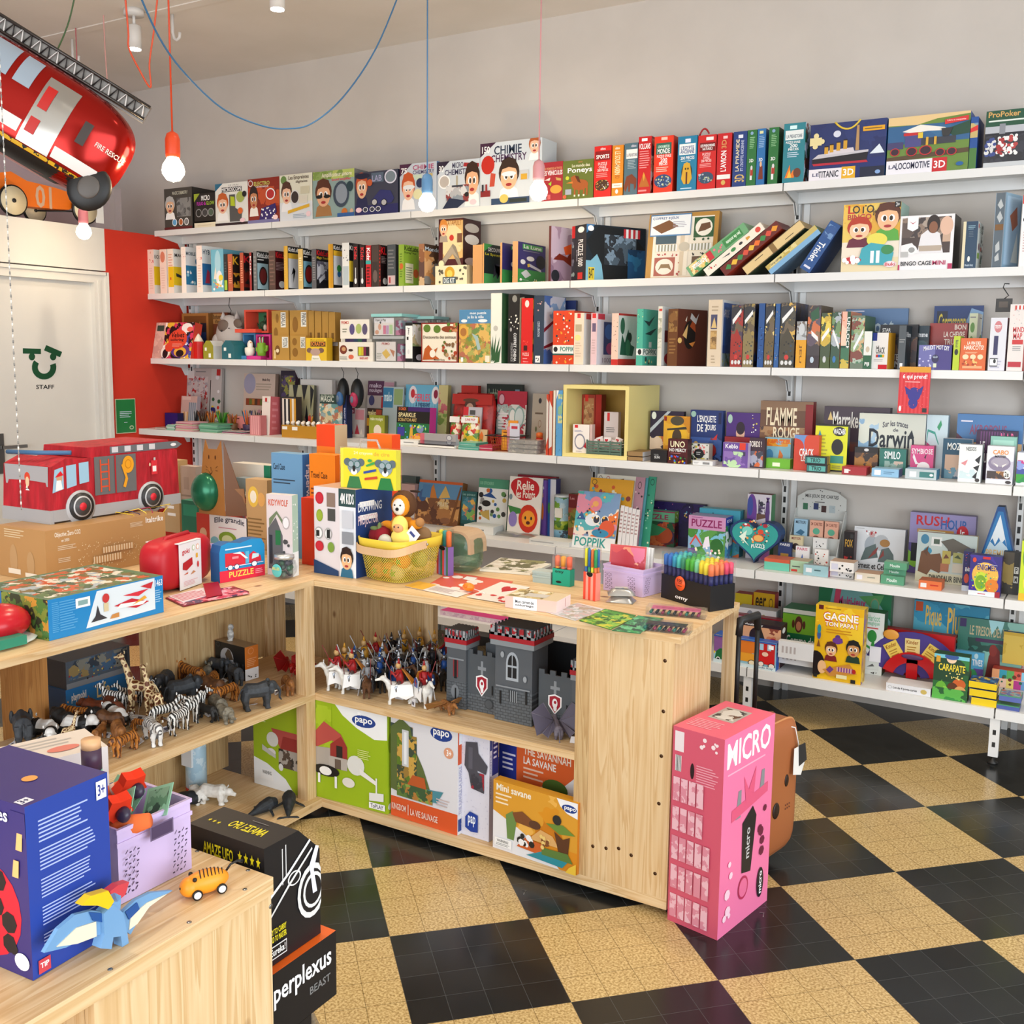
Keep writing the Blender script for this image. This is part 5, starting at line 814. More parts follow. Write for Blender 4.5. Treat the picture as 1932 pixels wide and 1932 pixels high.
row(SZ[4],-.42,g4,K3,'''
bk~46,66,985,0,.25~d8cfc4,c0392a~p c8452a 0,0 100,0 100,30 0,16;p c8452a 0,100 100,100 100,86 0,94~slim cream and red poster pack, leftmost beside the yellow cube
bk~72,100,955,0,.25~e0d8d0,c0392a~p c8452a 0,100 100,100 100,74 0,86;p c8452a 0,0 100,0 100,14 0,10~second slim poster pack with orange corners beside the yellow cube
bk~106,128,948,0,.25~e4dccc,d0a070~r 0 0 20 100 c8a880~third slim poster pack beside the yellow cube
bk~134,192,948,0,.25~5a9ac8,4a8ab8~p f0ece8 0,86 40,100 0,100;n 30 50 100 94 8ab08a,5a9ac8,c8c88a 14;x 6 6 90 46 2a5a8a 5 10~light blue sea map poster pack touching the yellow cube
''',.3)
flush()
A=onshelf(K3,197,4,-.42);B=onshelf(K3,790,4,-.42);w=(B-A).length;H=hgt((A+B)/2,906/4.83+540);t=.018;D=.36;Yc='e4d48a'
b=MB();b.box(0,w,0,D,0,t,Yc).box(0,w,0,D,H-t,H,Yc).box(0,t,0,D,t,H-t,Yc).box(w-t,w,0,D,t,H-t,Yc).box(t,w-t,D-.01,D,t,H-t,'c8a050')
cube=tag(b.build('storage_cube',loc=A+Vector((0,0,.0006))),'pale yellow open storage cube on the fourth shelf','cube')
zc=SZ[4]+t;gc='things inside the yellow cube'
def inc(kind,x0,x1,yt,yoff,d,cols,dec,label):
 y=-.42+yoff;a=onray(Vector((0,y,zc)),Vector((1,0,0)),x0/4.83+1020);c=onray(Vector((0,y,zc)),Vector((1,0,0)),x1/4.83+1020)
 lo,hi=A.x+t+.002,B.x-t-.002;a.x=max(a.x,lo);c.x=min(c.x,hi);h=hgt((a+c)/2,yt/4.83+540);a.z+=.001;c.z+=.001;return BX(kind,label,gc,a,c,h,d,cols,dec)
inc('bk',292,440,1262,.02,.03,'f0e8e0,e0c8b8','r 10 88 30 98 d83030;c 10 12 76 68 889 f0e8e0;l 10 74 60 80 88a 2;l 20 3 60 8 988 2;p b02030 66,22 80,40 84,16','white carded kit with a red corner at the lower left of the yellow cube')
inc('bk',445,465,1262,.02,.03,'d8b8b0,c8a8a0','','thin pink packet edge beside the white carded kit')
inc('bk',362,488,990,.16,.05,'9a3020,8a1c14','r 14 6 90 94 b07a50;n 16 10 88 84 c09a6a,8a5a3a,b07a50 22;r 24 88 48 100 d02820','dark red picture book standing at the back of the yellow cube')
inc('bk',492,545,990,.16,.05,'a82018,7a140e','','plain deep red book spine at the back of the yellow cube')
inc('bk',572,700,1148,.1,.03,'dcd0ce,c8b8b4','r 22 78 40 98 d83030;l 16 50 84 64 777 3;p 888 20,10 60,30 50,10','white sheet pack with a red tag in the middle of the cube')
A2=onray(Vector((0,-.415,zc)),Vector((1,0,0)),415/4.83+1020);B2=onray(Vector((0,-.415,zc)),Vector((1,0,0)),735/4.83+1020);ww=(B2-A2).length
r=empty('folding_crate',A2+Vector((0,0,.0008)),'small sage green folding crate full of red and white packets','crate',gc);GC='5a7264';b=MB()
for i in range(5):z=.004+.0125*i;b.box(0,ww,.0,.003,z,z+.009,GC).box(0,ww,.087,.09,z,z+.009,GC).box(0,.003,.003,.087,z,z+.009,GC).box(ww-.003,ww,.003,.087,z,z+.009,GC)
for x in(0,ww*.33,ww*.66,ww-.006):b.box(x,x+.006,-.001,.004,0,.068,GC)
b.box(.003,ww-.003,.003,.087,0,.003,GC);b.build('crate_body',r)
for i in range(7):
 b=MB();b.T=Matrix.Rotation(.5*(i-3)/3,4,'Y');b.box(-.018,.018,-.004,.004,0,.05,'f0e4e0');b.decals(((-.018,-.004,0),(.036,0,0),(0,0,.05),(0,-1,0)),'h 10 50 60 90 c82838;r 10 10 90 20 d84a50')
 tag(b.build('sweet_packet',loc=A2+Vector((.04+.032*i*(ww-.08)/.19,.02+.012*(i%3)+.022,.02+.012*(i%2)))),'small white packet with red marks in the green folding crate','packet','red and white packets in the green crate')
row(SZ[4],-.42,g4,K3,'''
gb~785,930,1555,0,.14~9a7a50,c8c8cc,8a6a48~r 0 0 100 10 4a3420~lower flat brass tin beside the yellow cube
gb~785,930,1508,0,.14,0,.021~9a7a50,c8c8cc,8a6a48~r 0 0 100 10 4a3420~upper flat brass tin beside the yellow cube
cg~1000,1148,1490,0,.07~1c1a1c,141214~t 20 52 50 66 999 YOUR;t 24 30 56 50 e8e8e8 SUN~black squat sun card tin right of the brass tins
gb~990,1292,1138,-.2,.03~2a2038,1c1628~p b8c0c8 0,52 0,62 52,100 62,100;e 4 82 18 98 dfe4d8;n 0 0 60 46 2a2038,d8b050,c86a3a,e0c8b0 9~dark game box with a pale diagonal band behind the detective game
gb~1112,1350,1182,1520,.05~c88a1c,8a5a1c~n 0 0 100 100 d89a20,c88418,e0a830 5;e 14 16 92 80 e8b42a;e 26 78 78 100 4a4434;p 3a3428 14,70 86,76 90,70 14,66;e 34 34 70 70 4a3a2a;p 5a4a30 12,0 24,34 80,34 92,0;r 2 88 12 98 8a2018~amber game box with a detective in a brown hat
cg~1155,1335,1392,1618,.05~4a1014,380a0e~t 12 66 86 92 f0e8c0 UNO;t 8 48 94 62 f4f4f0 NO MERCY;l 14 40 86 44 c88 1;x 4 4 96 34 e8c030,3a6ad8,d83030,3a9a4a,111 22 10~dark red card game box with a white title at the shelf front
gb~1352,1645,1130,-.2,.04~1f3470,2a4a90~n 0 0 100 46 2a4a8a,1a2a5a,8a2a2a,3a5aa0 6;t 22 74 80 90 f4f4f4 L'ENQUETE;t 22 57 54 72 f4f4f4 DE 7;t 50 57 80 72 f4f4f4 JOURS;e 2 86 18 98 9ac0b0;p c83030 70,42 86,54 84,42;e 10 14 30 38 c8a058;e 50 8 84 34 8a2020;r 88 74 96 96 16204a~blue investigation game box with a white title
cg~1352,1530,1435,1580,.05~dcdcd4,c8c8c0~x 2 2 98 98 222,888,c8b840,4a6a4a,d06a6a 50 12;e 24 22 76 74 141414;l 36 40 64 60 ccc 2~small patterned card box with a black disc
gb~1385,1568,1590,1636,.07~e0e0e0,d0d0d4,e8e8e8~l 6 30 30 70 999 2;r 50 20 84 70 888~flat white box lying in front of the patterned card box
gb~1680,2000,1152,-.2,.04~4a2878,3a2060~e 4 78 18 96 a8c8b8;n 0 0 100 50 3a2060,4a2878,c86a5a,5a3890 6;e 30 44 56 74 e8b8a0;e 30 56 56 82 2a1a2a;r 22 20 60 34 e8b0a8;r 18 30 64 44 f0d8c8;x 60 60 98 98 fff,d8c84a 9 4~violet game box with a reading girl and yellow dots
cg~1655,1885,1425,1648,.05~6a4a98,c8b8d8~e 10 -6 80 60 b8d8a8;n 4 10 90 64 6a4a98,3a3050,b8d8a8,6a4a98,8a6ab0 12;t 10 76 60 94 f0f0f4 Keblo;r 66 72 90 100 d83a28~purple card game box with a grey bat creature and red corner
gb~1668,1960,1375,-.28,.03~8a1420,6a1018~t 30 10 80 40 d8b8b0 PARIS;r 30 60 46 70 e8d0d0~thin dark red box peeking out above the purple bat game
''',.06)
row(SZ[4],-.42,g4,K4,'''
gb~100,470,788,-.2,.05~6a4a38,7a1a1c~n 0 0 100 60 7a5238,9a6a40,5a3828,a88058,4a3028 9;r 0 86 100 100 8a6a50;t 12 62 70 90 f0e0c0 FLAMME;t 26 42 76 60 f0e0c0 ROUGE;r 86 40 100 96 8a1c20;r 20 34 84 40 a83028~brown cycling game box with a big cream title
cg~45,150,1040,1235,.05~3a2430,2a1a28~t 0 70 80 90 e8e0d8 BORDS !;e 14 4 80 56 c8602a;n 4 4 90 56 5a5a6a,c8602a,3a3a4a,a0a0b0 16~small dark card game box with a pirate face
cg~150,328,1038,1200,.04~8ac0d8,a8d0e0~n 0 70 100 96 e07828,e8a030,8ac0d8 12;t 8 76 92 94 e86a20 JUNGLE;p e07830 50,10 58,60 72,40 66,10;e 4 20 34 60 4a8ab8;r 0 0 100 8 9ac03a~light blue card game box with an orange title and a bird
cg~155,328,1182,1232,.05~6ab02a,7ac03a,a8d870~r 30 20 60 60 e8f0d0~upper lime green flat box under the light blue card game
gb~350,520,1020,1250,.05~c8402c,d04830~r 0 56 60 100 6a90c8;e -30 40 40 90 c8402c;e 40 44 110 110 d04830;t 22 40 80 62 f0f0f0 CRACK;t 30 26 60 40 f0f0f0 LIST~red and blue word game box behind the two stacked trio tins
gb~490,712,948,1245,.04~d8dc28,1a1a14~r 0 0 100 3 222;r 0 97 100 100 222;e 54 76 94 96 1a1a1a;t 56 80 92 92 fff WAZABI;e 52 36 88 70 222;r 50 18 90 34 3a8a7a;l 56 6 88 14 885 2;l 6 10 40 80 a8a830 9;p 3a8a9a 8,70 14,88 22,72~bright yellow dice game box with a black edge
gb~545,992,828,-.2,.05~4a3c48,342a34~n 0 0 100 44 6a3a34,4a3040,5a3c3c 5;t 14 66 64 92 f0ece4 Marrakech;p e8c880 6,78 10,92 14,78~dark plum board game box with a crescent moon
gb~785,1240,875,-.24,.06~dcdfd2,9ab4c8~n 0 20 30 90 dcdfd2,a8c8e0,dcdfd2,8ab0d0 7;t 16 42 84 74 1c2430 Darwin;z 36 76 74 86 445 Sur les traces;t 52 70 60 76 445 de;p 1c2430 74,60 80,74 84,60;n 0 0 100 14 7a90a8,3a3030,a8b0b8,5a7a9a 9;r 46 2 76 12 2a2422~white nature board game box with a big black brush title
gb~1244,1390,882,-.2,.05~c8dce4,a8c4d0~p b83070 0,30 40,20 40,44 0,56;t 2 34 30 46 fff ne;p 3a9a6a 50,80 66,92 72,84 60,74;p 3a9a8a 0,40 10,72 40,68 60,50 62,52 42,72 6,76 -2,44~pale blue game box with a green bottle drawing
cg~430,582,1165,1218,.06,0,.034~1a2024,8a6a3a,26343a~r 10 16 90 84 5aa8a0;t 24 24 70 76 14202a TRIO;r 2 14 8 86 3a7a78~upper black and teal tin of the two stacked ones
cg~440,585,1222,1275,.06~1a2024,8a6a3a,26343a~r 10 16 90 84 5aa8a0;t 24 24 70 76 14202a TRIO;r 2 14 8 86 3a7a78~lower black and teal tin of the two stacked ones
cg~765,925,1104,1240,.05~3a2a20,2a1c14~n 0 0 100 80 4a3020,8a5a28,2a1a14,a8702a 14;r 0 78 100 100 2a2424;e 40 84 60 96 ddd~small dark brown card game box behind the red flat box
gb~682,850,1238,1290,.08~a02830,b83038,c84048~l 14 40 44 70 f0e0e0 1;r 10 20 28 70 e8e0e0~flat dark red box lying at the shelf front
cg~935,1118,1114,1258,.05~2f7268,24584e~t 18 60 78 90 f0f4f4 SIMILO;n 20 4 90 52 6a8a80,c8b0a0,2f7268,8aa8a0 14~teal deduction card game box with two faces
gb~886,1072,1250,1304,.08~8ab8d8,3a7aa8,a0c8e0~r 10 20 34 80 e8e8f0;l 44 30 88 70 5a80a0 2~flat light blue box lying in front of the teal card game
cg~1146,1305,1092,1258,.05~d8508a,c04078~t 4 72 96 90 fce8f0 SYMBIOSE;e 30 8 86 46 f8f0f4;p f8f0f4 10,60 14,74 30,44 40,40 24,36;p 333 60,60 70,76 66,56~pink card game box with a white frog drawing
gb~1115,1330,1254,1322,.08~b8c4c8,3a7a9a,8ac0dc~r 14 20 36 76 e8e8ec;r 46 20 92 76 3a7a78;e 78 34 90 60 e8e8e8~flat pale blue box lying in front of the pink frog game
gb~1362,1560,1046,-.3,.05~24506a,c8c8cc~t 16 72 96 90 f0f4f4 MOZAIC;n 10 0 100 60 24506a,a8a8b0,5a8aa0,c8a890 8~dark teal box with cropped white title behind the white game
gb~1450,1900,880,-.2,.05~4a7ab0,3a6aa0~n 0 0 100 50 c8986a,8a5a4a,b8845a 5;r 0 46 100 56 d8b080;t 20 68 76 84 8a4a70 AKROPOLIS;l 6 86 26 92 dde 1;p 5a3040 0,0 12,0 12,60 0,70~blue and sand city game box at the back with a purple title
gb~1586,1866,990,-.26,.04~3a1c40,2a1430~y 10 60 70 98 6a3a70,3a1c40 18;t 10 56 22 78 f0e8f0 LE;t 4 34 36 54 f0e8f0 GOUT;t 60 76 90 96 e8689a N A P~dark purple box with pink dots behind the white eye game
gb~1684,1862,1030,-.3,.04~8ac0b0,6aa898~r 10 40 90 92 a8d8c8;t 18 44 84 70 e8c020 PETIT;r 0 0 100 34 5a9a88~small mint green box with a yellow word
gb~1475,1632,1085,1340,.06~e8eceb,b8bcc0~t 30 84 74 94 333 NESSOS;n 4 10 96 76 e8eceb,d8e4e4,c8dce0,f0f0f0 7;p 26282c 70,60 96,74 90,50;p 26282c 64,40 92,48 86,30;p 26282c 62,14 84,30 80,10;p d88a90 10,50 40,60 30,44;e 76 2 96 12 3a3434~white game box with scattered black birds
gb~1665,1850,1096,1350,.06~e4e4e8,c8ccd4~n 0 12 100 76 dcdce4,c8c4d4,e8e8ec 4;e 6 34 90 76 8a8098;e 16 46 84 70 a8a0b0;t 22 78 80 90 e89028 CABO;t 30 70 72 76 332 MASTER;p e8e4e0 24,56 44,50 42,44;p e8e4e0 60,44 58,50 78,56;n 4 14 90 34 5a3a30,8a5a2a,c8904a,3a2a28 16;e 66 16 92 38 f0ece4;t 70 20 86 34 222 2e;e 74 2 96 10 3a3434~white box with a grey masked cat face
''',.06)
A=onshelf(K4,1072,4,-.4387);zc6=0
Y6=-.345;a=onray(Vector((0,Y6,1.45)),Vector((1,0,0)),1072/3.632+1400);b_=onray(Vector((0,Y6,1.45)),Vector((1,0,0)),1285/3.632+1400);zb=hgt(Vector((a.x,Y6,0)),868/3.632+540)
BX('cg','red card game box hung from the shelf above, showing a blue bull',g4,(a.x,Y6,zb),(b_.x,Y6,zb),SZ[3]+.012-zb,.006,'d0202a,a81820','y 0 0 100 92 d0202a,d83a40 16;r 0 88 100 100 d8981c;t 12 72 90 84 f4f4f4 6 qui prend!;l 20 66 74 69 fcc 1;e 30 26 72 56 2f2a8a;e 34 10 64 34 2f2a8a;p 2f2a8a 20,58 26,40 44,48;p 2f2a8a 80,60 74,40 58,48;r 80 3 94 12 222;e 4 4 12 16 fff;x 4 4 96 60 e85a60 30 3')
row(SZ[4],-.42,g4,K4,'''
gb~1872,2000,1140,1358,.06~e8eaf0,c8d0e8~n 0 30 60 76 8a9ad8,e8eaf0,c03080,3a4a9a 14;r 0 10 60 34 3a9a3a;p 2a8a4a 0,8 50,30 50,14 20,6~white card game box cut by the right photo edge on the fourth shelf
''')
flush()
# ================= wall shelf 5 =================
YK=1.0
C5=(3.513,900,840);B5=(4.293,480,780)
g5='things standing on the fifth wall shelf';g6='things standing on the lowest wall shelf'
row(SZ[5],-.425,g5,B5,'''
gb~1150,1296,506,-.08,.05,4~4a5654,3a4644~n 0 0 100 40 5a6a66,4a5654 9~dark grey rounded game box at the wall, left of the treehouse picture
gb~1190,1300,572,-.2,.05~c09a94,a88480~r 50 10 96 50 e0dcd8;r 60 30 80 60 4a7a6a~small pink box in front of the dark grey one
pz~1290,1640,545,-.22,.05,14~5a8ab0,8a5a30~r 0 94 100 100 c85a20;n 0 0 100 60 a8703a,d8b070,7a4a24,c89050,5a3018 7;p c87a30 20,60 34,92 46,60;p d8b060 50,60 62,90 76,64;e 4 50 22 80 3a5a8a;r 10 60 30 90 4a7aa8;p 7a4a20 80,0 96,90 99,90 88,0;t 50 42 74 52 e8d8b0 PIRATE;e 60 4 84 18 8a5a3a~wide puzzle box showing a pirate ship, leaning on the wall
bk~1665,1790,632,-.2,.02,5~1f5a5a,184848~t 8 88 90 95 8ab0a8 Les animaux;n 8 20 92 84 4a8a9a,c87a5a,7ab05a,e0b050,2a6a7a 14;r 0 0 100 10 1a4a4a~dark teal sticker book beside the green sticker sheet book
''')
row(SZ[5],-.425,g5,C5,'''
bk~-6,190,225,-.22,.02,6~e6e8e4,4a8a6a~r 0 82 100 100 4a9070;t 4 88 50 94 8ac0a0 118 STICKERS;x 6 20 94 78 2a5a9a,8a8a88,1a1a1a,c8a850,c8622a,5a8a4a,6a8a5a,333 22 13;p 1f4a86 14,66 40,74 64,62 44,64;e 14 46 44 58 1a1a1a;p c0a050 8,34 40,40 44,20 20,26~white sticker book of animals with a green top band
bk~195,412,213,-.26,.02,6~ece4d8,c8c0b4~e 10 60 88 100 c01c20;e 4 70 60 98 c01c20;e 44 64 92 96 c01c20;t 24 78 76 94 f4e8d8 Relie;t 22 64 80 78 f4e8d8 les Points;e 34 6 92 54 c83018;e 44 16 84 44 e8942a;e 52 28 58 34 222;e 70 28 76 34 222;e 58 20 70 26 5a2018;p 3a7a3a 0,50 40,46 40,38 10,34;e 4 14 30 40 8a7ab8;e 2 60 12 70 7a8a90~white and red dot to dot book with a lion
bk~418,458,232,-.22,.05~6a4a9a,5a3a8a~t 6 84 60 90 e8e0f0 ots;t 10 70 50 77 e8a030 rs;e 10 30 60 60 d8702a~purple book edge behind the lion book
bk~462,518,225,-.2,.05~2a5aa0,3a3a6a~r 30 0 100 100 d8d8dc;r 0 0 28 100 2a5aa0;e 0 40 30 60 3a8a4a~blue and white book edge beside the purple one
bk~265,520,202,-.12,.03~9a2434,7a1a28~l 40 94 80 98 d8a0a0 1~dark red book top behind the lion book
bk~602,700,325,-.22,.04~7a2428,5a5a2a~t 10 88 40 94 d8a0a0 Les;n 0 0 100 70 8a8a3a,c8a050,5a6a2a,a85a3a 14~dark red and olive book behind the green tin
gb~1090,1500,378,-.12,.05~1f1648,181038~n 0 0 100 100 1f1648,2a1a58,16103c 5;x 4 60 96 96 e8c050,d86a9a,6ac0d8,fff 40 3~wide midnight purple game box behind the green puzzle box
pz~1045,1305,432,650,.1~6ab088,2f8a5a,8ac0a0~r 0 72 100 96 6ab088;t 8 76 84 90 a01c50 PUZZLE;r 0 97 100 100 a01c50;n 0 0 100 70 8a2420,5a1a24,b84a2a,2a5a3a,3a2a4a,c86a3a 9;e 50 8 96 56 b8502a;p 3a8a5a 10,20 40,64 80,50 60,30#r 0 70 100 100 9ac83a;x 20 72 60 96 fff 4 16;n 0 0 100 68 a82a20,3a6a3a,5a1a1a 9~green topped square puzzle box with a dark red dragon scene
pz~1395,1640,472,752,.1~c890b8,3a4a98,b0a8d0~t 8 74 90 92 8a1a5a PUZZLE;l 8 94 50 98 a05a90 1;n 0 0 100 68 4a8a3a,7ac0d8,5a9a4a,3a7a40,8ab0d0 9;p d84a3a 4,30 20,56 40,30 36,30 20,48 8,30;p f0e8f4 40,24 46,50 56,54 60,30;e 60 10 96 50 2f6a2f;p 6a4a90 0,0 30,0 20,24 0,20;x 4 4 96 26 f0e8c0,e88ab0,fff 16 6#r 0 84 100 100 3a4aa8;t 20 86 80 94 fff DJ;n 0 0 100 80 4a9ac8,2f6a9a,3a8a4a,dfeef4 9~pink topped square puzzle box with a rainbow and unicorn meadow
pz~1465,1735,425,-.2,.06~3f9ab0,2f8098,5ab0c0~t 6 60 64 92 20303a mideer;n 0 0 100 40 3f9ab0,c8622a,2f8098 9~bright teal puzzle box behind the heart shaped one
''')
row(SZ[5],-.425,g5,K5,'''
pz~22,186,118,-.18,.06~d8d0d8,4a8a5a,7a2418~e -4 46 40 100 6a3a90;e 0 66 24 96 3a4a98;p 6a4a3a 40,60 90,66 88,74 40,70;t 76 50 94 96 5a3a7a .;w 78 60 92 96 5a3a7a Moulin;e 30 -10 100 26 c878b8;n 46 70 74 92 2a2a3a,d8d0d8,5a4a6a 22~white puzzle box with a violet grape cluster above the heart box
''')
flush()
P=AZ(*kq(K5,80,590),SZ[5]);u=scale_at(P)/3.632;yh=P.y
b=MB();hp=lambda s,yy:[(s*math.sin(a)**3*1.05,yy,s*(13*math.cos(a)-5*math.cos(2*a)-2*math.cos(3*a)-math.cos(4*a))/17)for a in(2*PI*i/40 for i in range(40))]
S=170*u;b.prism(hp(S,0),(0,.07,0),'1c3a6a');b.prism(hp(S*.9,-.002),(0,.0021,0),'2f9a94');
b.decals(((-S,-.0022,-S),(2*S,0,0),(0,0,2*S),(0,-1,0)),'x 20 40 80 90 e8e8c8,1c5a5a,c83a38,2f7a5a,e89a50 60 4;e 56 60 68 70 d84a30;e 66 74 76 82 a82a3a;e 28 70 40 80 c83a38;e 24 56 46 74 7ad0c0;p dff0e0 18,52 34,66 30,46 40,34;c 46 44 70 60 c8502a e8b060;z 44 30 72 38 f0f4f4 PUZZLE;e 28 76 34 80 eee')
tag(b.build('heart_puzzle_tin',loc=(P.x,yh,P.z+S*1.0)),'large teal heart shaped puzzle tin with flowers and a dark blue rim','puzzle',g5)
def can(k,x,yt,yb,s,rpx,col,dec_bands,label,name='tin_tube',cat='tube',grp=None,lid='dfe4e4',z=None):
 P=AZ(x/k[0]+k[1],yb/k[0]+k[2],SZ[s]if z is None else z);u=scale_at(P)/k[0];H=hgt(P,yt/k[0]+k[2]);R_=rpx*u;P=P+Vector((0,R_*.7,0))
 b=MB();b.lathe([(R_,0),(R_,H-.006)],col,n=24);b.lathe([(R_*1.02,0),(R_*1.02,.006)],lid,n=24)
 for a,c,m in dec_bands:b.lathe([(R_*1.008,H*a),(R_*1.008,H*c)],m,n=24)
 b.box(-R_*.5,R_*.5,-R_*1.03,-R_*.8,H*.5,H*.72,'f0ece0')
 o=tag(b.build(name,loc=P+Vector((0,0,.0006))),label,cat,grp);MB().lathe([(R_*1.03,H-.008),(R_*1.03,H),(R_*.9,H+.002)],lid,n=24).build('lid',o);return o
can(C5,545,335,622,5,55,NA('a8d0e0,c8e0e8,7aa83a,5a8a4a,a8d0e0',30),((.02,.2,NA('7ab0d0,a8c8d8,4a5a6a',30)),(.22,.42,NA('a8c03a,6a9a2a,4a7a2a',30))),'round tin tube with green meadow pictures and a pale sky',grp=g5)
def pouch(P,w,d,t,m,label,rz,grp,name='foil_packet',dec=''):
 b=MB();n=8;vs=[];fs=[];rn=random.Random(int(P[0]*1000))
 for i in range(n+1):
  for j in range(n+1):
   x,y=i/n*2-1,j/n*2-1;h=t*max(0,(1-x**4)*(1-y**4))+rn.uniform(0,.002)*(abs(x)<.9 and abs(y)<.9)
   vs.append((x*w/2,y*d/2,.001+h))
 for i in range(n):
  for j in range(n):a=i*(n+1)+j;fs.append((a,a+n+1,a+n+2,a+1))
 b.add(vs,fs,m,True);b.box(-w/2,w/2,-d/2,d/2,0,.001,m)
 if dec:b.decals(((-w*.4,-d*.4,t+.002),(w*.8,0,0),(0,d*.8,0),(0,0,1)),dec)
 return tag(b.build(name,loc=P,rot=(0,0,rz)),label,'packet',grp)
FO=M('b8b8b6',.28,.75)
for i,(x,y,z,l)in enumerate(((180,600,0,'lower left silver foil packet below the animal books'),(330,615,0,'lower right silver foil packet below the lion book'),(270,552,.02,'upper silver foil packet lying across the other two'))):
 P=AZ(*kq(C5,x,y),SZ[5]+z);pouch(P+Vector((0,.04,.001)),.17,.1,.014,FO,l,.1*i,'silver foil packets on the fifth shelf')
row(SZ[5],-.425,g5,C5,'''
gb~-86,108,534,588,.1~dcdcd8,c8ccc8,e4e8e4~l 16 30 70 70 888 1;p 3a8a6a 20,40 40,60 60,40~flat white box lying left of the silver foil packets
nb~345,612,630,664,.1~d8d8d4,c8c8c4,e8e8e4~l 4 20 80 80 aaa 1~flat white paper pads lying in front of the green tin
nb~700,880,640,690,.03,8~c8a070,b08850~r 10 20 90 80 d8b888~little wooden stand under the poster packs
''')
flush()
def poster(x0,x1,yt,yb,yoff,cols,dec,label,lean=12,thick=.006,zo=0):
 y=-.40+yoff;A=onray(Vector((0,y,SZ[5])),Vector((1,0,0)),x0/3.513+900);B=onray(Vector((0,y,SZ[5])),Vector((1,0,0)),x1/3.513+900);h=hgt((A+B)/2,yt/3.513+840)*1.02
 A.z+=.001;B.z+=.001;return BX('sticker_poster_pack/poster',label,g5,A,B,h,thick,cols,dec,math.radians(lean))
poster(625,905,318,690,.0,'e8e8e6,c8c8c8','r 0 22 100 100 6a8ab0;n 0 22 100 100 d88aa0,6a90b8,e87a3a,7a9ac0,f0e0d0,5ab0b8 5;t 6 4 80 20 3a9a94 POPPIK;e 24 40 60 62 e4e8f0;p 3a5a90 4,50 14,64 26,50;c 42 44 60 60 f0ece0 3a3a4a;c 62 44 80 60 f0ece0 3a3a4a;e 30 66 60 92 e08090;e 38 74 52 84 e8a860;r 0 95 14 99 4aa8a0;e 60 22 96 52 d85a3a;e 44 22 84 36 3a8ab0;x 4 24 96 92 fff,3a3a5a,e8b050 24 5','front poster pack with a shark, sunglasses and a big teal title',14)
poster(700,985,232,690,.05,'d8a030,c0902a','r 0 60 100 100 d89c28;x 6 66 94 90 5aa0a0,c8582a,e0e0c8,8a3a3a 16 9;r 0 44 100 60 ecece8;t 6 46 60 58 c84a30 POPPIK;c 4 90 16 98 222 d89c28;n 0 0 100 44 c8902a,e0c060,8a6a2a 12','amber poster pack standing behind the shark one',13)
poster(745,1000,208,690,.085,'e0dccc,c0bcb0','c 4 90 14 98 222 e0dccc;c 24 90 34 98 b83a4a e0dccc;p 6a4a2a 46,92 70,96 72,90;l 40 84 80 88 998 1','white poster pack at the back of the leaning group',12)
poster(1000,1062,222,640,.085,'b88a98,a87888','c 30 84 70 94 222 b88a98;x 10 30 90 80 e8c8c8,333 8 20','dusty pink poster pack right of the white one',12)
poster(1062,1082,226,640,.1,'5aa0a8,3a8088','','thin teal poster pack edge between pink and green packs',12)
poster(1084,1136,218,640,.12,'3a9a7a,2a7a5a','c 30 88 80 97 222 3a9a7a;x 10 10 90 80 8ad0b0,e8e8c0,1f5a4a 14 22','green poster pack at the right end of the leaning group',12)
for i in range(5):poster(925+i*26,948+i*26,408+i*7,640,.012+.002*i,'e0dcdc,c8c8c8','l 10 40 80 90 a88 6','thin white card pack fanned in front of the amber poster pack',10,.004)
for o in[q for q in COL.objects if(q.get('label')or '').startswith('thin white card pack')]:o['group']='white card packs fanned by the posters';o.name='card_pack'
PL=AZ(*kq(K5,285,590),SZ[5]);PR=AZ(*kq(K5,655,600),SZ[5]);w=(PR-PL).length;y0=max(PL.y,-.30)
PL=onray(Vector((0,y0,SZ[5])),Vector((1,0,0)),300/3.632+1400);PR=onray(Vector((0,y0,SZ[5])),Vector((1,0,0)),640/3.632+1400);w=PR.x-PL.x
r=empty('card_display_stand',PL+Vector((0,0,.0006)),'pale grey cardboard display stand with three tiers of little card games','display stand',g5)
Ht=hgt(Vector((PL.x+w*.6,-.12,SZ[5])),95/3.632+900);DS='c8cac6';b=MB()
b.prism([(0,0,0),(0,.15,0),(0,.15,Ht*.72),(0,.125,Ht*.72),(0,0,.06)],(.003,0,0),DS).prism([(w,0,0),(w,.15,0),(w,.15,Ht*.72),(w,.125,Ht*.72),(w,0,.06)],(.003,0,0),DS)
b.prism([(0,.146,0),(w,.146,0),(w,.146,Ht*.88),(w*.8,.146,Ht*.97),(w*.5,.146,Ht),(w*.2,.146,Ht*.97),(0,.146,Ht*.88)],(0,.004,0),DS)
b.box(.003,w-.001,.0,.003,0,.055,DS).box(.003,w-.001,.05,.053,0,.125,DS).box(.003,w-.001,.1,.103,0,.2,DS)
b.decals(((0,.146,0),(w,0,0),(0,0,Ht),(0,-1,0)),'t 16 86 84 92 333 MES JEUX DE CARTES;l 36 80 64 83 555 1;r 12 70 22 79 2f6a4a;r 34 71 44 80 223060;r 50 68 60 77 3a1a18;r 66 68 78 78 a8b4b8;x 6 66 94 98 222 14 2')
b.build('stand',r)
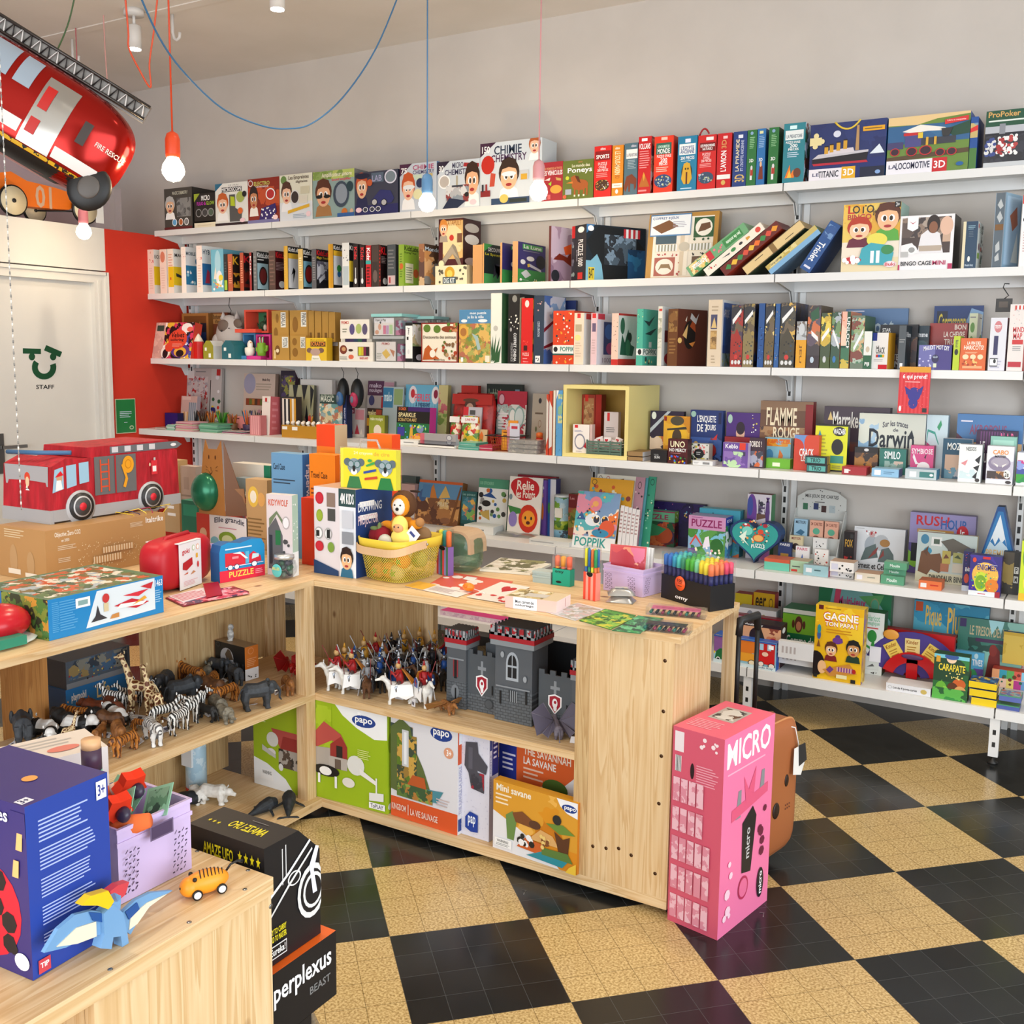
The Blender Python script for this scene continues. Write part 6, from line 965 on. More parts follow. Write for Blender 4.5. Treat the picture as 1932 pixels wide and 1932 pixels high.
for i,(tx,tz,th,c,dd,nm)in enumerate(((.04,.125,.115,'9ac0d8','t 12 82 88 94 345 MISTIGRI;p 3a6a8a 14,44 50,60 84,50 60,36;r 40 8 60 26 fff','light blue card pack with a whale on the top tier'),(.36,.125,.105,'e0a890','t 8 80 92 92 7a3a2a 24 CARTES;e 24 44 76 70 5aa88a;e 20 8 80 40 7a3020','salmon card pack with a red fox on the top tier'),(.66,.125,.105,'e0a890','t 8 80 92 92 7a3a2a 24 CARTES;e 24 44 76 70 5aa88a;e 20 8 80 40 7a3020','salmon card pack with a red fox, right on the top tier'),(.02,.05,.11,'d8c8a0','t 16 82 84 94 8a2a2a MISTIGRI;e 24 34 76 66 3a2a28','cream card pack with a dark cat on the middle tier'),(.5,.05,.1,'e4e2de','x 10 60 90 90 333 6 9','white card pack with small dogs on the middle tier'),(-.16,0,.1,'2a3a6a','t 12 84 88 96 eee PARIS;r 20 20 80 50 a88038','navy card pack of Paris by night at the left corner'),(.2,0,.09,'e8e4e4','t 12 80 88 94 c84a6a PARIS;p 2a5ab0 36,10 50,64 64,10;r 10 30 90 40 2a3a8a','white card pack with a blue tower'),(.58,0,.085,'ece8e4','x 8 8 92 92 222,c84a3a 14 12','white card pack with black dogs at the front'))):
 a=PL+Vector((.008+tx*w,.004+(.1 if tz>.1 else .052 if tz>.01 else-.02)+.0005,.001+tz*.97+(.0 if tz else 0)))
 if tz:a.y-=.05-.003;a.z=SZ[5]+.0015
 a=Vector((PL.x+.006+tx*w,PL.y+{.125:.0545,.05:.0045,0:-.03}[tz],SZ[5]+.0012));hh={.125:.2,.05:.125,0:th}[tz]+(0 if tz==0 else-.0)
 if i<3:a.z+=.085;hh=.115
 elif i<5:a.z+=.03;hh=.1
 b=MB();b.box(0,w*.27,0,.02,0,hh,c);b.decals(((0,0,0),(w*.27,0,0),(0,0,hh),(0,-1,0)),dd)
 if i<5:b.box(.003,.006,.004,.016,-.085 if i<3 else-.03,0,c)
 tag(b.build('card_pack',loc=a),nm,'card game','card packs around the display stand')
row(SZ[5],-.425,g5,K5,'''
gb~150,324,562,640,.09~6ac0a8,c85a3a,c86a48~r 0 70 100 100 c8583a~flat teal and orange card box at the front edge left of the stand
gb~328,452,575,656,.08~a8c8a8,8ab09a,b8a888~l 10 40 60 60 444 1;r 6 6 40 26 c83a30~flat pale green card box beside the teal and orange one
gb~418,590,606,680,.08~9ac0c8,a83a4a,8a9aa0~r 10 30 34 70 e8e8ec;l 44 40 80 70 4a6a70 1~flat pale blue card box in front of the display stand
gb~600,764,638,690,.08~e4e0dc,d8d4d0,c8a890~r 6 20 34 80 d0d0e0;x 40 20 96 80 222 8 20~lower flat white box of the pair with black dogs
gb~600,764,582,692,.08,0,.032~e8e4e0,d8d4d0,c8a890~r 6 20 34 80 d0d0e0;x 40 20 96 80 222 8 20~upper flat white box of the pair with black dogs
gb~770,944,660,718,.08~d8ccb8,c8bca8,c8a080~r 8 20 30 76 e8e4ec;l 50 40 90 70 998 1~flat beige card box between white and green flat boxes
gb~948,1108,678,738,.08~5a9a78,4a8a68,7ab090~t 26 30 70 70 e8f4ec Moulin~lowest of the three flat green boxes stacked on the fifth shelf
gb~968,1120,630,738,.08,0,.0345~5a9a78,4a8a68,7ab090~t 26 30 70 70 e8f4ec Moulin~middle of the three flat green boxes stacked on the fifth shelf
gb~972,1128,585,738,.08,0,.0685~5a9a78,4a8a68,7ab090~t 26 30 70 70 e8f4ec Moulin~topmost of the three flat green boxes stacked on the fifth shelf
gb~1208,1366,712,772,.08~e0703a,c85a28,b86a4a~r 8 20 34 70 e8e4e0;l 50 34 90 70 c03020 1~flat orange box with a small white barcode label
gb~686,760,375,-.2,.05~1c1214,3a1014~t 14 60 86 80 c89a3a FOX;n 10 6 80 36 a82020,1c1214,c83a2a 20;r 60 84 90 94 333~narrow black and red box behind the bear picture box
gb~752,1100,350,640,.05,4~dfe1e4,c0c4c8~e 22 34 50 80 a8b0b8;e 40 46 70 84 b8bcc0;e 30 76 42 92 c8a8a8;x 24 80 44 90 b03038,fff 8 5;p 5a6a68 16,20 24,50 44,62 50,30;p 5a6a68 50,20 56,50 70,56 80,40 82,20;e 52 56 72 74 a8783a;p 8a3a34 30,24 40,44 50,56 46,40;p 8a3a34 52,26 60,50 62,36;t 10 2 88 16 2a2426 Ernest et Celestine;l 4 94 24 97 aaa 1~white picture box with a grey watercolour drawing and handwritten title
gb~1130,1578,255,-.1,.05~9a90c0,7a70a0~r 0 0 100 40 6a5a9a;t 10 80 60 96 c81f28 RUSH;t 48 76 88 92 2a60a8 HOUR;r 12 68 68 74 c8904a;l 14 69 66 73 eec 1;e 72 58 90 84 c82030;t 76 64 86 78 fff Jr.;n 0 10 70 50 5a4a90,8a7ab8,5a4a90,8ac83a 9;r 4 20 16 50 1a1a22~pale violet traffic game box with a red and blue title
gb~1182,1590,392,-.26,.04,3~b8c4c0,c8b890~r 0 0 100 20 c8c4a8;e 6 76 20 96 3a7a9a;e 12 56 26 70 3a8aa8;r 24 74 42 92 dcdcd8;r 28 78 38 88 4a5a4a;p 5a544a 40,84 60,92 90,76 96,60 70,66 56,54 52,70;p 6a4428 4,20 8,60 16,66 24,56 40,60 50,30 40,20 26,26 20,14;p 5a3820 12,60 20,74 18,52;r 44 40 58 66 b8a850;r 62 44 78 64 a8a860;r 42 24 56 40 a86a4a;r 62 24 80 42 c8c0b0;p 6a3a20 46,50 50,60 56,52;p 3a4a2a 64,54 70,60 76,52;t 24 4 90 16 3a3a34 DINOSAUR BINGO~large pale dinosaur bingo box leaning at the shelf front
gb~1502,1560,510,782,.08~2a2460,1f1a48~t 30 50 96 60 fff ENIG;e 20 20 80 44 c84a3a;x 10 60 90 96 e8503a,5a4ab0 8 14;r 0 0 100 14 c8d0e0~purple riddle box, behind the front one with the same design
cg~1548,1765,540,820,.05~3a2a90,2a1f68~n 0 66 100 100 3a2a90,2a1f78 6;e 8 20 92 84 e8b850;e 16 10 60 60 c8d83a;e 20 16 54 52 7aa82a;t 24 64 86 80 fff ENIGMES?;t 24 64 86 79 2a2a7a ENIGMES?;e 52 10 94 44 e0822a;x 10 14 90 60 e8e050,8ab83a,d8622a,3a9a8a 30 5;e 8 82 20 94 d84a2a;r 0 0 88 12 e4e8ec;l 30 3 60 8 c84050 1;r 84 0 100 14 a01c30;r 40 92 64 98 c82830~front purple riddle box with orange and yellow monsters
gb~1772,1888,515,-.33,.04~3a342a,1c1a18~n 0 0 66 100 4a4030,8a7a50,2a2418,a8904a 7;r 66 0 100 100 24221f;r 70 50 96 66 e4e4e0;r 70 28 96 44 e4e4e0;t 76 52 90 64 222 P;t 76 30 90 42 222 M~dark art game box with small portrait tiles
cg~1890,2010,440,850,.06~c8dc2a,7a9a1a~e 10 50 90 96 6a9a2a;e 20 14 90 46 e8e04a;r 0 0 100 12 e8b82a~lime and yellow game box cut by the right photo edge on the fifth shelf
''')
flush()
y=-.2;A=onray(Vector((0,y,SZ[5])),Vector((1,0,0)),1590/3.632+1400);B=onray(Vector((0,y,SZ[5])),Vector((1,0,0)),1885/3.632+1400);w=B.x-A.x;h=hgt((A+B)/2,205/3.632+900)
b=MB();b.prism([(0,0,0),(w,0,0),(w,0,h*.16),(w*.58,0,h),(w*.42,0,h),(0,0,h*.16)],(0,.06,0),'1f5090','1c3a68')
b.decals(((0,0,0),(w,0,0),(0,0,h),(0,-1,0)),'p 2a7ab8 4,20 44,94 56,94 96,20 90,0 10,0;p eef4f8 50,90 30,56 36,60 42,52 50,62 56,54 64,60 70,50;p cfe4f0 12,30 30,56 42,50 54,58 70,50 88,28;t 22 36 80 46 e8c890 PREMIER;t 44 28 56 35 e8c890 DE;t 20 12 86 28 e8c890 CORDEE')
tag(b.build('mountain_game_box',loc=A+Vector((0,0,.0006))),'blue triangular game box shaped like a snowy mountain','game',g5)
# ================= lowest wall shelf =================
row(SZ[6],-.48,g6,K5,'''
gb~60,210,795,-.14,.06~d8a818,b8281c~r 0 84 74 100 d8a818;r 0 0 90 70 c01c18;t 10 72 60 92 2a1a10 eer;c 74 74 92 92 222 d8a818;t 10 40 40 56 3a1010 eer~yellow and red bird themed box behind the white balloon box
gb~-60,60,800,-.16,.06~c8b020,a81c18~r 0 0 100 66 c01c18~yellow and red box partly behind the wooden post
gb~-40,222,905,-.26,.07~dcdcdc,c8c8cc~e 4 50 22 86 c87a70;e 22 60 42 96 8a8e98;e 44 54 62 84 c8a890;e 60 60 76 90 a8a870;e 76 40 92 56 b8b8c0;r 0 0 100 20 c8c8c8~white box printed with grey and yellow balloons
gb~-76,280,958,-.3,.07~b8b0ac,8a2430~r 0 84 100 100 9a2030;n 0 0 60 80 c0b4b0,e0b8c0,a89a98 5~long flat box with a dark red top behind the vehicle boxes
gb~-110,-30,960,-.36,.05~d8b0d0,c09ab8~e 20 20 80 80 e0a0c8;r 20 66 90 90 b83a6a~small lilac puzzle box behind the suitcase handle
pz~-50,262,1005,1290,.1~8a4a3a,3a2028,2a1c24~r 0 92 100 100 2a1c24;n 0 0 100 92 c87a50,b8704a,8a4434,d8a078 4;e 30 50 60 90 2a1c24;e 70 30 96 70 a82030;t 20 93 60 99 eee Moulin Roty;p 2a2420 40,60 56,90 74,40#e 20 80 70 94 fff;n 0 20 100 70 5a3a4a,2a1c24,a8604a 9~brown and orange puzzle box behind the blue vehicle box
gb~245,512,910,-.28,.13~4a9038,2a7a50,3a8a5a~r 0 92 100 100 e4e8e0;r 0 4 100 54 0f6a3c;r 0 54 100 90 7ab82a;e 34 56 56 88 5a2a18;e 38 60 52 78 c8805a;e 26 64 34 80 5a2a18;e 56 64 64 80 5a2a18;t 12 32 96 50 f0f4f0 Comme des;t 10 12 96 30 f0f4f0 petits Singes;l 40 5 74 10 a8c83a 1~green children game box with a monkey, on top of the white boxes
gb~245,490,1252,1290,.12~dcdcde,d0d0d4,e8e8ea~y 10 30 50 70 b0a8a8,dcdcde 7~lowest of three flat white maze boxes beside the yellow game
gb~245,490,1192,1290,.12,0,.0335~dcdcde,d0d0d4,e8e8ea~y 10 30 50 70 b0a8a8,dcdcde 7~middle of three flat white maze boxes beside the yellow game
gb~245,490,1135,1290,.12,0,.067~dcdcde,d0d0d4,e8e8ea~y 10 30 50 70 b0a8a8,dcdcde 7~topmost of three flat white maze boxes beside the yellow game
gb~505,1000,765,-.1,.05~4a9080,2a6a4a~r 0 0 100 100 7ab0b0;p 2a7a50 0,100 20,100 14,60 0,56;p 2a7a50 70,100 100,100 100,60 86,80;p 5aa060 56,90 80,70 90,96;t 28 70 66 88 c83a78 Multi-jeux;c 72 70 84 90 8a9a70 5aa888;p d84a6a 18,40 24,100 32,100 24,40;r 30 56 80 64 2a7a6a;e 86 30 98 50 4a7ac0~wide aqua multi game box with jungle leaves at the back
gb~826,955,930,1355,.1~e4e8e4,1f6a3a,2a7a48~t 10 86 76 96 8ac0a0 Haricot;t 10 78 76 86 8ac0a0 magique;r 10 74 70 76 c84a4a;e 14 52 64 72 2f8a3a;p 2f8a3a 30,40 50,66 56,40;p 3a9a4a 10,44 60,36 60,40 10,48;e 40 24 62 34 e04a4a;r 10 8 84 30 d8dcd8;p 666 20,12 50,18 60,14;x 16 2 80 6 444 6 7;t 10 32 60 36 555 2-6 ans#n 0 0 100 100 1f6a3a,164a28,2a7a48 5~white and green bean plant game box right of the tall yellow one
gb~480,812,890,1400,.07~eab818,c8a020,e8c848~n 0 40 100 100 e8b418,f0c830,e8b418 4;r 6 94 16 100 5a1a20;l 20 95 64 98 a87818 1;t 16 80 90 92 c8102a GAGNE;t 17 81 89 91 fff GAGNE;t 20 72 88 80 c8102a TON PAPA !;t 21 73 87 79 fff TON PAPA !;l 24 63 80 70 c88818 2;x 40 50 58 60 5a3a80 6 9;e 38 50 58 59 6a3a90;k 20 26 52 52 5a3018,e8b888,7a2020;k 64 28 100 58 1a1a1a,c8905a,1f3a2a;e -14 4 24 38 1a1014;e 10 8 28 26 e8b888;p c8883a 20,14 36,6 92,14 76,26;p 6a3a80 28,14 36,10 44,16 36,20;y 50 14 84 20 d8a8a0,7a3a8a 12;r 2 2 10 7 222;e 6 54 14 66 3a5a9a;e 6 62 14 74 2a8a9a;p 7a4a20 6,44 14,44 10,54;r 80 1 90 6 222;r 50 5 72 10 e8e0b0;e 82 14 90 20 b02020#n 0 0 100 100 e8c850,b8902a,8a6a90,c8a050 9~tall bright yellow family game box with cartoon faces at the shelf front
gb~1155,1665,868,-.12,.05~2a8ab0,1f6a8a~n 0 40 100 100 3a9ac0,2a8ab0,5ab0c8 4;r 2 84 12 98 c8502a;t 16 56 38 94 e8c060 Pique;t 46 56 80 94 e8c060 Plume;r 24 44 90 56 8a4a2a;t 28 46 86 54 e8d8b0 La ronde des jeux;e 24 6 34 34 8a1c20;e 44 6 54 34 8a1c20;r 0 0 100 10 2a5a2a~wide sky blue chicken race game box at the back with a yellow title
gb~965,1440,1062,-.22,.04~c81c20,a01418~t 76 36 96 60 f4e0e0 nthe;t 76 10 92 30 f4c8c8 jours~long red box standing behind the card holder fan
gb~1458,1905,985,1340,.08,3~3a7a70,1f4a30,1f4a30~n 0 0 100 100 2f6a5a,5a9a8a,8ac0b0,1f4a40,3a7a6a 3;r 2 84 12 98 3a2a60;t 18 72 92 88 c8b890 LE TRESOR DES LUTINS;r 28 62 76 68 4a2a50;p a8dce0 46,100 52,76 60,92 66,78 70,100;p 7a2018 46,0 50,40 58,60 66,50 70,0;e 50 40 62 60 8a2a20~dark green forest treasure game box with a red creature
gb~1452,1648,1195,1370,.05~5ab0d8,8ac8e0~n 0 0 100 40 5ab0d8,3a9a5a,d8583a,6a4a9a 9;t 60 50 96 74 fff TIVES;e 66 76 80 96 c8e8f0;r 0 0 60 30 8a2a30~sky blue children game box behind the turtle game
cg~1300,1540,1222,1528,.06~2a6a34,1f4a28~n 0 40 100 100 1f5a2c,2f7a3a,164024 5;r 0 92 100 100 7ac8d8;e 36 82 64 100 f0d0b0;e 30 90 70 104 3a5a9a;r 6 82 18 96 d8a030;t 14 64 90 80 f0d840 CARAPATE;e 8 8 40 40 6ab03a;e 26 14 44 30 8ac84a;p 6ab03a 4,4 26,44 34,12 10,0;e 56 26 94 50 c8602a;e 42 18 72 40 5a3018;e 62 10 96 34 d8a060;r 4 4 40 14 e87a20;r 82 2 92 12 222;x 30 46 90 62 f0e080 14 4;n 0 0 100 26 2f8a3a,5ab04a,1f5a2c 7~green turtle race card game box with a yellow title
gb~1756,1960,1155,1330,.08~e8e4e0,d8d4d0~x 4 4 96 96 e8b0a0,e8d080,a8c8d8,c8a8c8 18 22;r 26 34 100 66 f4f0e8;t 66 40 96 60 c8302a Domino;r 34 40 54 60 2f8a4a~white domino box dotted with pastel pictures at the right edge
gb~1780,1960,1068,1150,.09,0,.09~c8a43a,1f2a50,24386a~n 0 0 100 90 c8a43a,d8b850 4~navy lidded gold box on top of the domino box
pz~1706,1960,1328,1450,.06~e8c0a0,c84a3a~y 0 52 100 100 e8a070,3a9ab0,5aa85a,d85a4a,8ac8e0 5;y 0 0 100 48 6a9ac8,f0c8b0,e8d070,b83a8a 5;x 4 10 96 90 7a2a2a,2a6a4a,6a3a20 9 18~patchwork fruit picture box between domino box and stacked boxes
gb~1568,1742,1520,1575,.09~e8c818,c8a810,3a5a90~~lowest of three yellow edged boxes stacked on the lowest shelf
gb~1556,1742,1462,1575,.09,0,.0345~e8c818,c8a810,3a5a90~~middle of three yellow edged boxes stacked on the lowest shelf
gb~1552,1744,1408,1575,.09,0,.0685~e8c818,c8a810,24508f~#;#n 4 4 96 96 24508f,3a7ab0,e8c040,1a3a6a 22~topmost of three yellow edged boxes with a blue lid picture
gb~1742,1900,1565,1612,.08~4a5aa0,3a4a8a,5a9a70~r 0 84 100 100 4a9a6a~lower indigo box of the pair with a green rim at the shelf front
gb~1758,1912,1500,1612,.08,0,.034~5a6ab0,3a4a8a,6a9a80~r 0 84 100 100 4a9a6a#;#n 4 4 96 96 8ab8c0,c86a6a,5a6ab0 22~upper indigo box of the pair with a pale picture on its lid
gb~985,1290,1430,1500,.1~e0e0e4,d0d0d4,e8e8ea~c 4 30 14 70 999 e0e0e4;t 16 26 70 66 555 Lot de 4 porte-cartes;e 78 20 92 80 c8b060~long white box labelled as a set of four card holders
''')
flush()
L2=(5.52,1330,1080)
row(SZ[6],-.48,g6,L2,'''
gb~88,736,690,1025,.08~b8d8e0,2a5ab0,2f60b8~r 0 12 100 100 9ac8d8;n 0 30 40 100 e8c830,7ab83a,a8d0d8,8a5a9a 7;p 1f6a3a 2,12 4,40 10,52 22,52 26,12;e 4 4 11 20 fff;e 5 7 10 17 222;r 34 20 62 70 e08a2a;r 36 52 66 96 e07a28;r 30 20 70 50 e8a030;c 56 8 68 28 222 f0e0c0;r 70 26 98 94 c82424;r 74 70 80 92 a8d0e8;r 86 70 92 92 a8d0e8;p d01c20 70,20 72,52 88,56 98,40 98,20;c 72 10 82 30 1a1a1a f0e0d8;c 88 6 99 26 1a1a1a f0e0d8;e 78 48 88 64 f0c8b0;r 0 0 100 12 cfe0e4;t 70 2 96 10 457 Moulin Roty;r 88 76 96 90 fff;r 0 95 100 100 2a5ab0#t 10 76 80 92 fff ABC;x 10 10 90 70 e8e8e8,3a9a5a 6 16~sky blue vehicle puzzle box with a red fire engine behind the suitcase handle
''')
flush()
P=AZ(*kq(K5,1160,1400),SZ[6]);u=scale_at(P)/3.632;r=empty('card_holder_pack',P+Vector((0,.0,.004)),'fan shaped pack with a red card holder and purple cardboard back','game',g6)
def fan(y,a0,a1,r0,r1,m,th,b,n=18):
 pts=[(r1*math.cos(a0+(a1-a0)*i/n),y,r1*math.sin(a0+(a1-a0)*i/n))for i in range(n+1)]+[(r0*math.cos(a1-(a1-a0)*i/n),y,r0*math.sin(a1-(a1-a0)*i/n))for i in range(n+1)]
 for i in range(n):b.prism([pts[i],pts[i+1],pts[2*n-i],pts[2*n+1-i]],(0,th,0),m)
R0=300*u;b=MB();b.T=Matrix.Translation((0,0,R0*.02));fan(.004,.25,PI-.25,R0*.2,R0*1.1,'4a3a88',.004,b);b.T=None
for i,(a,c)in enumerate(((2.15,'f0d060'),(1.6,'f0d890'),(1.05,'f0d060'))):
 b.T=Matrix.Rotation(PI/2-a,4,'Y')@Matrix.Translation((0,0,R0*.55));b.box(-R0*.16,R0*.16,-.001,.003,0,R0*.42,c);b.decals(((-R0*.16,-.001,0),(R0*.32,0,0),(0,0,R0*.42),(0,-1,0)),'t 10 70 90 92 a05a18 Kinder;l 14 20 84 60 b8862a 3');b.T=None
b.box(-R0*.95,-R0*.7,.0,.003,R0*.3,R0*.66,'f0eef4').box(R0*.74,R0*.98,0,.003,R0*.2,R0*.56,'f0e8ec');b.ell((-R0*.5,0,R0*1.0),(R0*.18,.004,R0*.12),'e8a040',12);b.build('card_backing',r)
b=MB();fan(-.012,.3,PI-.3,R0*.42,R0*.66,M('c81c22',.2),.012,b);b.box(-R0*.12,R0*.12,-.012,0,R0*.06,R0*.5,M('c81c22',.2));b.ell((0,-.013,R0*.56),(R0*.24,.003,R0*.06),'5a3a6a',14);b.build('card_holder',r)
row(SZ[6],-.48,g6,(1,0,0),'''
gb~832,985,1142,-.38,.12~d8d0d8,c8c0c8,e8e0ea~l 10 30 60 60 b8a8b8 1~flat pale lilac box on the lowest shelf behind the toy castle
gb~830,972,1162,-.46,.1~d8c0d0,c8b0c0,d0287a~n 4 10 96 80 d8c0d0,c8a8c0,e0d0d8 22~flat box with a magenta lid on the lowest shelf behind the castle
''')
row(SZ[6],-.48,g6,(6.44,330,1130),'''
gb~1265,1400,250,-.1,.08,0,.0~14141a,101014,c8702a~e 40 70 60 88 e8e8ec;y 10 40 90 70 14141a,4a5058 9;r 10 4 60 12 c82a4a~black science box with a white round mark seen between the counter posts
gb~1405,1560,230,-.06,.06~2a2a4a,20203a~e 50 70 70 84 a8a8b8~dark navy box behind the black science box
gb~1410,1600,400,-.26,.1~7a2428,5a1a1c~r 0 0 40 40 a8c02a;t 4 4 36 30 2a3a10 CYS;e 46 4 90 30 c82a38;n 0 44 100 100 8a1c20,3a1a1a,a83030 9~dark red and lime box seen between the counter posts
gb~1122,1165,60,-.1,.08~a02048,8a1430~n 0 0 100 100 c01c50,8a1430,d82060,501020 9~crimson box seen through the narrow gap between counter posts
gb~1330,1420,-40,-.06,.05~d8c020,c8c8c0~r 0 30 100 100 d8d4cc~yellow and white paper pack on the lowest shelf seen below the counter top
''')
flush()
# ================= wooden counters =================
T=.818
def unit(name,label,boards,loc=(0,0,0)):
 r=empty(name,loc,label,'counter','pine display counters')
 for nm,x0,x1,y0,y1,z0,z1,m in boards:
  MB().box(x0,x1,y0,y1,z0,z1,m).build(nm,r)
 return r
CR=unit('display_counter','right pine counter with the toy castle and knights on its open shelf',[('counter_top',2.046,3.365,-2.232,-1.742,.798,T,'woodx'),('base_board',2.046,3.347,-2.232,-1.76,.02,.051,'woodx'),('shelf',2.046,3.045,-2.232,-1.76,.399,.424,'woodx'),('front_board',3.045,3.09,-2.232,-2.214,.0512,.7978,'woodbk'),('front_board',3.0905,3.329,-2.232,-2.214,.0512,.7978,'woodz'),('side_board',3.3292,3.347,-2.232,-1.936,.0512,.7978,'woodz'),('post',3.33,3.365,-1.79,-1.75,.0512,.7978,'woodz'),('divider',3.046,3.06,-2.213,-1.76,.0512,.7978,'woodbk'),('back_panel',2.046,2.175,-1.76,-1.745,.0512,.7978,'woodbk'),('post',2.1755,2.215,-1.775,-1.745,.0512,.7978,'woodz'),('foot',2.3,2.36,-2.15,-2.09,0,.0198,'woodx'),('foot',3.2,3.26,-2.15,-2.09,0,.0198,'woodx')])
b=MB()
for x,z in((3.32,.745),(3.32,.6),(3.318,.47),(3.315,.33),(3.31,.12),(3.112,.15),(3.155,.155),(3.195,.165),(3.235,.155)):b.lathe([(.0055,-.0006),(.004,0)],'5a3a20',(x,-2.232,z),10,1)
b.build('screw_head',CR)
unit('display_counter','left pine counter with rows of toy animals on its middle shelf',[('counter_top',1.572,2.045,-3.72,-1.742,.798,T,'woody'),('base_board',1.572,2.07,-3.3,-2.2325,.02,.051,'woody'),('shelf',1.572,2.045,-3.72,-2.2325,.399,.424,'woody'),('post',2.0,2.045,-2.277,-2.2325,.0512,.3988,'woodz'),('post',2.0,2.045,-2.277,-2.2325,.4242,.7978,'woodz'),('back_panel',1.572,1.587,-2.571,-2.0,.4242,.7978,'woodbk'),('back_panel',1.572,1.587,-2.6,-2.2,.0512,.3988,'woodbk'),('back_panel',1.601,2.0455,-1.76,-1.745,.0512,.7978,'woodbk'),('post',1.572,1.6,-1.999,-1.965,.0,.7978,'woodz'),('post',1.572,1.6,-1.955,-1.9,.0,.7978,'woodz'),('post',1.5725,1.6,-3.66,-3.6,.0,.3988,'woodz'),('corner_shelf',1.6,2.0455,-2.232,-1.9,.399,.424,'woody')])
unit('display_counter','rear pine counter under the kraft carton, behind the left one',[('counter_top',.98,1.5715,-3.72,-1.742,.798,T,'woody'),('side_panel',1.35,1.571,-2.93,-2.915,.03,.7978,'woodtan'),('base_board',1.0,1.571,-2.914,-2.46,.03,.05,'woodtan'),('shelf',1.0,1.44,-2.7,-2.35,.69,.705,'woodx'),('side_panel',1.0,1.571,-3.65,-3.635,0,.7978,'woodtan'),('leg',1.0,1.04,-1.8,-1.76,0,.7978,'woodz'),('leg',1.0,1.04,-2.96,-2.916,0,.7978,'woodz')])
CF=unit('display_counter','front pine counter cut by the lower left corner of the photo',[('counter_top',2.9,3.358,-5.2,-3.795,.792,T,'woody'),('front_board',3.337,3.355,-4.098,-3.797,.03,.7915,'woodz'),('end_board',2.9,3.336,-3.815,-3.797,.03,.7915,'woodz'),('side_panel',2.9,3.336,-4.098,-4.08,.03,.7915,'woodz'),('base_board',2.9,3.355,-5.2,-3.797,0,.0295,'woody'),('back_panel',2.9,2.915,-5.2,-4.099,.03,.7915,'woodz'),('shelf',2.916,3.34,-5.2,-4.099,.4,.42,'woody')])
b=MB()
for px,py in((208,1829),(357,1740),(462,1678),(468,1642),(372,1606)):
 q=AZ(px,py,T);b.lathe([(.0035,0),(.0028,.0008)],M('8a8a88',.3,.9),(q.x,q.y,T),10)
q=AX(511,1710,3.355);b.lathe([(.004,0),(.003,.0008)],M('8a8a88',.3,.9),(3.355,q.y,q.z),10,0);b.build('screw_head',CF)
# ================= boxes in the right counter, lower shelf =================
gp='large play set boxes on the base board of the counters'
PAPO='e %g %g %g %g 1f3f8a;t %g %g %g %g fff papo;s %g %g %g %g fff'
def papo(x0,y0,x1,y1):
 w,h=x1-x0,y1-y0;return PAPO%(x0,y0,x1,y1,x0+w*.14,y0+h*.2,x1-w*.14,y0+h*.76,x0+w*.2,y1-h*.1,x0+w*.42,y1+h*.3)
two('bx',(585,1499),(731,1537),1318,.051,.035,'9ab81c,a8c828,a8c828','p f0f2f4 34,100 100,100 100,74 84,72 62,80 44,90;'+papo(56,82,86,94)+';n 0 40 30 96 9ab81c,a8c42a,8aa818 5;p b8504a 2,62 20,80 42,70 50,58 30,62 10,52;p 9a3430 28,58 42,68 50,58 50,44 28,44;r 36 46 44 58 2a2422;p b0a8a0 2,34 2,52 28,54 28,34;r 26 34 50 46 b8b0a8;r 34 34 42 44 6a5a50;e 50 32 72 52 dfe0dc;p eceae6 66,34 88,26 88,30 66,40;r 86 18 88 34 e8e8e4;p e8e8e4 78,10 96,12 96,20 78,18;e 6 24 40 36 1c1a1a;e 14 25 30 34 f4f4f4;r 12 16 15 26 f0f0f0;r 34 14 37 26 f0f0f0;e 44 18 60 28 e4e0d8;r 78 3 98 9 f4f4f4;l 64 50 82 60 d8e08a 5;t 80 4 96 8 667 ToPLAY#r 0 0 100 100 b0d02c;e 10 3 90 10 f4f4f4;e 10 60 90 80 8aa81c','lime green farm play set box with a red barn and a cow',gp)
two('bx',(738,1537),(863,1577),1338,.051,.03,'dcdce2,e4e4ea,c84a20','r 0 0 100 19 d8582a;'+papo(60,82,92,95)+';e 80 68 94 78 d89a7a;t 84 70 91 76 fff 3+;n 0 30 34 88 6a7a2a,8a6a2a,4a5a3a,b08a3a,3a4a4a 14;p 5a6a3a 0,26 30,22 60,34 50,52 36,70 30,88 16,94 0,84;n 10 36 40 80 5a7a2a,9a7a3a,3a4a3a,c8a04a 16;r 18 50 28 84 c8ccd0;r 21 52 25 82 e8ecf0;p 4a8a98 50,34 80,36 70,24 52,24;p b8582a 26,34 56,30 52,44 34,44;n 10 21 64 34 5a7a3a,b07a3a,3a5a3a,8aa04a 20;t 2 7 24 13 f4d8c8 KINGDOM;r 27 5 28 15 f4d8c8;t 31 6 72 12 f4d8c8 LA VIE SAUVAGE;l 70 22 92 30 c8b8b8 3#r 0 64 100 100 d8582a;r 20 82 80 96 e8f0f8;v 20 18 80 62 aac THE JUNGLE LA JUNGLE;r 10 3 90 14 1f3f8a','white jungle play set box with a waterfall and an orange base band',gp)
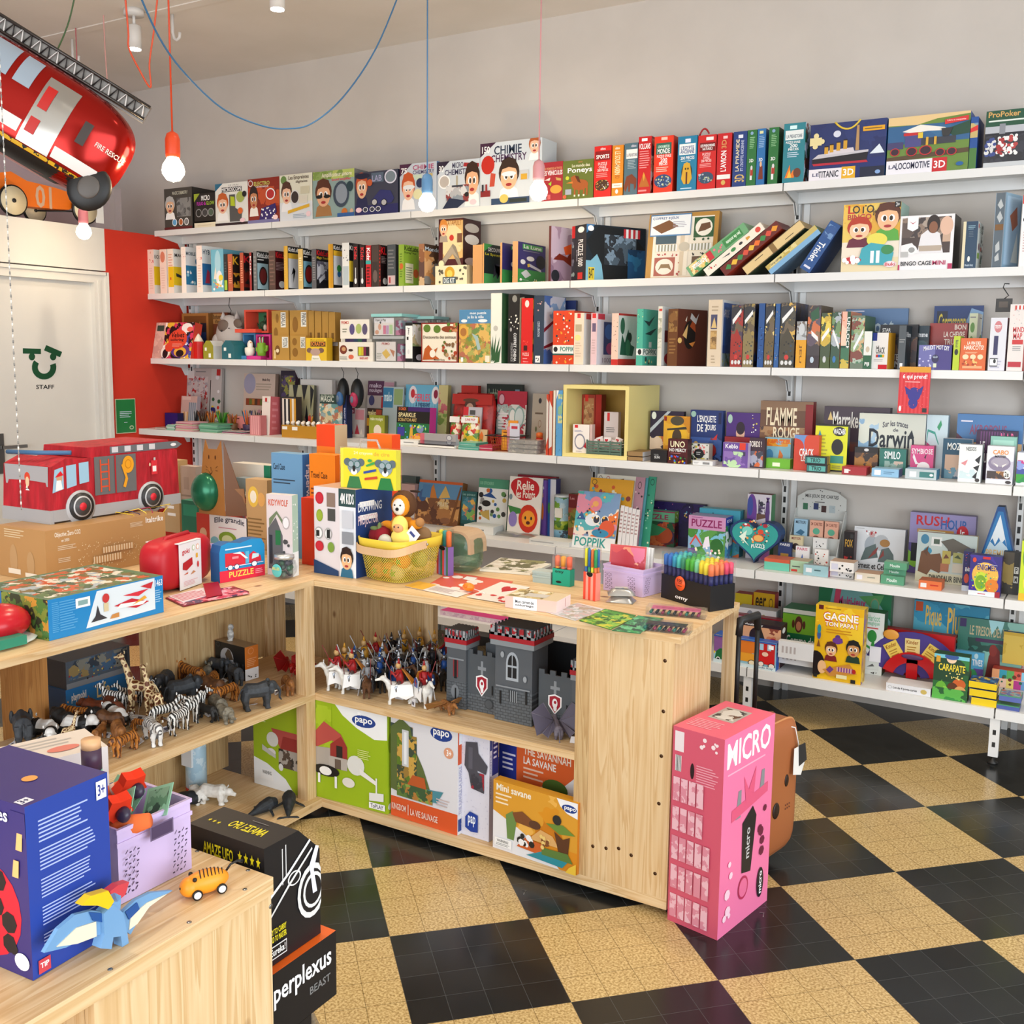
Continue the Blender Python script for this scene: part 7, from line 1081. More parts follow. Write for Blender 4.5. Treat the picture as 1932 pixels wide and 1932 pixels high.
two('bx',(868,1572),(922,1589),1372,.051,.05,'d8d8e6,c8c8d8,e0e0ea','x 2 2 98 98 c4c4d8,c4c4d8 120 3;p 4a4a54 20,88 60,90 64,80 96,70 90,62 60,64 70,50 84,52 84,44 40,46 30,60 16,66;r 30 64 44 84 5a5a66;n 40 46 84 62 4a4a54,3a3a44,a02838 14;p 1f3f9a 20,8 20,18 36,24 64,22 64,6 40,5;t 30 10 56 20 e8f0fc pap#r 0 0 100 100 d0d0e0;r 30 60 100 100 1f2f7a;l 44 74 90 92 dde 4;r 4 84 24 98 1f3f8a;v 8 40 20 80 88a MUTANT CASTLE','tall white castle play set box with a navy side panel',gp)
two('bx',(940,1560),(975,1572),1400,.051,.04,'c8c8d8,c8c8d8','r 0 60 100 100 1f2f8a;l 20 70 90 92 dde 4','white and navy box edge between castle box and savannah box',gp)
two('bx',(973,1572),(1086,1610),1398,.051,.03,'e4e4e4,d8d8d8','p d8602a 0,56 40,58 80,66 100,80 100,100 0,100;t 12 88 90 96 f4e8d8 THE SAVANNAH;t 12 78 66 86 f4f0e8 LA SAVANE;l 12 62 46 76 e8c0a8 3;e 44 50 86 70 4a6a2a;r 62 28 68 56 6a4a2a;e 76 26 100 44 7a4a2a;e 84 34 98 50 5a3018;e 44 26 60 40 5a8a3a','white and orange savannah play set box behind the small savannah box',gp)
two('bx',(930,1598),(1088,1652),1470,.051,.035,'d88a20,c87818,e0a028','n 0 30 100 100 d89020,c87a18,e8b050,d89a30 3;p e4e4e8 0,0 80,0 70,14 30,40 0,56;t 4 86 46 96 f4f0e0 Mini savane;l 3 66 24 84 f4e0c0 3;p f0f0f4 76,100 100,100 100,78 88,82 80,90;e 82 84 99 95 1f3f8a;t 85 86 98 92 fff papo;p 6a8a4a 16,54 24,62 30,56 26,20 18,20;p 7a4a2a 24,60 36,66 50,56 52,46 28,48;e 44 46 58 58 5a3a28;p d8a868 44,30 58,48 72,44 80,30;p 6a8a3a 64,60 84,64 98,54 80,50;p 5a3620 74,52 80,20 90,20 92,50 84,44;e 72 62 82 76 2a2a2a;p c8602a 30,14 40,30 62,28 60,12;p 2a8a98 42,6 60,18 90,14 84,4;p 5a7a3a 60,24 90,26 96,14 60,14;x 34 20 50 32 eee,222 10 9;x 58 22 68 40 e8c878,7a4a2a 14 5;r 3 6 24 18 f4f4f4;t 6 12 20 16 444 WARNING!;l 5 7 22 11 888 2;p e8c040 88,0 100,0 100,16 92,8','small orange savannah play set box with an acacia tree and a zebra',gp)
A,B=Vector((1.78,-2.262,.0516)),Vector((1.995,-2.262,.0516))
BX('bx','lime green farm box in the left counter with cropped title and barn',gp,A,B,.335,.03,'a0bc20,a8c828','p f0f2f4 0,0 90,0 70,14 30,26 0,30;l 30 84 56 96 e4ecb0 3;p b8504a 40,66 96,66 100,46 60,46;p 9a3430 60,46 100,46 100,60 66,60;n 56 26 100 46 5a4a40,b0a8a0,3a3430 14;e 30 46 56 62 dfe0dc;e 30 36 50 44 e8e4e4;e 56 22 66 30 e8e8e4;p c8c8c0 20,40 50,34 50,38 20,46;r 16 8 44 20 f4f4f4;t 20 14 40 18 444 WARNING;e 4 74 14 80 e8f0d0;l 16 70 30 82 d8e8a0 4')
P=Vector((1.66,-2.42,.0515));b=MB();b.lathe([(.036,0),(.036,.24)],NA('a8c8dc,c8dce8,a8c8dc,b8d4e4',30),n=22).box(-.03,.02,-.038,-.03,.1,.2,'dce4ec').lathe([(.0365,.004),(.0365,.02)],'c83a30',n=22)
ob=tag(b.build('puzzle_tube',loc=P),'pale blue tube with penguins on the base board of the left counter','tube')
MB().lathe([(.037,.2402),(.037,.246)],'e4e8ea',n=22).build('lid',ob)
# ================= toy castle =================
STN=NT('castle_stone',.6);v=STN.coord();br=STN.n('TexBrick');br.inputs['Color1'].default_value=rgb('5f656b');br.inputs['Color2'].default_value=rgb('565c62');br.inputs['Mortar'].default_value=rgb('3c4146');br.inputs['Scale'].default_value=26;br.inputs['Mortar Size'].default_value=.03
mp=STN.n('Mapping');mp.inputs[2].default_value=(PI/2,0,0);STN.l(v,mp.inputs[0]);STN.l(mp.outputs[0],br.inputs[0]);STN.l(br.outputs[0],STN.b.inputs[0]);MC['stone']=STN.m
CS=Vector((2.5,-2.14,.4246));r=empty('toy_castle',CS,'grey cardboard toy castle with towers, red battlements and dragon shields','toy castle')
ZC=.312
def tower(x0,x1,y0,y1,h,red,win,name='tower',flare=.006):
 b=MB();b.box(x0,x1,y0,y1,0,h,'565b61').box(x0-.0008,x1+.0008,y0-.0008,y0,0,h*.34,'stone').box(x1,x1+.0008,y0,y1,0,h*.34,'stone')
 if red:
  f=flare;b.box(x0-f,x1+f,y0-f,y1+f,h-.062,h-.045,'8a9094').box(x0-f-.002,x1+f+.002,y0-f-.002,y1+f+.002,h-.045,h-.03,'a81c28')
  H0,H1=h-.03,h
  n=6
  for i in range(n):
   s=(x1-x0+2*f)/n;xx=x0-f+s*i
   b.box(xx,xx+s*.55,y0-f,y0-f+.003,H0,H1,NA('8a9094,a81c28,a8acb0',90)).box(xx,xx+s*.55,y1+f-.003,y1+f,H0,H1,'4a5056')
   s2=(y1-y0+2*f)/n;yy=y0-f+s2*i;b.box(x1+f-.003,x1+f,yy+.004,yy+s2*.6,H0,H1,NA('8a9094,a81c28,a8acb0',90)).box(x0-f,x0-f+.003,yy+.004,yy+s2*.6,H0,H1,'4a5056')
  b.box(x0-f,x1+f,y0-f,y0-f+.003,H0-.0005,H0+.008,'8a9094').box(x1+f-.0028,x1+f,y0-f+.003,y1+f,H0-.0005,H0+.008,'8a9094')
 fr=((x0,y0-.0009,0),(x1-x0,0,0),(0,0,h),(0,-1,0));b.decals(fr,win);b.build(name,r)
tower(.2,.335,.02,.12,ZC-.002,1,'e 30 50 64 74 a8b0b8;r 30 44 64 62 a8b0b8;e 35 52 59 71 14161a;r 35 47 59 62 14161a;r 46 46 48 72 a8b0b8;r 35 58 59 60 a8b0b8;c 14 66 26 74 565b61 9aa0a6;c 76 44 88 52 565b61 9aa0a6;r 40 22 62 34 2a2e34;y 40 22 62 34 2a2e34,8a9096 8;r 14 18 19 32 14161a;r 84 22 89 36 14161a;r 4 36 96 37.5 8a9096','tower',.012)
tower(.0,.075,.04,.11,.264,1,'r 34 40 60 62 8a3038;r 40 38 54 64 14161a;e 24 12 66 30 7a8086;r 44 8 52 26 14161a;r 10 62 90 64 8a9096','turret',.004)
tower(.47,.54,.03,.1,.235,1,'r 34 40 60 62 8a3038;r 40 38 54 64 14161a;r 44 8 52 26 14161a','turret',.004)
def cwall(x0,x1,y,h,sx):
 b=MB();b.box(x0,x1,y,y+.006,0,h,'4f555b').box(x0,x1,y-.0008,y,0,h*.3,'stone')
 n=6;s=(x1-x0)/n
 for i in range(n):
  if i%2==0:b.box(x0+s*i,x0+s*(i+1),y,y+.006,h,h+.014,'4f555b')
 fr=((x0,y-.001,0),(x1-x0,0,0),(0,0,h),(0,-1,0));b.decals(fr,'r 46 66 54 90 8a9096;r 36 74 64 80 8a9096;p f0f0f2 %s 30,62 50,66 70,62 70,44 50,28 30,44;p a01c30 34,60 50,63 66,60 66,45 50,31 34,45;e 42 40 58 58 f0f0f2;e 46 34 56 46 f0f0f2;e 47 48 55 54 a01c30;r 84 34 88 50 14161a;c 60 8 90 26 3c4146 4f555b'.replace('%s ',''));b.build('castle_wall',r)
cwall(.0755,.188,.05,.19,0);cwall(.348,.466,.04,.172,0)
b=MB();b.prism([(.12,.09,.05),(.19,.09,.05),(.19,.09,.24),(.12,.09,.22)],(0,.006,0),'4a5056');b.prism([(.0,.3,0),(.5,.3,0),(.5,.3,.2),(0,.3,.2)],(0,.006,0),'2a2e33');b.build('castle_wall',r)
# ================= toy animals =================
def stripes(key,c1,c2,sc_,dist=3,ax=0,thr=.5,extra=None):
 t=NT(key,.5);v=t.coord();w_=t.n('TexWave',wave_type='BANDS');w_.bands_direction='XYZ'[ax];w_.inputs['Scale'].default_value=sc_;w_.inputs['Distortion'].default_value=dist;w_.inputs['Detail Scale'].default_value=2;t.l(v,w_.inputs[0])
 t.l(t.ramp(w_.outputs[0],[(0,c1),(thr-.05,c1),(thr+.05,c2)]),t.b.inputs[0]);MC[key]=t.m
stripes('zebra','181818','efefec',42,3);stripes('tiger','5a2f12','b8742c',36,5,0,.38);stripes('wtiger','5a5a5c','dcdcda',36,5,0,.35)
t=NT('giraffe',.5);vo=t.n('TexVoronoi',feature='DISTANCE_TO_EDGE');vo.inputs['Scale'].default_value=75;t.l(t.coord(),vo.inputs[0]);t.l(t.ramp(vo.outputs[0],[(0,'e8d0a0'),(.11,'e8d0a0'),(.15,'6a3818')]),t.b.inputs[0]);MC['giraffe']=t.m
t=NT('panda',.5);sp=t.n('SeparateXYZ');t.l(t.coord(),sp.inputs[0])
f=t.math('MAXIMUM',t.math('LESS_THAN',sp.outputs[2],.024),t.math('MULTIPLY',t.math('GREATER_THAN',sp.outputs[0],.006),t.math('LESS_THAN',sp.outputs[0],.022)));t.l(t.mix(f,rgb('ecebe8'),rgb('191919')),t.b.inputs[0]);MC['panda']=t.m
def furry(key,c1,c2):
 t=NT(key,.6);n=t.n('TexNoise');n.inputs['Scale'].default_value=90;n.inputs['Detail'].default_value=4;t.l(t.coord(),n.inputs[0]);t.l(t.ramp(n.outputs[0],[(.35,c1),(.65,c2)]),t.b.inputs[0]);MC[key]=t.m
for k,a_,b_ in(('eleph','2f3338','3e4349'),('lion','7a4a22','a8703a'),('brownfur','4a2c18','6a4426'),('black','141414','242424'),('greyfur','5a564c','8a8474'),('whitefur','d4d2cc','ecebe6'),('redfur','5a2a14','7a3a1c'),('whale','14181e','222a32'),('owl','8a8a8a','e4e4e0')):furry(k,a_,b_)
def quad(mat,L=.09,H=.06,bw=.014,bh=.016,neck=(.012,.02),head=(.012,.009,.009),muz=.012,leg=.0045,tail=.03,ears=.004,trunk=0,hump=0,low=0):
 """one continuous body: trunk of the body, neck, head, four jointed legs, tail; nose towards +X"""
 b=MB();zt=H-bh;x0,x1=-L*.36,L*.26
 b.tube([(x0-bw*.5,0,zt),(x0,0,zt),(0,0,zt-bh*.12),(x1,0,zt+hump*.4),(x1+bw*.6,0,zt+hump)],[bw*.5,bh*.92,bh*.88,bh,bh*.55],mat,10)
 hx,hz=x1+bw*.4+neck[0],zt+neck[1]
 b.tube([(x1,0,zt+hump*.5),(x1+neck[0]*.6,0,zt+neck[1]*.6),(hx,0,hz)],[bh*.75,bh*.5,head[2]*.8],mat,8)
 b.ell((hx,0,hz),head,mat,10);b.tube([(hx,0,hz-head[2]*.1),(hx+head[0]*.8+muz,0,hz-head[2]*.6)],[head[1]*.8,head[1]*.5],mat,8)
 for s in(-1,1):
  b.ell((hx-head[0]*.5,s*(head[1]+ears*.5),hz+(head[2]if not trunk else 0)),(ears*.5 if trunk else ears*.5,ears*(.35 if trunk else .5),ears),mat,8)
  for xx,f_ in((x1,1),(x0,-1)):
   y=s*bw*.6;b.tube([(xx,y,zt),(xx+f_*.001-(f_<0)*.004,y,zt*.55),(xx-(f_<0)*.002+(f_>0)*.001,y,zt*.28),(xx+.001,y,.0015)],[bh*.5,leg*1.35,leg*.85,leg],mat,7)
   b.ell((xx+.0025,y,.003),(leg*1.2,leg,.003),mat,8)
 if trunk:b.tube([(hx+head[0]*.7,0,hz),(hx+head[0]*1.5,0,hz-.02),(hx+head[0]*1.4,0,hz-.042),(hx+head[0]*1.8,0,hz-.05)],[.0065,.005,.0035,.0025],mat,8)
 if tail:b.tube([(x0-bw*.6,0,zt+bh*.3),(x0-bw*.6-tail*.3,0,zt-tail*.3),(x0-bw*.6-tail*.4,0,zt-tail*.9)],[.003,.002,.0022],mat,6)
 return b
ANI={}
def proto(key,name,b,extra=None,vox=.0016):
 o=smooth_union(b.build(name),vox,2);o.location=(0,0,-5);ANI[key]=o
 if extra:extra(o)
 return o
def tusks(o):
 b=MB()
 for s in(-1,1):b.tube([(.042,s*.007,.063),(.052,s*.009,.052),(.060,s*.008,.053)],[.0025,.002,.0008],'f4f0e8',7)
 b.build('tusk',o)
proto('eleph','toy_elephant',quad('eleph',.1,.088,.02,.026,(.012,.006),(.016,.014,.017),0,.0085,.03,.02,1),tusks)
proto('zebra','toy_zebra',quad('zebra',.08,.062,.011,.013,(.012,.022),(.009,.006,.007),.01,.0035,.022,.005))
proto('giraffe','toy_giraffe',quad('giraffe',.08,.088,.011,.014,(.02,.07),(.009,.006,.007),.01,.004,.03,.005,0,.006))
proto('panda','toy_panda',quad('panda',.06,.044,.015,.017,(.008,.006),(.012,.012,.012),.005,.0075,0,.005))
proto('tiger','toy_tiger',quad('tiger',.09,.05,.011,.0125,(.009,.006),(.011,.009,.01),.006,.005,.03,.004))
proto('wtiger','toy_white_tiger',quad('wtiger',.09,.052,.012,.0135,(.009,.005),(.012,.01,.011),.006,.0055,.03,.004))
proto('lion','toy_lioness',quad('lion',.085,.048,.011,.0125,(.009,.006),(.011,.009,.01),.006,.005,.03,.004))
proto('gorilla','toy_gorilla',quad('black',.06,.052,.016,.018,(.006,.008),(.011,.01,.012),.004,.007,0,.003,0,.012))
proto('black','toy_black_leopard',quad('black',.08,.044,.01,.012,(.009,.004),(.01,.008,.009),.006,.0045,.03,.004))
proto('ox','toy_rhinoceros',quad('greyfur',.085,.05,.015,.018,(.008,-.004),(.014,.009,.01),.012,.0065,.015,.004))
proto('bison','toy_bison',quad('brownfur',.085,.06,.015,.019,(.006,-.006),(.013,.01,.013),.006,.005,.02,.004,0,.01))
proto('bear','toy_brown_bear',quad('redfur',.08,.05,.015,.018,(.008,.004),(.013,.01,.011),.008,.0065,0,.004))
proto('polar','toy_polar_bear',quad('whitefur',.08,.05,.016,.018,(.01,.0),(.012,.009,.01),.009,.007,0,.004))
proto('roo','toy_kangaroo',quad('greyfur',.06,.045,.011,.015,(.006,.014),(.008,.006,.007),.007,.004,.02,.007,0,.006))
TAGM='e4e6ee'
SHF=.4246
def put(key,px,py,rz,label,sc_=1,z=SHF,tagit=1,grp='toy animals on the middle shelf of the left counter',cat='toy animal',P=None):
 P=AZ(px,py,z)if P is None else P;P.x=min(max(P.x,1.64),2.0);o=dup(ANI[key]);o.location=P;o.rotation_euler=(0,0,math.radians(rz));o.scale=(sc_*(1.05 if key=='eleph' else 1.22),)*3;tag(o,label,cat,grp)
 if tagit:
  rn=random.Random(int(px*7+py));b=MB();s=rn.choice((-1,1));q=.008;b.prism([(-.025,s*.02,.008),(.004,s*.02,.01),(.004,s*.037,.0012),(-.025,s*.037,.001)],(0,0,.0006),TAGM).prism([(-.016,s*.026,.0072),(-.006,s*.026,.0076),(-.006,s*.032,.0046),(-.016,s*.032,.0044)],(0,0,.0008),'556');b.tube([(0,s*.005,.03),(-.004,s*.02,.02),(-.006,s*.026,.006)],.0004,'ddd',4);b.build('price_tag',o)
 return o
ROWS=[a_.split(' ',4)for a_ in '''
eleph 487 1337 60 dark grey elephant standing alone at the right of the shelf~1
lion 545 1308 -35 golden brown lioness at the right end, next to the lone elephant~1
eleph 345 1332 75 dark grey elephant in the middle, behind the group of zebras~1.05
eleph 302 1318 -60 dark grey elephant facing forward with white tusks, beside the giraffe~1
eleph 25 1378 150 dark grey elephant at the far left end of the shelf~1
eleph 375 1262 10 dark grey elephant lying behind the brown tiger at the back panel~.8
eleph 425 1282 160 small dark grey elephant in front of the black animal carton~.75
giraffe 268 1350 205 giraffe standing with its neck raised highest on the shelf~1.1
giraffe 290 1362 170 second giraffe, bending its neck to the left in front of the tall one~.95
giraffe 128 1402 90 baby giraffe at the left front between the pandas~.5
zebra 195 1338 200 zebra at the left with its striped back turned, near the blue boxes~1
zebra 178 1325 230 zebra head peeking from behind, left of the giraffe~.9
zebra 292 1340 150 zebra with fanned mane just right of the bent giraffe~.95
zebra 265 1322 240 zebra behind the tall giraffe, looking out~.9
zebra 320 1372 70 zebra at the left of the middle zebra group~1
zebra 342 1378 100 foremost zebra of the middle group~1
zebra 362 1368 80 zebra raising its head at the right of the middle group~1.05
zebra 378 1350 60 rearmost zebra of the middle group, next to the rhinoceros~.9
panda 75 1385 200 panda at the far left lying behind the price tags~1.1
panda 100 1398 -40 panda resting its head on the shelf edge at the left~1
panda 142 1385 30 large white backed panda left of the brown bear~1.2
panda 165 1362 170 panda seen from behind under the striped zebra~1.2
gorilla 90 1362 180 black gorilla behind the leftmost pandas~1.1
gorilla 120 1365 0 grey backed gorilla beside the black one~1
tiger 90 1345 200 orange brown tiger at the rear left, before the wooden panel~1
bear 125 1335 190 reddish brown bear left of centre in the back row~1.1
bear 150 1342 160 reddish brown bear in the back row beside the other bear~1.1
bison 205 1382 200 dark brown buffalo in the front row left of the white tiger~.95
lion 225 1402 -30 tan lion at the front edge, right of the baby giraffe~1.1
lion 188 1398 120 small golden lion cub sitting behind the tan lion~.8
tiger 235 1422 -80 orange tiger at the very front edge of the shelf~1
wtiger 290 1402 -25 white tiger striding at the front edge of the shelf~1.15
wtiger 252 1372 150 small white cub resting in the middle of the shelf~.6
tiger 268 1380 20 small tawny tiger cub between white tiger and giraffe~.7
tiger 365 1290 175 long brown tiger in the back row by the pine panel~1.3
tiger 395 1305 -60 brown tiger facing forward, right of the middle elephant~1
tiger 420 1328 -90 orange tiger walking forward beside the bison~1.1
bison 400 1322 185 dark brown bison right of the centre, facing left~1.1
bison 385 1312 200 brown buffalo behind the dark bison~1
ox 405 1345 160 grey brown warthog in front of the dark bison~.95
ox 415 1362 -15 grey ostrich like shaggy animal at the front right edge~.9
black 385 1362 180 black chimpanzee crouching at the front edge~1
black 440 1268 170 black panther behind the price tags by the carton~.9
roo 343 1270 110 small grey kangaroo at the back panel, farthest in the row~1
'''.strip().split('\n')]
for(k,px,py,rz,rest),P in zip(ROWS,spread([AZ(float(q[1]),float(q[2]),SHF)for q in ROWS],(1.63,-3.25),(2.0,-2.29),.064)):lb,s=rest.split('~');put(k,float(px),float(py),float(rz),lb,float(s),P=P)
gb_='sea and polar animals on the base board of the left counter'
put('polar',405,1515,20,'white polar bear on the base board behind the black carton',1.15,.0515,0,gb_,P=AZ(405,1515,.0515));put('polar',372,1512,160,'second white polar bear half hidden by the lilac crate',.9,.0515,0,gb_,P=AZ(372,1512,.0515))
def whale(P,L,rz,label):
 b=MB();b.tube([(-L*.5,0,.012),(-L*.3,0,.014),(0,0,.022),(L*.25,0,.026),(L*.42,0,.022),(L*.5,0,.016)],[.004,.01,.02,.024,.018,.006],'whale',10)
 b.prism([(-L*.48,-.03,.01),(-L*.48,.03,.01),(-L*.6,.036,.014),(-L*.53,0,.012),(-L*.6,-.036,.014)],(0,0,.005),'whale')
 for s in(-1,1):b.prism([(L*.2,s*.018,.014),(L*.1,s*.05,.004),(L*.02,s*.055,.002),(L*.1,s*.018,.014)],(0,0,.005),'whale')
 o=smooth_union(b.build('toy_whale'),.002,2);o.location=P;o.rotation_euler=(0,0,rz);tag(o,label,'toy animal',gb_)
whale(AZ(545,1528,.0515),.17,2.3,'large black toy whale at the right end of the base board');whale(AZ(495,1535,.0515),.12,1.4,'smaller black toy whale left of the large one');whale(Vector((1.7,-2.52,.0515)),.14,.3,'dark blue toy whale behind the polar bears')
two('bx',(407,1270),(463,1286),1208,SHF,.06,'1a1a1c,c8702a,a89070','e 18 30 62 86 b0b0b4;p 5a4a3a 34,66 44,84 52,80 62,54 40,50;n 10 10 96 50 1a1a1c,8a8a8e,3a3a3c,1a1a1c 14;c 4 84 18 98 444 1a1a1c#r 0 0 100 34 e8e8ea;c 22 76 66 96 d89060 c8702a;l 14 40 86 66 e0a070 5;x 14 4 90 14 333 5 9','black and orange animal carton standing on the middle shelf by the posts',gp)
q=AZ(452,1212,SHF+.12);o=smooth_union(MB().ell((0,0,.022),(.013,.012,.024),'owl').ell((.002,0,.05),(.011,.011,.012),'owl').ell((.0,-.004,.002),(.012,.012,.003),'owl').build('toy_owl'),.0015,1)
o.location=Vector((0,0,0));OWLBOX=[x for x in COL.objects if(x.get('label')or '').startswith('black and orange animal carton')][0];R0_=OWLBOX.rotation_euler.z;o.location=OWLBOX.location+Vector((.05*math.cos(R0_)-.03*math.sin(R0_),.05*math.sin(R0_)+.03*math.cos(R0_),OWLBOX.dimensions.z if False else max(v.co.z for v in OWLBOX.data.vertices)+.0005));tag(o,'small white snowy owl perched on the black and orange carton','toy animal')
def onx(px0,px1,yt,X,zb,d,cols,dec,label,grp):
 A=AX(px1,yt,X);B=AX(px0,yt,X);h=A.z-zb;L=(A-B).length;n,c=NMS['bx']
 o=cuboid(abs(A.y-B.y),d,h,cols,dec).build(n,loc=(X,min(A.y,B.y),zb),rot=(0,0,PI/2));return tag(o,label,c,grp)
gpl='play set boxes on the base of the rear counter'
onx(122,246,1266,1.44,.0506,.1,'3f7ab0,2a5a90,4a80b0','r 0 84 100 100 2a7ac0;t 8 88 30 96 fff playmobil;t 46 86 66 98 e8d8a0 Life;n 4 30 96 80 8a9aa8,5a6a7a,b8c8d0,3a5a3a 12;n 0 0 100 26 2a5a9a,3a2a3a,8a3a4a 9','blue play set box at the bottom behind the toy animals',gpl)
PB=[x for x in COL.objects if(x.get('label')or '').startswith('blue play set box')][0];zt=.0506+max(v.co.z for v in PB.data.vertices)
onx(122,244,1217,1.44,zt+.0006,.1,'5a6470,4a5058,6a7480','n 4 30 96 96 5a6470,3a4450,8a8a80,4a6a8a,a08a5a 12;r 0 0 100 20 8a9098;x 4 20 96 60 2a2a2a,a83a3a,d8c060,3a7a9a 20 7','grey play set box stacked on the blue one behind the animals',gpl)
# ================= knights =================
KN=[('a01c20','1f4f9a'),('1f4f9a','c8ccd0'),('8a8e94','2a2a2e'),('c8902a','8a1c20'),('2a2a30','a01c20'),('d8dce0','1f4f9a')]
SIL=M('9a9ea6',.25,.85);HM={}
def horse(col):
 return smooth_union(quad(col,.075,.055,.011,.0135,(.012,.022),(.009,.0055,.007),.012,.0035,.02,.0045).build('horse'),.0016,1)
HS=[horse(m)for m in('whitefur','black','brownfur')]
def knight(i):
 ca,cb=KN[i%6];r=empty('toy_knight',(0,0,-5),'','toy knight');h=HS[i%3].copy();COL.objects.link(h);h.name='horse';h.parent=r;h.location=(0,0,0)
 b=MB();z=.036
 if i%2==0 or i>3:
  for s in(-1,1):b.prism([(-.03,s*.014,.05),(.018,s*.014,.05),(.022,s*.018,.018),(.004,s*.019,.024),(-.016,s*.018,.015),(-.034,s*.018,.024)],(0,s*.0012,0),cb if i%3 else 'f0f0f0')
  b.build('horse_cloth',r)
 b=MB();b.tube([(-.004,0,.05),(-.002,0,.066),(0,0,.082)],[.008,.0095,.007],ca,10)
 for s in(-1,1):b.tube([(-.002,s*.006,.056),(.008,s*.014,.044),(.006,s*.016,.026)],[.005,.004,.003],SIL,7).tube([(-.001,s*.009,.08),(.008,s*.013,.07),(.018,s*.01,.07+.012*(s>0))],[.0035,.003,.0025],SIL if i%2 else ca,7)
 b.ell((.001,0,.092),(.0065,.006,.0075),SIL if i%3 else 'c8a068',10);b.lathe([(.004,0),(.001,.012)],ca,(.0,0,.097),8);b.build('rider',r)
 b=MB();b.prism([(-.01,-.019,.048),(.010,-.019,.048),(.010,-.019,.066),(.0,-.019,.072),(-.01,-.019,.066)][::-1],(0,-.0018,0),cb,'c8c8c8');b.decals(((-.01,-.0209,.048),(.02,0,0),(0,0,.02),(0,-1,0)),'r 42 10 58 90 %s;r 20 46 80 60 %s'%(ca,ca));b.build('shield',r)
 b=MB();b.tube([(.018,.010,.05),(.02,.011,.085),(.034,.014,.115)],.0011,'b0b4b8' if i%2 else '7a2a2a',6);b.build('lance' if i%2==0 else 'sword',r)
 b=MB();b.prism([(-.014,-.024,.018),(.006,-.024,.022),(.008,-.026,.004),(-.012,-.026,.0)],(0,-.0006,0),TAGM).box(-.008,.002,-.0265,-.0262,.006,.013,'556');b.build('price_tag',r)
 for c in list(r.children):pass
 if i%4==0:
  b=MB();b.prism([(-.006,0,.084),(-.012,.012,.08),(-.03,.014,.05),(-.036,0,.056),(-.028,-.012,.052),(-.012,-.01,.08)],(-.001,0,.001),'c07a2a' if i%3==0 else ca);b.build('cape',r)
 return r
KP=[knight(i)for i in range(6)]
for h in HS:bpy.data.objects.remove(h)
KC=['red and blue','blue and silver','dark armoured','gold and red','black and red','silver and blue']
spots=[(612,1285,'at the left end by the post'),(628,1278,'second from the left end'),(655,1302,'in the front row under the red helmet'),(640,1262,'behind the left front riders'),(665,1255,'in the back left of the crowd'),(690,1298,'left of the black shield'),(680,1270,'in the middle left of the crowd'),(712,1300,'at the front, right of the black shield'),(700,1255,'in the rear middle by the pine panel'),(722,1252,'rear centre with a raised sword'),(728,1280,'in the very middle of the crowd'),(745,1265,'rear right of the centre'),(752,1328,'on a white horse at the front edge'),(770,1295,'second row, right of the centre'),(760,1250,'at the rear beside the open back'),(790,1262,'before the open back of the shelf'),(800,1332,'on the rightmost white horse at the front edge'),(795,1298,'behind the rightmost white horse'),(818,1268,'near the castle turret, rear row'),(830,1300,'in front of the castle turret'),(845,1280,'touching the castle turret'),(672,1240,'rearmost at the left'),(808,1245,'raised at the back by the panel edge'),(738,1300,'between both front white horses'),(640,1300,'front row, second from the left'),(700,1275,'centre left with its back to the panel'),(760,1278,'third row right of the middle'),(665,1280,'between the red cape and the gold rider'),(785,1280,'in front of the panel edge post'),(620,1262,'rear left corner by the post')]
KPT=spread([AZ(px,py,SHF)for px,py,w_ in spots],(2.09,-2.17),(2.46,-1.81),.066)
for j,(px,py,w_)in enumerate(spots):
 P=KPT[j];k_=j%6
 if j in(12,16):k_=(0,0)[j==16]
 o=dup(KP[k_]);o.location=P;o.rotation_euler=(0,0,math.radians(random.Random(j).choice((-60,-100,-30,-140,200))));o.scale=(1.42,)*3 if j in(12,16)else((1.25+.2*(j%3==0)),)*3
 tag(o,'%s knight on horseback %s'%(KC[k_],w_),'toy knight','toy knights on the middle shelf of the right counter')
for r_ in KP:
 for c in list(r_.children):bpy.data.objects.remove(c)
 bpy.data.objects.remove(r_)
def dragon(P,s,rz,m,wing,label,wz=1,grp=None):
 b=quad(m,.09,.04,.012,.014,(.018,.014),(.011,.007,.007),.012,.005,.05,.003);
 r=smooth_union(b.build('toy_dragon'),.0017,1);r.location=P;r.rotation_euler=(0,0,rz);r.scale=(s,)*3;tag(r,label,'toy dragon',grp)
 for k in(-1,1):
  b=MB();p=[(.01,k*.008,.04),(.0,k*.04,.04+.05*wz),(-.02,k*.075,.03+.04*wz),(-.03,k*.06,.012),(-.035,k*.045,.02),(-.04,k*.03,.008),(-.03,k*.01,.03)]
  for i in range(1,6):b.prism([p[0],p[i],p[i+1]],(.0006,0,.0008),wing);b.tube([p[0],p[i]],.0012,m,5)
  b.build('wing',r)
 return r
dragon(AZ(548,1265,SHF),.9,2.6,M('b01c18',.3),'8a1410','red and black toy dragon seen between the counter posts');dragon(AZ(572,1272,SHF),.8,1.2,M('c0201a',.3),'a01814','second red toy dragon touching the front post')
dragon(AZ(845,1345,SHF),1.0,-.5,'lion','8a6030','brown toy dragon lying at the shelf edge before the castle',.1)
dragon(AZ(1062,1385,SHF)+Vector((-.01,-.02,0)),1.1,2.2,M('6a6470',.6),M('5a5464',.6),'grey winged toy dragon at the right of the castle',1.1)
ob=tag(MB().prism([(0,0,0),(.022,.006,0),(.016,.026,.012),(-.006,.02,.012)],(0,0,.0008),'e4e4e8').build('price_tag',loc=AZ(1074,1402,SHF)+Vector((0,.003,.0002))),'loose white price tag lying at the right end of the shelf','price tag')
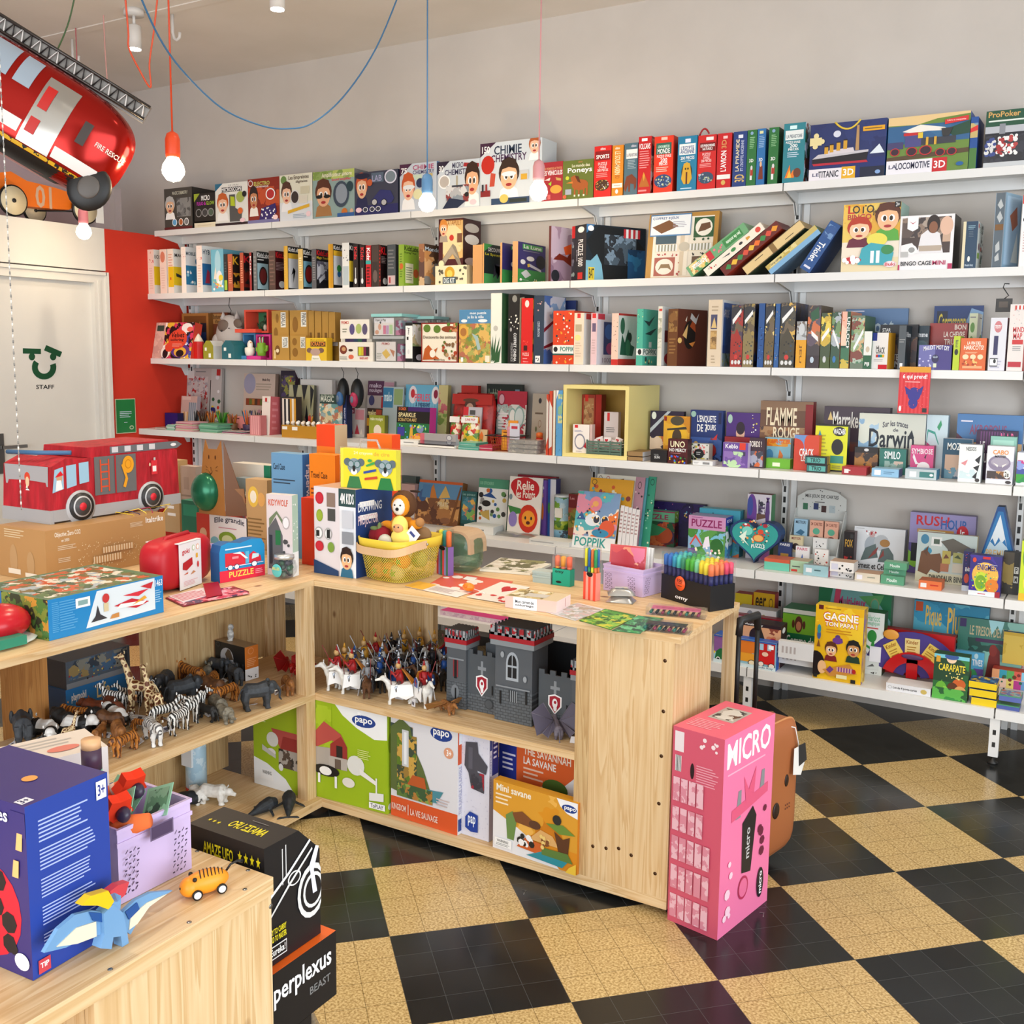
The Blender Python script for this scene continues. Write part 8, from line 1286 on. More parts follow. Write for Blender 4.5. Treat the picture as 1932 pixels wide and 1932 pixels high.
for o in ANI.values():
 for c in list(o.children):bpy.data.objects.remove(c)
 bpy.data.objects.remove(o)
# ================= on the counters =================
gt='boxes standing on the wooden counters'
LI='l 10 20 90 80 eee 5'
KB=two('ct',(0,1085),(89,1101),990,T,.5,'b48a58,b48a58,b8905e','l 14 78 60 96 d8c4a0 4;e 24 6 40 66 b89468;r 20 8 46 18 e8e0d0;e 60 8 76 56 b89468;r 56 6 80 14 e8e0d0#t 7 82 27 94 ece4d4 Objective Zero CO2;t 12 74 18 80 ece4d4 en 2050;t 82 84 98 96 f4f0e8 Italtrike;l 9 58 24 68 dccab0 3;l 9 34 22 44 dccab0 3;l 9 12 20 22 dccab0 3;l 68 80 80 90 dccab0 4;x 24 8 76 66 dcc8a4,d4bc94,e0d0b0 130 2;y 36 20 60 34 e0d0b4,b48a58 22;y 44 38 70 50 e0d0b4,b48a58 24','long kraft carton with white line drawings, under the red fire truck',gt)
zk=T+max(v.co.z for v in KB.data.vertices)+.001
A=Vector((1.262,-2.665,zk));W_,LT_,H_=.25,.57,.262
r=empty('fire_truck_pinata',A,'red paper fire truck pinata standing on the kraft carton','pinata',None,.03)
cr=NT('crepe_red',.65);n=cr.n('TexNoise');n.inputs['Scale'].default_value=40;cr.l(cr.coord(scale=(1,1,.25)),n.inputs[0]);cr.l(cr.ramp(n.outputs[0],[(.3,'96101c'),(.7,'c0182a')]),cr.b.inputs[0]);bp=cr.n('Bump');bp.inputs['Strength'].default_value=.5;bp.inputs['Distance'].default_value=.01;cr.l(n.outputs[0],bp.inputs['Height']);cr.l(bp.outputs[0],cr.b.inputs['Normal']);MC['crepe']=cr.m
b=MB();b.prism([(0,0,.03),(0,.01,H_*.74),(0,.07,H_*.84),(0,.14,H_*.8),(0,.17,H_*.82),(0,LT_*.99,H_*.82),(0,LT_,.03)],(-W_,0,0),'crepe')
b.prism([(-.01,.16,H_*.82),(-.01,.165,H_*.95),(-.01,LT_*.93,H_*.97),(-.01,LT_*.985,H_*.82)],(-W_+.02,0,0),'crepe');b.build('truck_body',r)
b=MB();b.box(-W_-.002,.003,-.003,.012,.0,.046,'a8a8aa').box(0.0,.004,.01,LT_+.003,.006,.046,'a8a8aa')
b.decals(((.0008,0,0),(0,LT_,0),(0,0,H_),(1,0,0)),'p 9cc4dc 2,40 4,70 10,73 10,44;p 9cc4dc 12,44 12,74 19,75 19,47;p 9cc4dc 21,48 21,76 28,77 28,50;e 5 52 9 66 c8a080;p d81c28 4,60 10,62 8,68;p eef0f2 4,42 9,44 8,56 5,56;r 32 30 64 82 6a6a6a;r 36 34 37 78 d8502a;r 42 34 43 78 d8502a;y 36 34 43 78 6a6a6a 1;r 37 40 42 42 d8502a;r 37 50 42 52 d8502a;r 37 60 42 62 d8502a;r 37 70 42 72 d8502a;r 36 34 37 78 d8502a;r 42 34 43 78 d8502a;r 47 30 48 82 b02028;e 53 56 62 80 e8a020;c 55 62 60 75 c88010 e8a020;p e8a020 52,68 54,70 57,48 55,36 53,38 55,50;r 76 50 81 70 d8303a;r 77 54 80 62 f0ece8;r 78 70 79.5 74 bbb;e 74 62 75.5 67 e8c0a0')
b.decals(((-W_,.0062,0),(W_,0,0),(0,0,H_*.74),(0,-1,0)),'p a8a8ac 6,56 4,100 96,100 94,56 90,72 50,74 12,72;e 46 70 58 88 d8462a;e 48 62 56 80 e8c8a0;p f0e8d8 46,50 50,66 58,50;c 46 46 58 60 222 fff;e 10 24 20 34 e89a20;e 74 24 84 34 e89a20')
b.decals(((-.0094+.0004,.165,H_*.83),(0,LT_*.76,0),(0,0,H_*.12),(1,0,0)),'p 6a6e72 22,6 22,90 94,94 100,50 94,8;y 24 20 76 84 d0d0d4,6a6e72,d0d0d4,6a6e72,d0d0d4,6a6e72,d0d0d4,6a6e72 8;c 86 30 94 78 6a6e72 eee');b.build('truck_trim',r)
for y in(.12,.43):
 b=MB();b.lathe([(.06,0),(.06,.004)],'b4b4b6',(.0005,y,.045),24,0).box(.0005,.006,y-.062,y+.062,-.002,.0,'b4b4b6');b.lathe([(.048,.0045),(.048,.012)],'2c2c2e',(0,y,.0485),24,0).lathe([(.037,.0125),(.037,.0135)],'c8c8ca',(0,y,.0485),24,0).lathe([(.032,.0138),(.032,.0145)],'4a4a4c',(0,y,.0485),24,0).lathe([(.014,.015),(.014,.0165)],'d82838',(0,y,.0485),18,0);b.build('wheel',r)
MB().tube([(-W_+.01,.02,H_*.89),(-.1,.035,H_*.9),(-.01,.1,H_*.9)],.008,'3f6a94',8).build('blue_beacon',r)
b=MB()
for i,c in enumerate(('d8b828','2a2a5a','e8d04a','a01c50','111','d8b828')):b.tube([(.02,.25+.02*i,.008),(.06,.22+.05*i,.02),(.075,.28+.03*i,.004),(.08,.3+.02*i,-.02-.025*(i==4))],.0016,c,5)
b.build('ribbon',r)
q=AZ(47,1098,T);b=MB();n_=90
for i in range(n_):z=T+.24+i*.018;b.tube([(q.x,q.y,z),(q.x,q.y,z+.0095)],.0025,'ecebe6' if i%2 else '8a8a88',5)
b.tube([(q.x,q.y,T+.24),(q.x,q.y,CH)],.0012,'bbb',5);tag(b.build('beaded_cord'),'white beaded blind cord hanging before the staff door and red truck','cord')
two('bx',(93,1210),(309,1155),1133,T,.3,'1f86c8,2a90d0,5a7a58,1f6aa0','p dfeaf2 30,8 40,96 92,98 92,14;l 3 16 9 92 5aa8dc 16;l 9 16 24 92 5aa8dc 12;r 22 64 34 88 eef2f6;r 24 70 32 82 8aa;t 90 74 99 92 eaf4fc 71463;l 92 30 98 66 9ccbe8 6;p 3a3a40 34,20 38,34 40,60 42,36 48,22;p c82838 54,48 74,30 86,40 70,58;p f4f4f4 56,40 80,36 84,44 60,50;p e8a838 70,40 84,50 82,58;p d83040 62,70 86,74 76,60;p c8303a 78,84 90,90 88,72;e 44 62 50 86 c83a3a;r 45 40 49 62 d8c8a0;p c88a4a 50,18 52,28 58,30 58,18#;#n 4 6 94 94 5a7a4a,7a6a3a,a8b8c0,c85a2a,e0dccc,3a5a3a 14#n 30 0 100 100 4a7a3a,7a8a3a,2a3a2a,c8923a 16;r 0 0 34 100 1f6ab0;v 8 12 26 66 eaf4fc 71463','large blue play set box lying flat, with a seaplane picture',gt)
P=AZ(-20,1215,T);tag(MB().ell((0,0,.05),(.075,.09,.05),M('c01a28',.25),20).ell((0,-.01,.008),(.1,.11,.008),'e4ece8',20).box(.05,.1,-.06,.02,.006,.03,'2f8a70').build('play_helmet',loc=P+Vector((.0,.02,.0006))),'red and white toy helmet cut by the left photo edge','helmet')
A,B=AZ(250,1098,T),AZ(383,1108,T)
r=empty('tool_bag',(1.735,-2.545,T+.001),'red fabric tool bag with a white card sleeve','bag',None,.25)
def rbox(w,d,h,m,p=.35,n=22):
 b=MB();vs=[];fs=[];k2=n//2;sg=lambda c,e:math.copysign(abs(c)**e,c)
 for i in range(k2+1):
  t_=PI*i/k2-PI/2
  for j in range(n):a=2*PI*j/n;vs.append((w/2*sg(math.cos(t_),p)*sg(math.cos(a),p),d/2*sg(math.cos(t_),p)*sg(math.sin(a),p),h/2+h/2*sg(math.sin(t_),p)))
 for i in range(k2):
  for j in range(n):fs.append((i*n+j,i*n+(j+1)%n,(i+1)*n+(j+1)%n,(i+1)*n+j))
 return b.add(vs,fs,m,True)
rbox(.12,.29,.165,'b81422',.5).build('bag_body',r)
b=MB();b.box(.0615,.0635,-.075,.045,.002,.15,'ecebef').box(-.06,.0635,-.075,.045,.151,.153,'ecebef');b.decals(((.0637,-.075,.002),(0,.12,0),(0,0,.148),(1,0,0)),'t 12 74 46 88 c8202c goki;c 58 80 70 92 8ac04a fff;c 76 80 90 92 e8902a fff;p b81824 12,44 14,58 56,66 58,50 30,40;r 74 62 82 72 e8b020;p c85a3a 14,32 36,36 34,32;e 78 40 86 54 d83a3a;p c88a5a 46,28 60,36 70,32;l 14 6 80 18 e0b0b8 4');b.build('card_sleeve',r)
MB().tube([(.01,-.09,.13),(.01,-.07,.165),(.01,.05,.168),(.01,.08,.13)],.008,'a81020',8).build('bag_handle',r)
A,B=AZ(415,1101,T),AZ(500,1085,T);u_=B-A;r=empty('puzzle_case',A+Vector((0,0,.0006)),'blue and pink puzzle case with a fire engine picture','puzzle',None,math.atan2(u_.y,u_.x));w=u_.length;h=hgt(A,1026)
pr=[(0,0,0),(w,0,0),(w*1.0,0,h*.8),(w*.93,0,h*.97),(w*.7,0,h),(w*.45,0,h*.93),(w*.2,0,h*.99),(w*.04,0,h*.93),(0,0,h*.75)]
b=MB();b.prism(pr,(0,.05,0),'1f90cc','1f5f9a');b.decals(((0,0,0),(w,0,0),(0,0,h),(0,-1,0)),'r 0 0 100 29 e02848;t 20 9 74 24 f4d860 PUZZLE;l 78 8 96 22 f8a0b0 3;p d82c40 12,38 12,72 52,70 56,62 56,38;p d82c40 64,38 64,60 74,68 90,54 92,40;p c8e8f0 70,48 72,62 86,60 86,52;r 56 40 64 70 5ab8e0;l 12 78 90 86 d8f0fc 1;p f4f4f4 28,70 44,66 56,52 62,52 44,72;r 12 36 96 38 eef;c 16 28 28 42 1f3a6a fff;c 30 28 42 42 1f3a6a fff;c 68 28 82 43 1f3a6a fff;r 26 56 40 62 f0909a');b.build('case_body',r)
def sheet(pts,z,th,m,dec,label,name='greeting_card',cat='card',g='cards and sheets lying on the counters'):
 P=[AZ(*p,T)for p in pts];b=MB();b.prism([(p.x,p.y,z)for p in P][::-1],(0,0,th),m)
 if dec:b.decals((Vector((P[0].x,P[0].y,z+th)),P[1]-P[0],P[3]-P[0],(0,0,1)),dec)
 return tag(b.build(name),label,cat,g)
sheet([(312,1130),(440,1108),(470,1118),(346,1146)],T+.001,.003,'7a1428','n 2 4 98 96 c8304a,7a1428,e8b0bc,3a1a4a,e87a8a 22','red and violet patterned folder on the left counter')
sheet([(318,1128),(385,1112),(414,1120),(345,1140)],T+.0045,.002,'e8d8dc','l 4 10 90 90 c8405a 6','pale pink printed card lying on the red folder')
sheet([(383,1106),(412,1102),(420,1126),(390,1132)],T+.007,.0015,'a81028','','clear dark red card sticking out below the tool bag')
gq='boxes at the back of the left counters'
def bk2(kind,x0,x1,yt,y,cols,dec,label,d=.08,z=T,rz=None):
 A=onray(Vector((0,y,z)),Vector((1,0,0)),x0);B=onray(Vector((0,y,z)),Vector((1,0,0)),x1);h=hgt((A+B)/2,yt);A.z+=.0006;B.z+=.0006;return BX(kind,label,gq,A,B,h,d,cols,dec)
bk2('bx',372,468,973,-1.93,'e6e4e8,d8d4d8,c84030','r 0 0 26 100 c83828;e 6 10 20 50 e0b898;z 36 66 94 90 445 Elle grandit;l 44 54 90 62 c88a9a 1;e 44 0 78 46 7a9a30;e 50 0 72 34 c8d0a0;e 28 -6 44 24 7ab8cc','white toy box with an arched title, below the cardboard cat',.09)
bk2('bx',312,340,868,-1.85,'c8a87a,b89868','e 20 70 70 90 eee;l 20 20 80 60 fff 4','narrow tan box right of the red truck',.05)
bk2('bx',340,372,880,-1.84,'c0aca0,b0a098','l 14 20 80 60 98887c 6;r 30 66 60 84 b09c90','pale pink brown box behind the green case',.05)
bk2('bx',344,377,945,-1.92,'1f7a62,1f6a52,2a8a70','r 10 60 90 90 2a9a7c','dark green padded case beside the red truck',.06)
bk2('bx',442,512,876,-1.82,'d8d2c6,1f6a52,e0dace','l 10 74 80 80 555 1;x 8 56 80 66 7a3020 5 9;r 84 0 100 100 1f7a5a','long white box with tiny shoe icons and a green end',.06)
bk2('bx',447,470,902,-1.88,'98aab0,8898a0','','pale blue grey box below the white shoe icon box',.05)
bk2('bx',466,506,905,-1.93,'c09a6a,b08a5a,c8a476','e 10 60 60 90 e8c050;e 20 66 50 84 f4ecd8;e 56 62 90 82 e0a860;l 8 8 94 46 8a6a40 7','kraft box with two little yellow characters',.06)
bk2('bx',515,573,856,-1.98,'6a9cc4,2f70b0,7aaad0','t 6 84 44 90 1a2a3a Card Case;l 6 70 80 76 345 2;p 2a4a6a 20,40 34,58 32,36;p 2a4a6a 56,40 76,54 86,44 76,50#w 20 40 70 90 dfeaf8 Paperworks','sky blue folded box with thin line icons',.06)
bk2('bx',586,634,858,-1.99,'ee8418,d86a10,f08a20','t 6 78 70 84 5a2a08 Travel Case;l 6 62 90 70 7a3a10 2;c 30 20 60 36 7a3a10 ee8418','bright orange upright box labelled as a travel case',.06)
bk2('bx',570,597,940,-2.05,'e03a18,d82c10,f04a20','','vermilion red box between the grey robot box and science box',.07)
OB=bk2('bx',600,634,802,-1.9,'ee7a1c,c8b08c,f04a18','r 0 84 100 100 e8481a;x 10 40 90 76 8a4010 6 12','small orange box stacked highest beside the crayon case',.07)
P=Vector((1.30,-2.0,T+.16));A=AY(375,968,-1.985);B_=AY(425,972,-1.985);w=(B_-A).length;Hc=AY(400,830,-1.985).z-A.z
r=empty('cardboard_cat_holder',A+Vector((0,.0,0)),'folded brown cardboard cat with a green glitter ball through it','toy holder',None,0)
b=MB();cc='a06a34';b.prism([(0,0,0),(w,0,0),(w*.92,0,Hc*.82),(w*.9,0,Hc),(w*.74,0,Hc*.88),(w*.42,0,Hc*.88),(w*.32,0,Hc),(w*.22,0,Hc*.82)],(0,.002,0),cc)
b.prism([(w*1.0,.002,0),(w*1.45,.06,0),(w*.95,.006,Hc*.98)],(0,.002,0),'6a4222').prism([(w,.003,.0),(w*1.4,.055,0),(w*1.35,.05,Hc*.36),(w*.97,.003,Hc*.36)],(-.002,.004,0),'8a5c30')
b.decals(((0,0,0),(w,0,0),(0,0,Hc),(0,-1,0)),'e 42 74 46 80 3a1a0a;e 66 74 70 80 3a1a0a;p 3a1a0a 50,64 52,64 52,58 51,58;p 3a1a0a 40,60 50,55 60,60 50,53;p 3a1a0a 30,66 38,63 38,62;p 3a1a0a 30,60 38,60 38,59;p 3a1a0a 66,62 76,66 76,65;p 3a1a0a 66,60 76,60 76,59');b.build('cardboard',r)
MB().ell((w*.3,0,Hc*.3),(w*.46,.05,Hc*.26),M('1f6a4c',.25,.4),20).build('glitter_ball',r)
gk='items on the counter around the corner'
def tube_toy(px,py,yt,R_,label):
 P=AZ(px,py,T);H=hgt(P,yt);r=empty('figure_tube',P+Vector((0,0,.0006)),label,'tube');MB().lathe([(R_,0),(R_,H*.9)],NA('c81c20,1a1a1a,e8e0d8,c83a20,6a6a6a',40),n=16).build('tube_body',r);MB().lathe([(R_*1.05,H*.9+.0002),(R_*1.05,H*.95),(R_*.2,H*.96),(R_*.3,H)],'d8d8da',n=16).build('tube_cap',r)
tube_toy(467,1030,928,.016,'clear tube of red and black toy figures with a white cap')
two('bx',(505,1084),(553,1089),932,T,.035,'d4c8c8,a8c0b0,dcd4d0','t 8 86 84 94 c8502a KIDYWOLF;p 5a5a5c 6,8 6,58 36,72 62,50 62,8;p 6a7a5a 10,60 40,76 70,60 70,66 40,80 10,70;r 34 38 54 56 1f6a38;r 10 14 22 50 2a2a2e;c 62 58 90 74 b0a8a8 e8e0e2;x 66 20 88 50 444 4 16#r 0 0 100 30 e8ecee;x 10 40 90 90 f4f4f4 12 14','tall pale grey music robot box with a green panel',gk)
A=AZ(537,1090,T);r=empty('sweet_jar',A+Vector((0,0,.0006)),'round glass jar with dark marbles, a turquoise label and silver lid','jar');r.scale=(1.6,)*3
MB().lathe([(.018,.002),(.026,.012),(.028,.024),(.024,.036),(.018,.041)],M('cfd8dc',.05,0,.85,.35),n=20).build('jar_glass',r)
b=MB();rn=random.Random(3)
for i in range(26):a=rn.uniform(0,6.28);q=rn.uniform(.003,.018);b.ell((q*math.cos(a),q*math.sin(a),rn.uniform(.008,.034)),.0055,M(('2a4a44','3a3a4a','6a7a70','1f5a3a')[i%4],.15),8)
b.build('marbles',r);MB().lathe([(.021,.0415),(.021,.05)],M('c8ccce',.3,.7),n=20).build('jar_lid',r)
b=MB();b.ell((.004,-.0275,.02),(.014,.002,.014),'5ac0c0',16);vs,fs=txt('BILLES');b.add([(-.005+.02*x,-.031,.022+.006*y)for x,y in vs],fs,'e8e080');b.build('jar_label',r)
K4B=two('bx',(594,1080),(672,1092),917,T,.2,'e0d8dc,1f3f7a,c8a890,d8d0d4','r 62 0 100 100 e8ecf2;r 60 80 100 100 2a4a4a;t 64 83 96 95 fff 4M KIDS;c 4 80 24 94 b81c2c c8283a;c 6 60 22 74 8aa02a 9ab03a;r 32 78 52 94 8a7468;r 34 62 52 76 4a4a48;c 2 40 22 54 aaa f4f0f2;c 26 40 44 54 aaa f4f0f2;r 6 43 14 50 222;r 32 42 40 52 222;c 4 26 24 38 b81c2c c8283a;e 34 26 50 38 7a9a3a;p 1f3f6a 0,0 0,16 60,6 60,0;k 62 0 98 34 2a1a14,e8b888,2a6a8a;r 70 56 96 76 c8ccd4;r 70 38 96 52 8a9098#l 10 60 60 90 fff 2;t 6 74 70 84 e8eef8 DRAWING;t 6 56 60 70 f0d8e0 PROJECTOR','large science drawing projector box beside the yellow basket',gk)
z4=T+max(v.co.z for v in K4B.data.vertices)
def ontop(x0,x1,yt,y,z,d,cols,dec,label):
 A=onray(Vector((0,y,z)),Vector((1,0,0)),x0);B=onray(Vector((0,y,z)),Vector((1,0,0)),x1);h=hgt((A+B)/2,yt);A.z+=.0007;B.z+=.0007;return BX('bx',label,gk,A,B,h,d,cols,dec)
CA=onray(Vector((0,K4B.location.y+.03,z4+.0008)),Vector((1,0,0)),643);CAe=AY(739,900,CA.y)
r=empty('crayon_case',CA,'clear crayon case with a yellow card showing two koalas in glasses','crayon case',None,.12);w=CAe.x-CA.x;h=hgt(CA,845)
b=MB();b.box(0,w,0,.03,0,h,'f0e83a');b.decals(((.012,0,0),(w-.012,0,0),(0,0,h),(0,-1,0)),'r 0 0 100 100 f4e20c;t 20 84 56 94 f8f4c0 24 crayons;t 58 84 88 94 e8b020 de cire;'+''.join('p 1f7a3a %d,0 %d,30 %d,30 %d,0;e %d 36 %d 76 8a9aa4;e %d 56 %d 76 5a6a74;e %d 56 %d 76 5a6a74;c %d 52 %d 70 2f6a60 9aa8b0;c %d 52 %d 70 2f6a60 9aa8b0;e %d 34 %d 50 eee;e %d 42 %d 58 1a1a1a;'%(x,x+6,x+24,x+30,x+2,x+28,x-5,x+9,x+21,x+35,x+3,x+15,x+15,x+27,x+9,x+21,x+12,x+18)for x in(6,66))+'p 3aa04a 44,60 60,70 62,64 46,56;p 2a4a9a 40,44 64,52 64,46 40,38;p c8402a 42,28 66,34 66,27 42,22;e 48 68 56 76 3aa04a');b.build('card',r)
b=MB();b.box(-.003,w+.003,-.002,.033,-.0004,h+.004,M('eef2f4',.05,0,.9,.25)).tube([(w*.3,.015,h+.002),(w*.34,.015,h+.03),(w*.62,.015,h+.03),(w*.68,.015,h+.002)],.004,M('dde2e8',.1,0,.6,.7),8);b.build('case_shell',r)
OB.location.z=T+.0006;ontop(694,740,820,-1.9,T,.05,'f0701c,f04a14,f06018','l 10 70 80 76 a83010 1','large orange hanging box behind the crayon case')
BC=Vector((2.262,-2.035,T+.001));r=empty('mesh_basket',BC,'yellow wire mesh basket with a bent wooden handle, full of soft toys','basket',None,-.1)
t=NT('yellow_mesh',.4);v=t.coord(scale=(640,640,640));sp=t.n('SeparateXYZ');t.l(v,sp.inputs[0]);s_=t.math('ADD',sp.outputs[0],sp.outputs[1]);k1=t.math('SINE',t.math('ADD',s_,sp.outputs[2]));k2=t.math('SINE',t.math('SUBTRACT',s_,sp.outputs[2]));al=t.math('LESS_THAN',t.math('ADD',k1,k2),-.1);t.l(al,t.b.inputs['Alpha']);t.b.inputs[0].default_value=rgb('dcc84a');MC['ymesh']=t.m
def loft(levels,m,n=40,p=.45,caps=False):
 b=MB();vs=[];fs=[];sg=lambda c,e:math.copysign(abs(c)**e,c)
 for sx,sy,z in levels:
  for j in range(n):a=2*PI*j/n;vs.append((sx*sg(math.cos(a),p),sy*sg(math.sin(a),p),z))
 for i in range(len(levels)-1):
  for j in range(n):fs.append((i*n+j,i*n+(j+1)%n,(i+1)*n+(j+1)%n,(i+1)*n+j))
 if caps:fs.append(tuple(range(n)))
 return b.add(vs,fs,m,True)
loft([(.075,.085,0),(.09,.1,.008),(.107,.117,.112)],'ymesh',caps=True).build('mesh_body',r);YB=M('e0c43c',.4)
loft([(.107,.117,.112),(.11,.12,.112),(.114,.124,.146),(.111,.121,.146),(.107,.117,.112)],YB).build('rim',r)
b=MB();pts=[]
for i in range(25):a=PI+PI*i/24;pts.append((.12*math.copysign(abs(math.cos(a))**.5,math.cos(a)),.132*-abs(math.sin(a))**.5 if i not in(0,24)else 0,.128-.022*math.sin(PI*i/24)))
for i in range(24):
 (x0,y0,z0),(x1,y1,z1)=pts[i],pts[i+1];b.add([(x0,y0,z0-.013),(x1,y1,z1-.013),(x1,y1,z1+.013),(x0,y0,z0+.013),(x0*.975,y0*.975,z0-.013),(x1*.975,y1*.975,z1-.013),(x1*.975,y1*.975,z1+.013),(x0*.975,y0*.975,z0+.013)],[(0,1,2,3),(7,6,5,4),(3,2,6,7),(4,5,1,0)],'d8b48a')
b.build('wooden_handle',r);MB().lathe([(.005,0),(.003,.003)],M('b0b0b0',.3,.9),(.1215,0,.128),12,0).build('handle_screw',r)
gs='soft toys in the yellow mesh basket';FUR=lambda c:M(c,.95)
def plush(name,loc,parts,label,SC_=1.3):
 r=empty(name,BC+Vector(loc),label,'soft toy',gs)
 r.scale=(SC_,)*3
 for nm,els in parts:
  b=MB()
  for c,rr,m in els:b.ell(c,rr,FUR(m),14)
  b.build(nm,r)
plush('plush_bear',(.0,.01,.17),[('body',[((0,0,0),(.032,.026,.034),'d88a1c'),((-.034,-.012,.004),(.02,.012,.012),'d88a1c'),((.04,-.008,.012),(.024,.012,.011),'d88a1c'),((-.045,-.02,.0),.0105,FUR('a87848').name[4:]),((.06,-.012,.02),.011,'a87848'),((0,-.004,-.012),(.034,.028,.008),'4a2e1a')]),('hood',[((0,.006,.055),(.033,.03,.034),'5a3a22'),((.008,-.017,.055),(.024,.016,.026),'e0901c')]),('face',[((.01,-.026,.054),(.017,.012,.02),'ece4dc'),((.014,-.039,.05),.004,'1a1a1a'),((.006,-.037,.059),.0022,'1a1a1a'),((.021,-.036,.059),.0022,'1a1a1a')]),('antenna',[((-.01,0,.095),(.003,.003,.012),'2a1a10'),((.03,.01,.088),(.016,.003,.003),'2a1a10')])],'teddy bear in a brown and orange hooded costume on top of the basket',1.45)
plush('plush_banana',(.042,-.045,.148),[('body',[((0,0,0),(.034,.022,.026),'f0dc70'),((-.008,0,.03),(.023,.018,.027),'f0dc70')]),('face',[((-.004,-.014,.026),(.016,.008,.012),'d8a070'),((-.01,-.022,.03),.002,'333'),((.003,-.022,.03),.002,'333')])],'pale yellow plush chick leaning over the basket rim')
plush('plush_tomato',(-.062,-.03,.142),[('body',[((0,0,0),(.034,.03,.028),'7a1020'),((.018,-.016,.004),(.022,.018,.024),'8a1424')]),('leaf',[((-.006,-.018,.022),(.014,.006,.006),'6a7a4a'),((.012,-.02,.026),(.006,.006,.014),'6a7a4a')])],'dark red plush apple with green leaves in the basket')
plush('plush_rabbit',(-.012,-.07,.135),[('body',[((0,0,0),(.02,.014,.018),'c8c4b8'),((-.012,-.004,-.008),(.008,.008,.016),'dcdcd4')])],'small white plush lamb head between the apple and the chick')
plush('plush_owl',(.07,.03,.15),[('body',[((0,0,0),(.03,.026,.026),'8a6a48')])],'brown plush acorn at the right rear of the basket',1.1)
for i,(x,y,z,c,l)in enumerate(((-.05,-.055,.03,'d88a5a','peach coloured plush at the lower left inside the mesh'),(0,-.06,.035,'e08a4a','orange plush with a green star leaf inside the mesh'),(.045,-.05,.07,'e07838','bright orange plush carrot inside the mesh'),(-.045,.01,.08,'e09048','orange brown plush deep in the basket'),(.05,.04,.06,'a8b06a','pale green plush deep in the basket'),(.03,-.06,.03,'c8b48a','beige plush at the bottom front of the basket'),(-.02,.05,.05,'d8c0a0','cream plush at the rear bottom of the basket'))):
 b=MB().ell((0,0,0),(.03,.026,.028),FUR(c),14);b.prism([(.014*(1 if k%2 else .4)*math.cos(PI*k/5),-.0265,.014*(1 if k%2 else .4)*math.sin(PI*k/5))for k in range(10)],(0,.004,0),FUR('5a9a48'));tag(b.build('plush_vegetable',loc=BC+Vector((x,y,z))),l,'soft toy',gs)
b=MB();b.T=Matrix.Rotation(.7,4,'Y');b.box(-.022,.022,0,.001,-.03,.03,'eceef2').box(-.014,.01,-.0004,0,.004,.014,'3a4a8a');tag(b.build('price_tag',loc=BC+Vector((.088,-.058,.158))),'white card tag sticking out of the basket beside the chick','price tag')
r=empty('picnic_case',(2.36,-1.82,T+.001),'clear green tinted rounded case with a beige band behind the basket','case');rbox(.17,.1,.14,M('5a8a6a',.08,0,.6,.65),.5).build('case_shell',r);b=MB()
for i in range(12):a0,a1=PI*i/12,PI*(i+1)/12;b.prism([(.07*math.copysign(abs(math.cos(a))**.5,math.cos(a))+.0,-.052,.07+.072*math.sin(a)**.6 if math.sin(a)>0 else .07)for a in(a0,a1)]+[(.082*math.copysign(abs(math.cos(a))**.5,math.cos(a)),-.052,.07+.08*math.sin(a)**.6 if math.sin(a)>0 else .07)for a in(a1,a0)],(0,.104,0),'b89a7a')
b.build('case_band',r)
def pens(kind,px,py,x1,y1,yt,d,base,cols,label,nx,hb=.5):
 A,B=AZ(px,py,T),AZ(x1,y1,T);u=B-A;w=u.length;H=hgt(A,yt);r=empty(kind,A+Vector((0,0,.0006)),label,'pen set','pen sets on the right counter',math.atan2(u.y,u.x))
 cuboid(w,d,H*hb,base[0],base[1]).build('pen_box',r);b=MB();s=w/nx;ny=max(1,int(d/s+.3))
 for i in range(nx):
  for j in range(ny):
   c=cols[(i+j*3)%len(cols)]if nx<8 else cols[min(len(cols)-1,int((i/nx*.8+j/ny*.2)*len(cols)))]
   b.lathe([(s*.36,H*hb*.9),(s*.36,H*.62+(H*.1 if nx>8 else 0))],'1c1f5a' if nx>8 else cols[(i*2+1)%len(cols)],(s*(i+.5),d/ny*(j+.5),0),8).lathe([(s*.42,H*.62+(H*.1 if nx>8 else 0)),(s*.42,H*.93),(s*.12,H*.96)],c,(s*(i+.5),d/ny*(j+.5),0),8)
 b.build('pens',r);MB().box(-.001,w+.001,-.001,d+.001,H*hb,H,M('e8eef4',.04,0,.95,.22)).build('clear_cover',r)
pens('marker_box',1247,1127,1339,1155,1040,.1,('151518,101014,222','t 30 10 56 26 f4f4f4 omy'),['2f6fc0','2a9ac0','4ac0b8','2f8a6a','4ab03a','7ad0a0','e8d02a','f0e040','e87a4a','e04a6a','c05ab0'],'black box of one hundred felt pens under a clear cover',11,.52)
q=AZ(1293,1098,T);MKR=[o for o in COL.objects if o.name.startswith('marker_box')][0]
b=MB();b.lathe([(.023,0),(.023,-.0012)],'f05a20',(0,0,0),26,1);vs,fs=txt('100');b.add([(-.011+.022*x,-.0016,.004+.010*y)for x,y in vs],fs,'222');vs,fs=txt('COLORS');b.add([(-.009+.018*x,-.0016,-.001+.0035*y)for x,y in vs],fs,'222');b.box(-.009,.009,-.0016,-.0013,-.009,-.007,'222');o=b.build('round_sticker',MKR,loc=(.09,-.0016,.062))
pens('crayon_box',1042,1103,1075,1108,1046,.03,('16a084,128a72,222','t 14 70 64 88 111 omy;e 20 14 52 28 111'),['e87a5a','e8a038','e86a4a'],'turquoise box of thick crayons under a clear cover',3,.55)
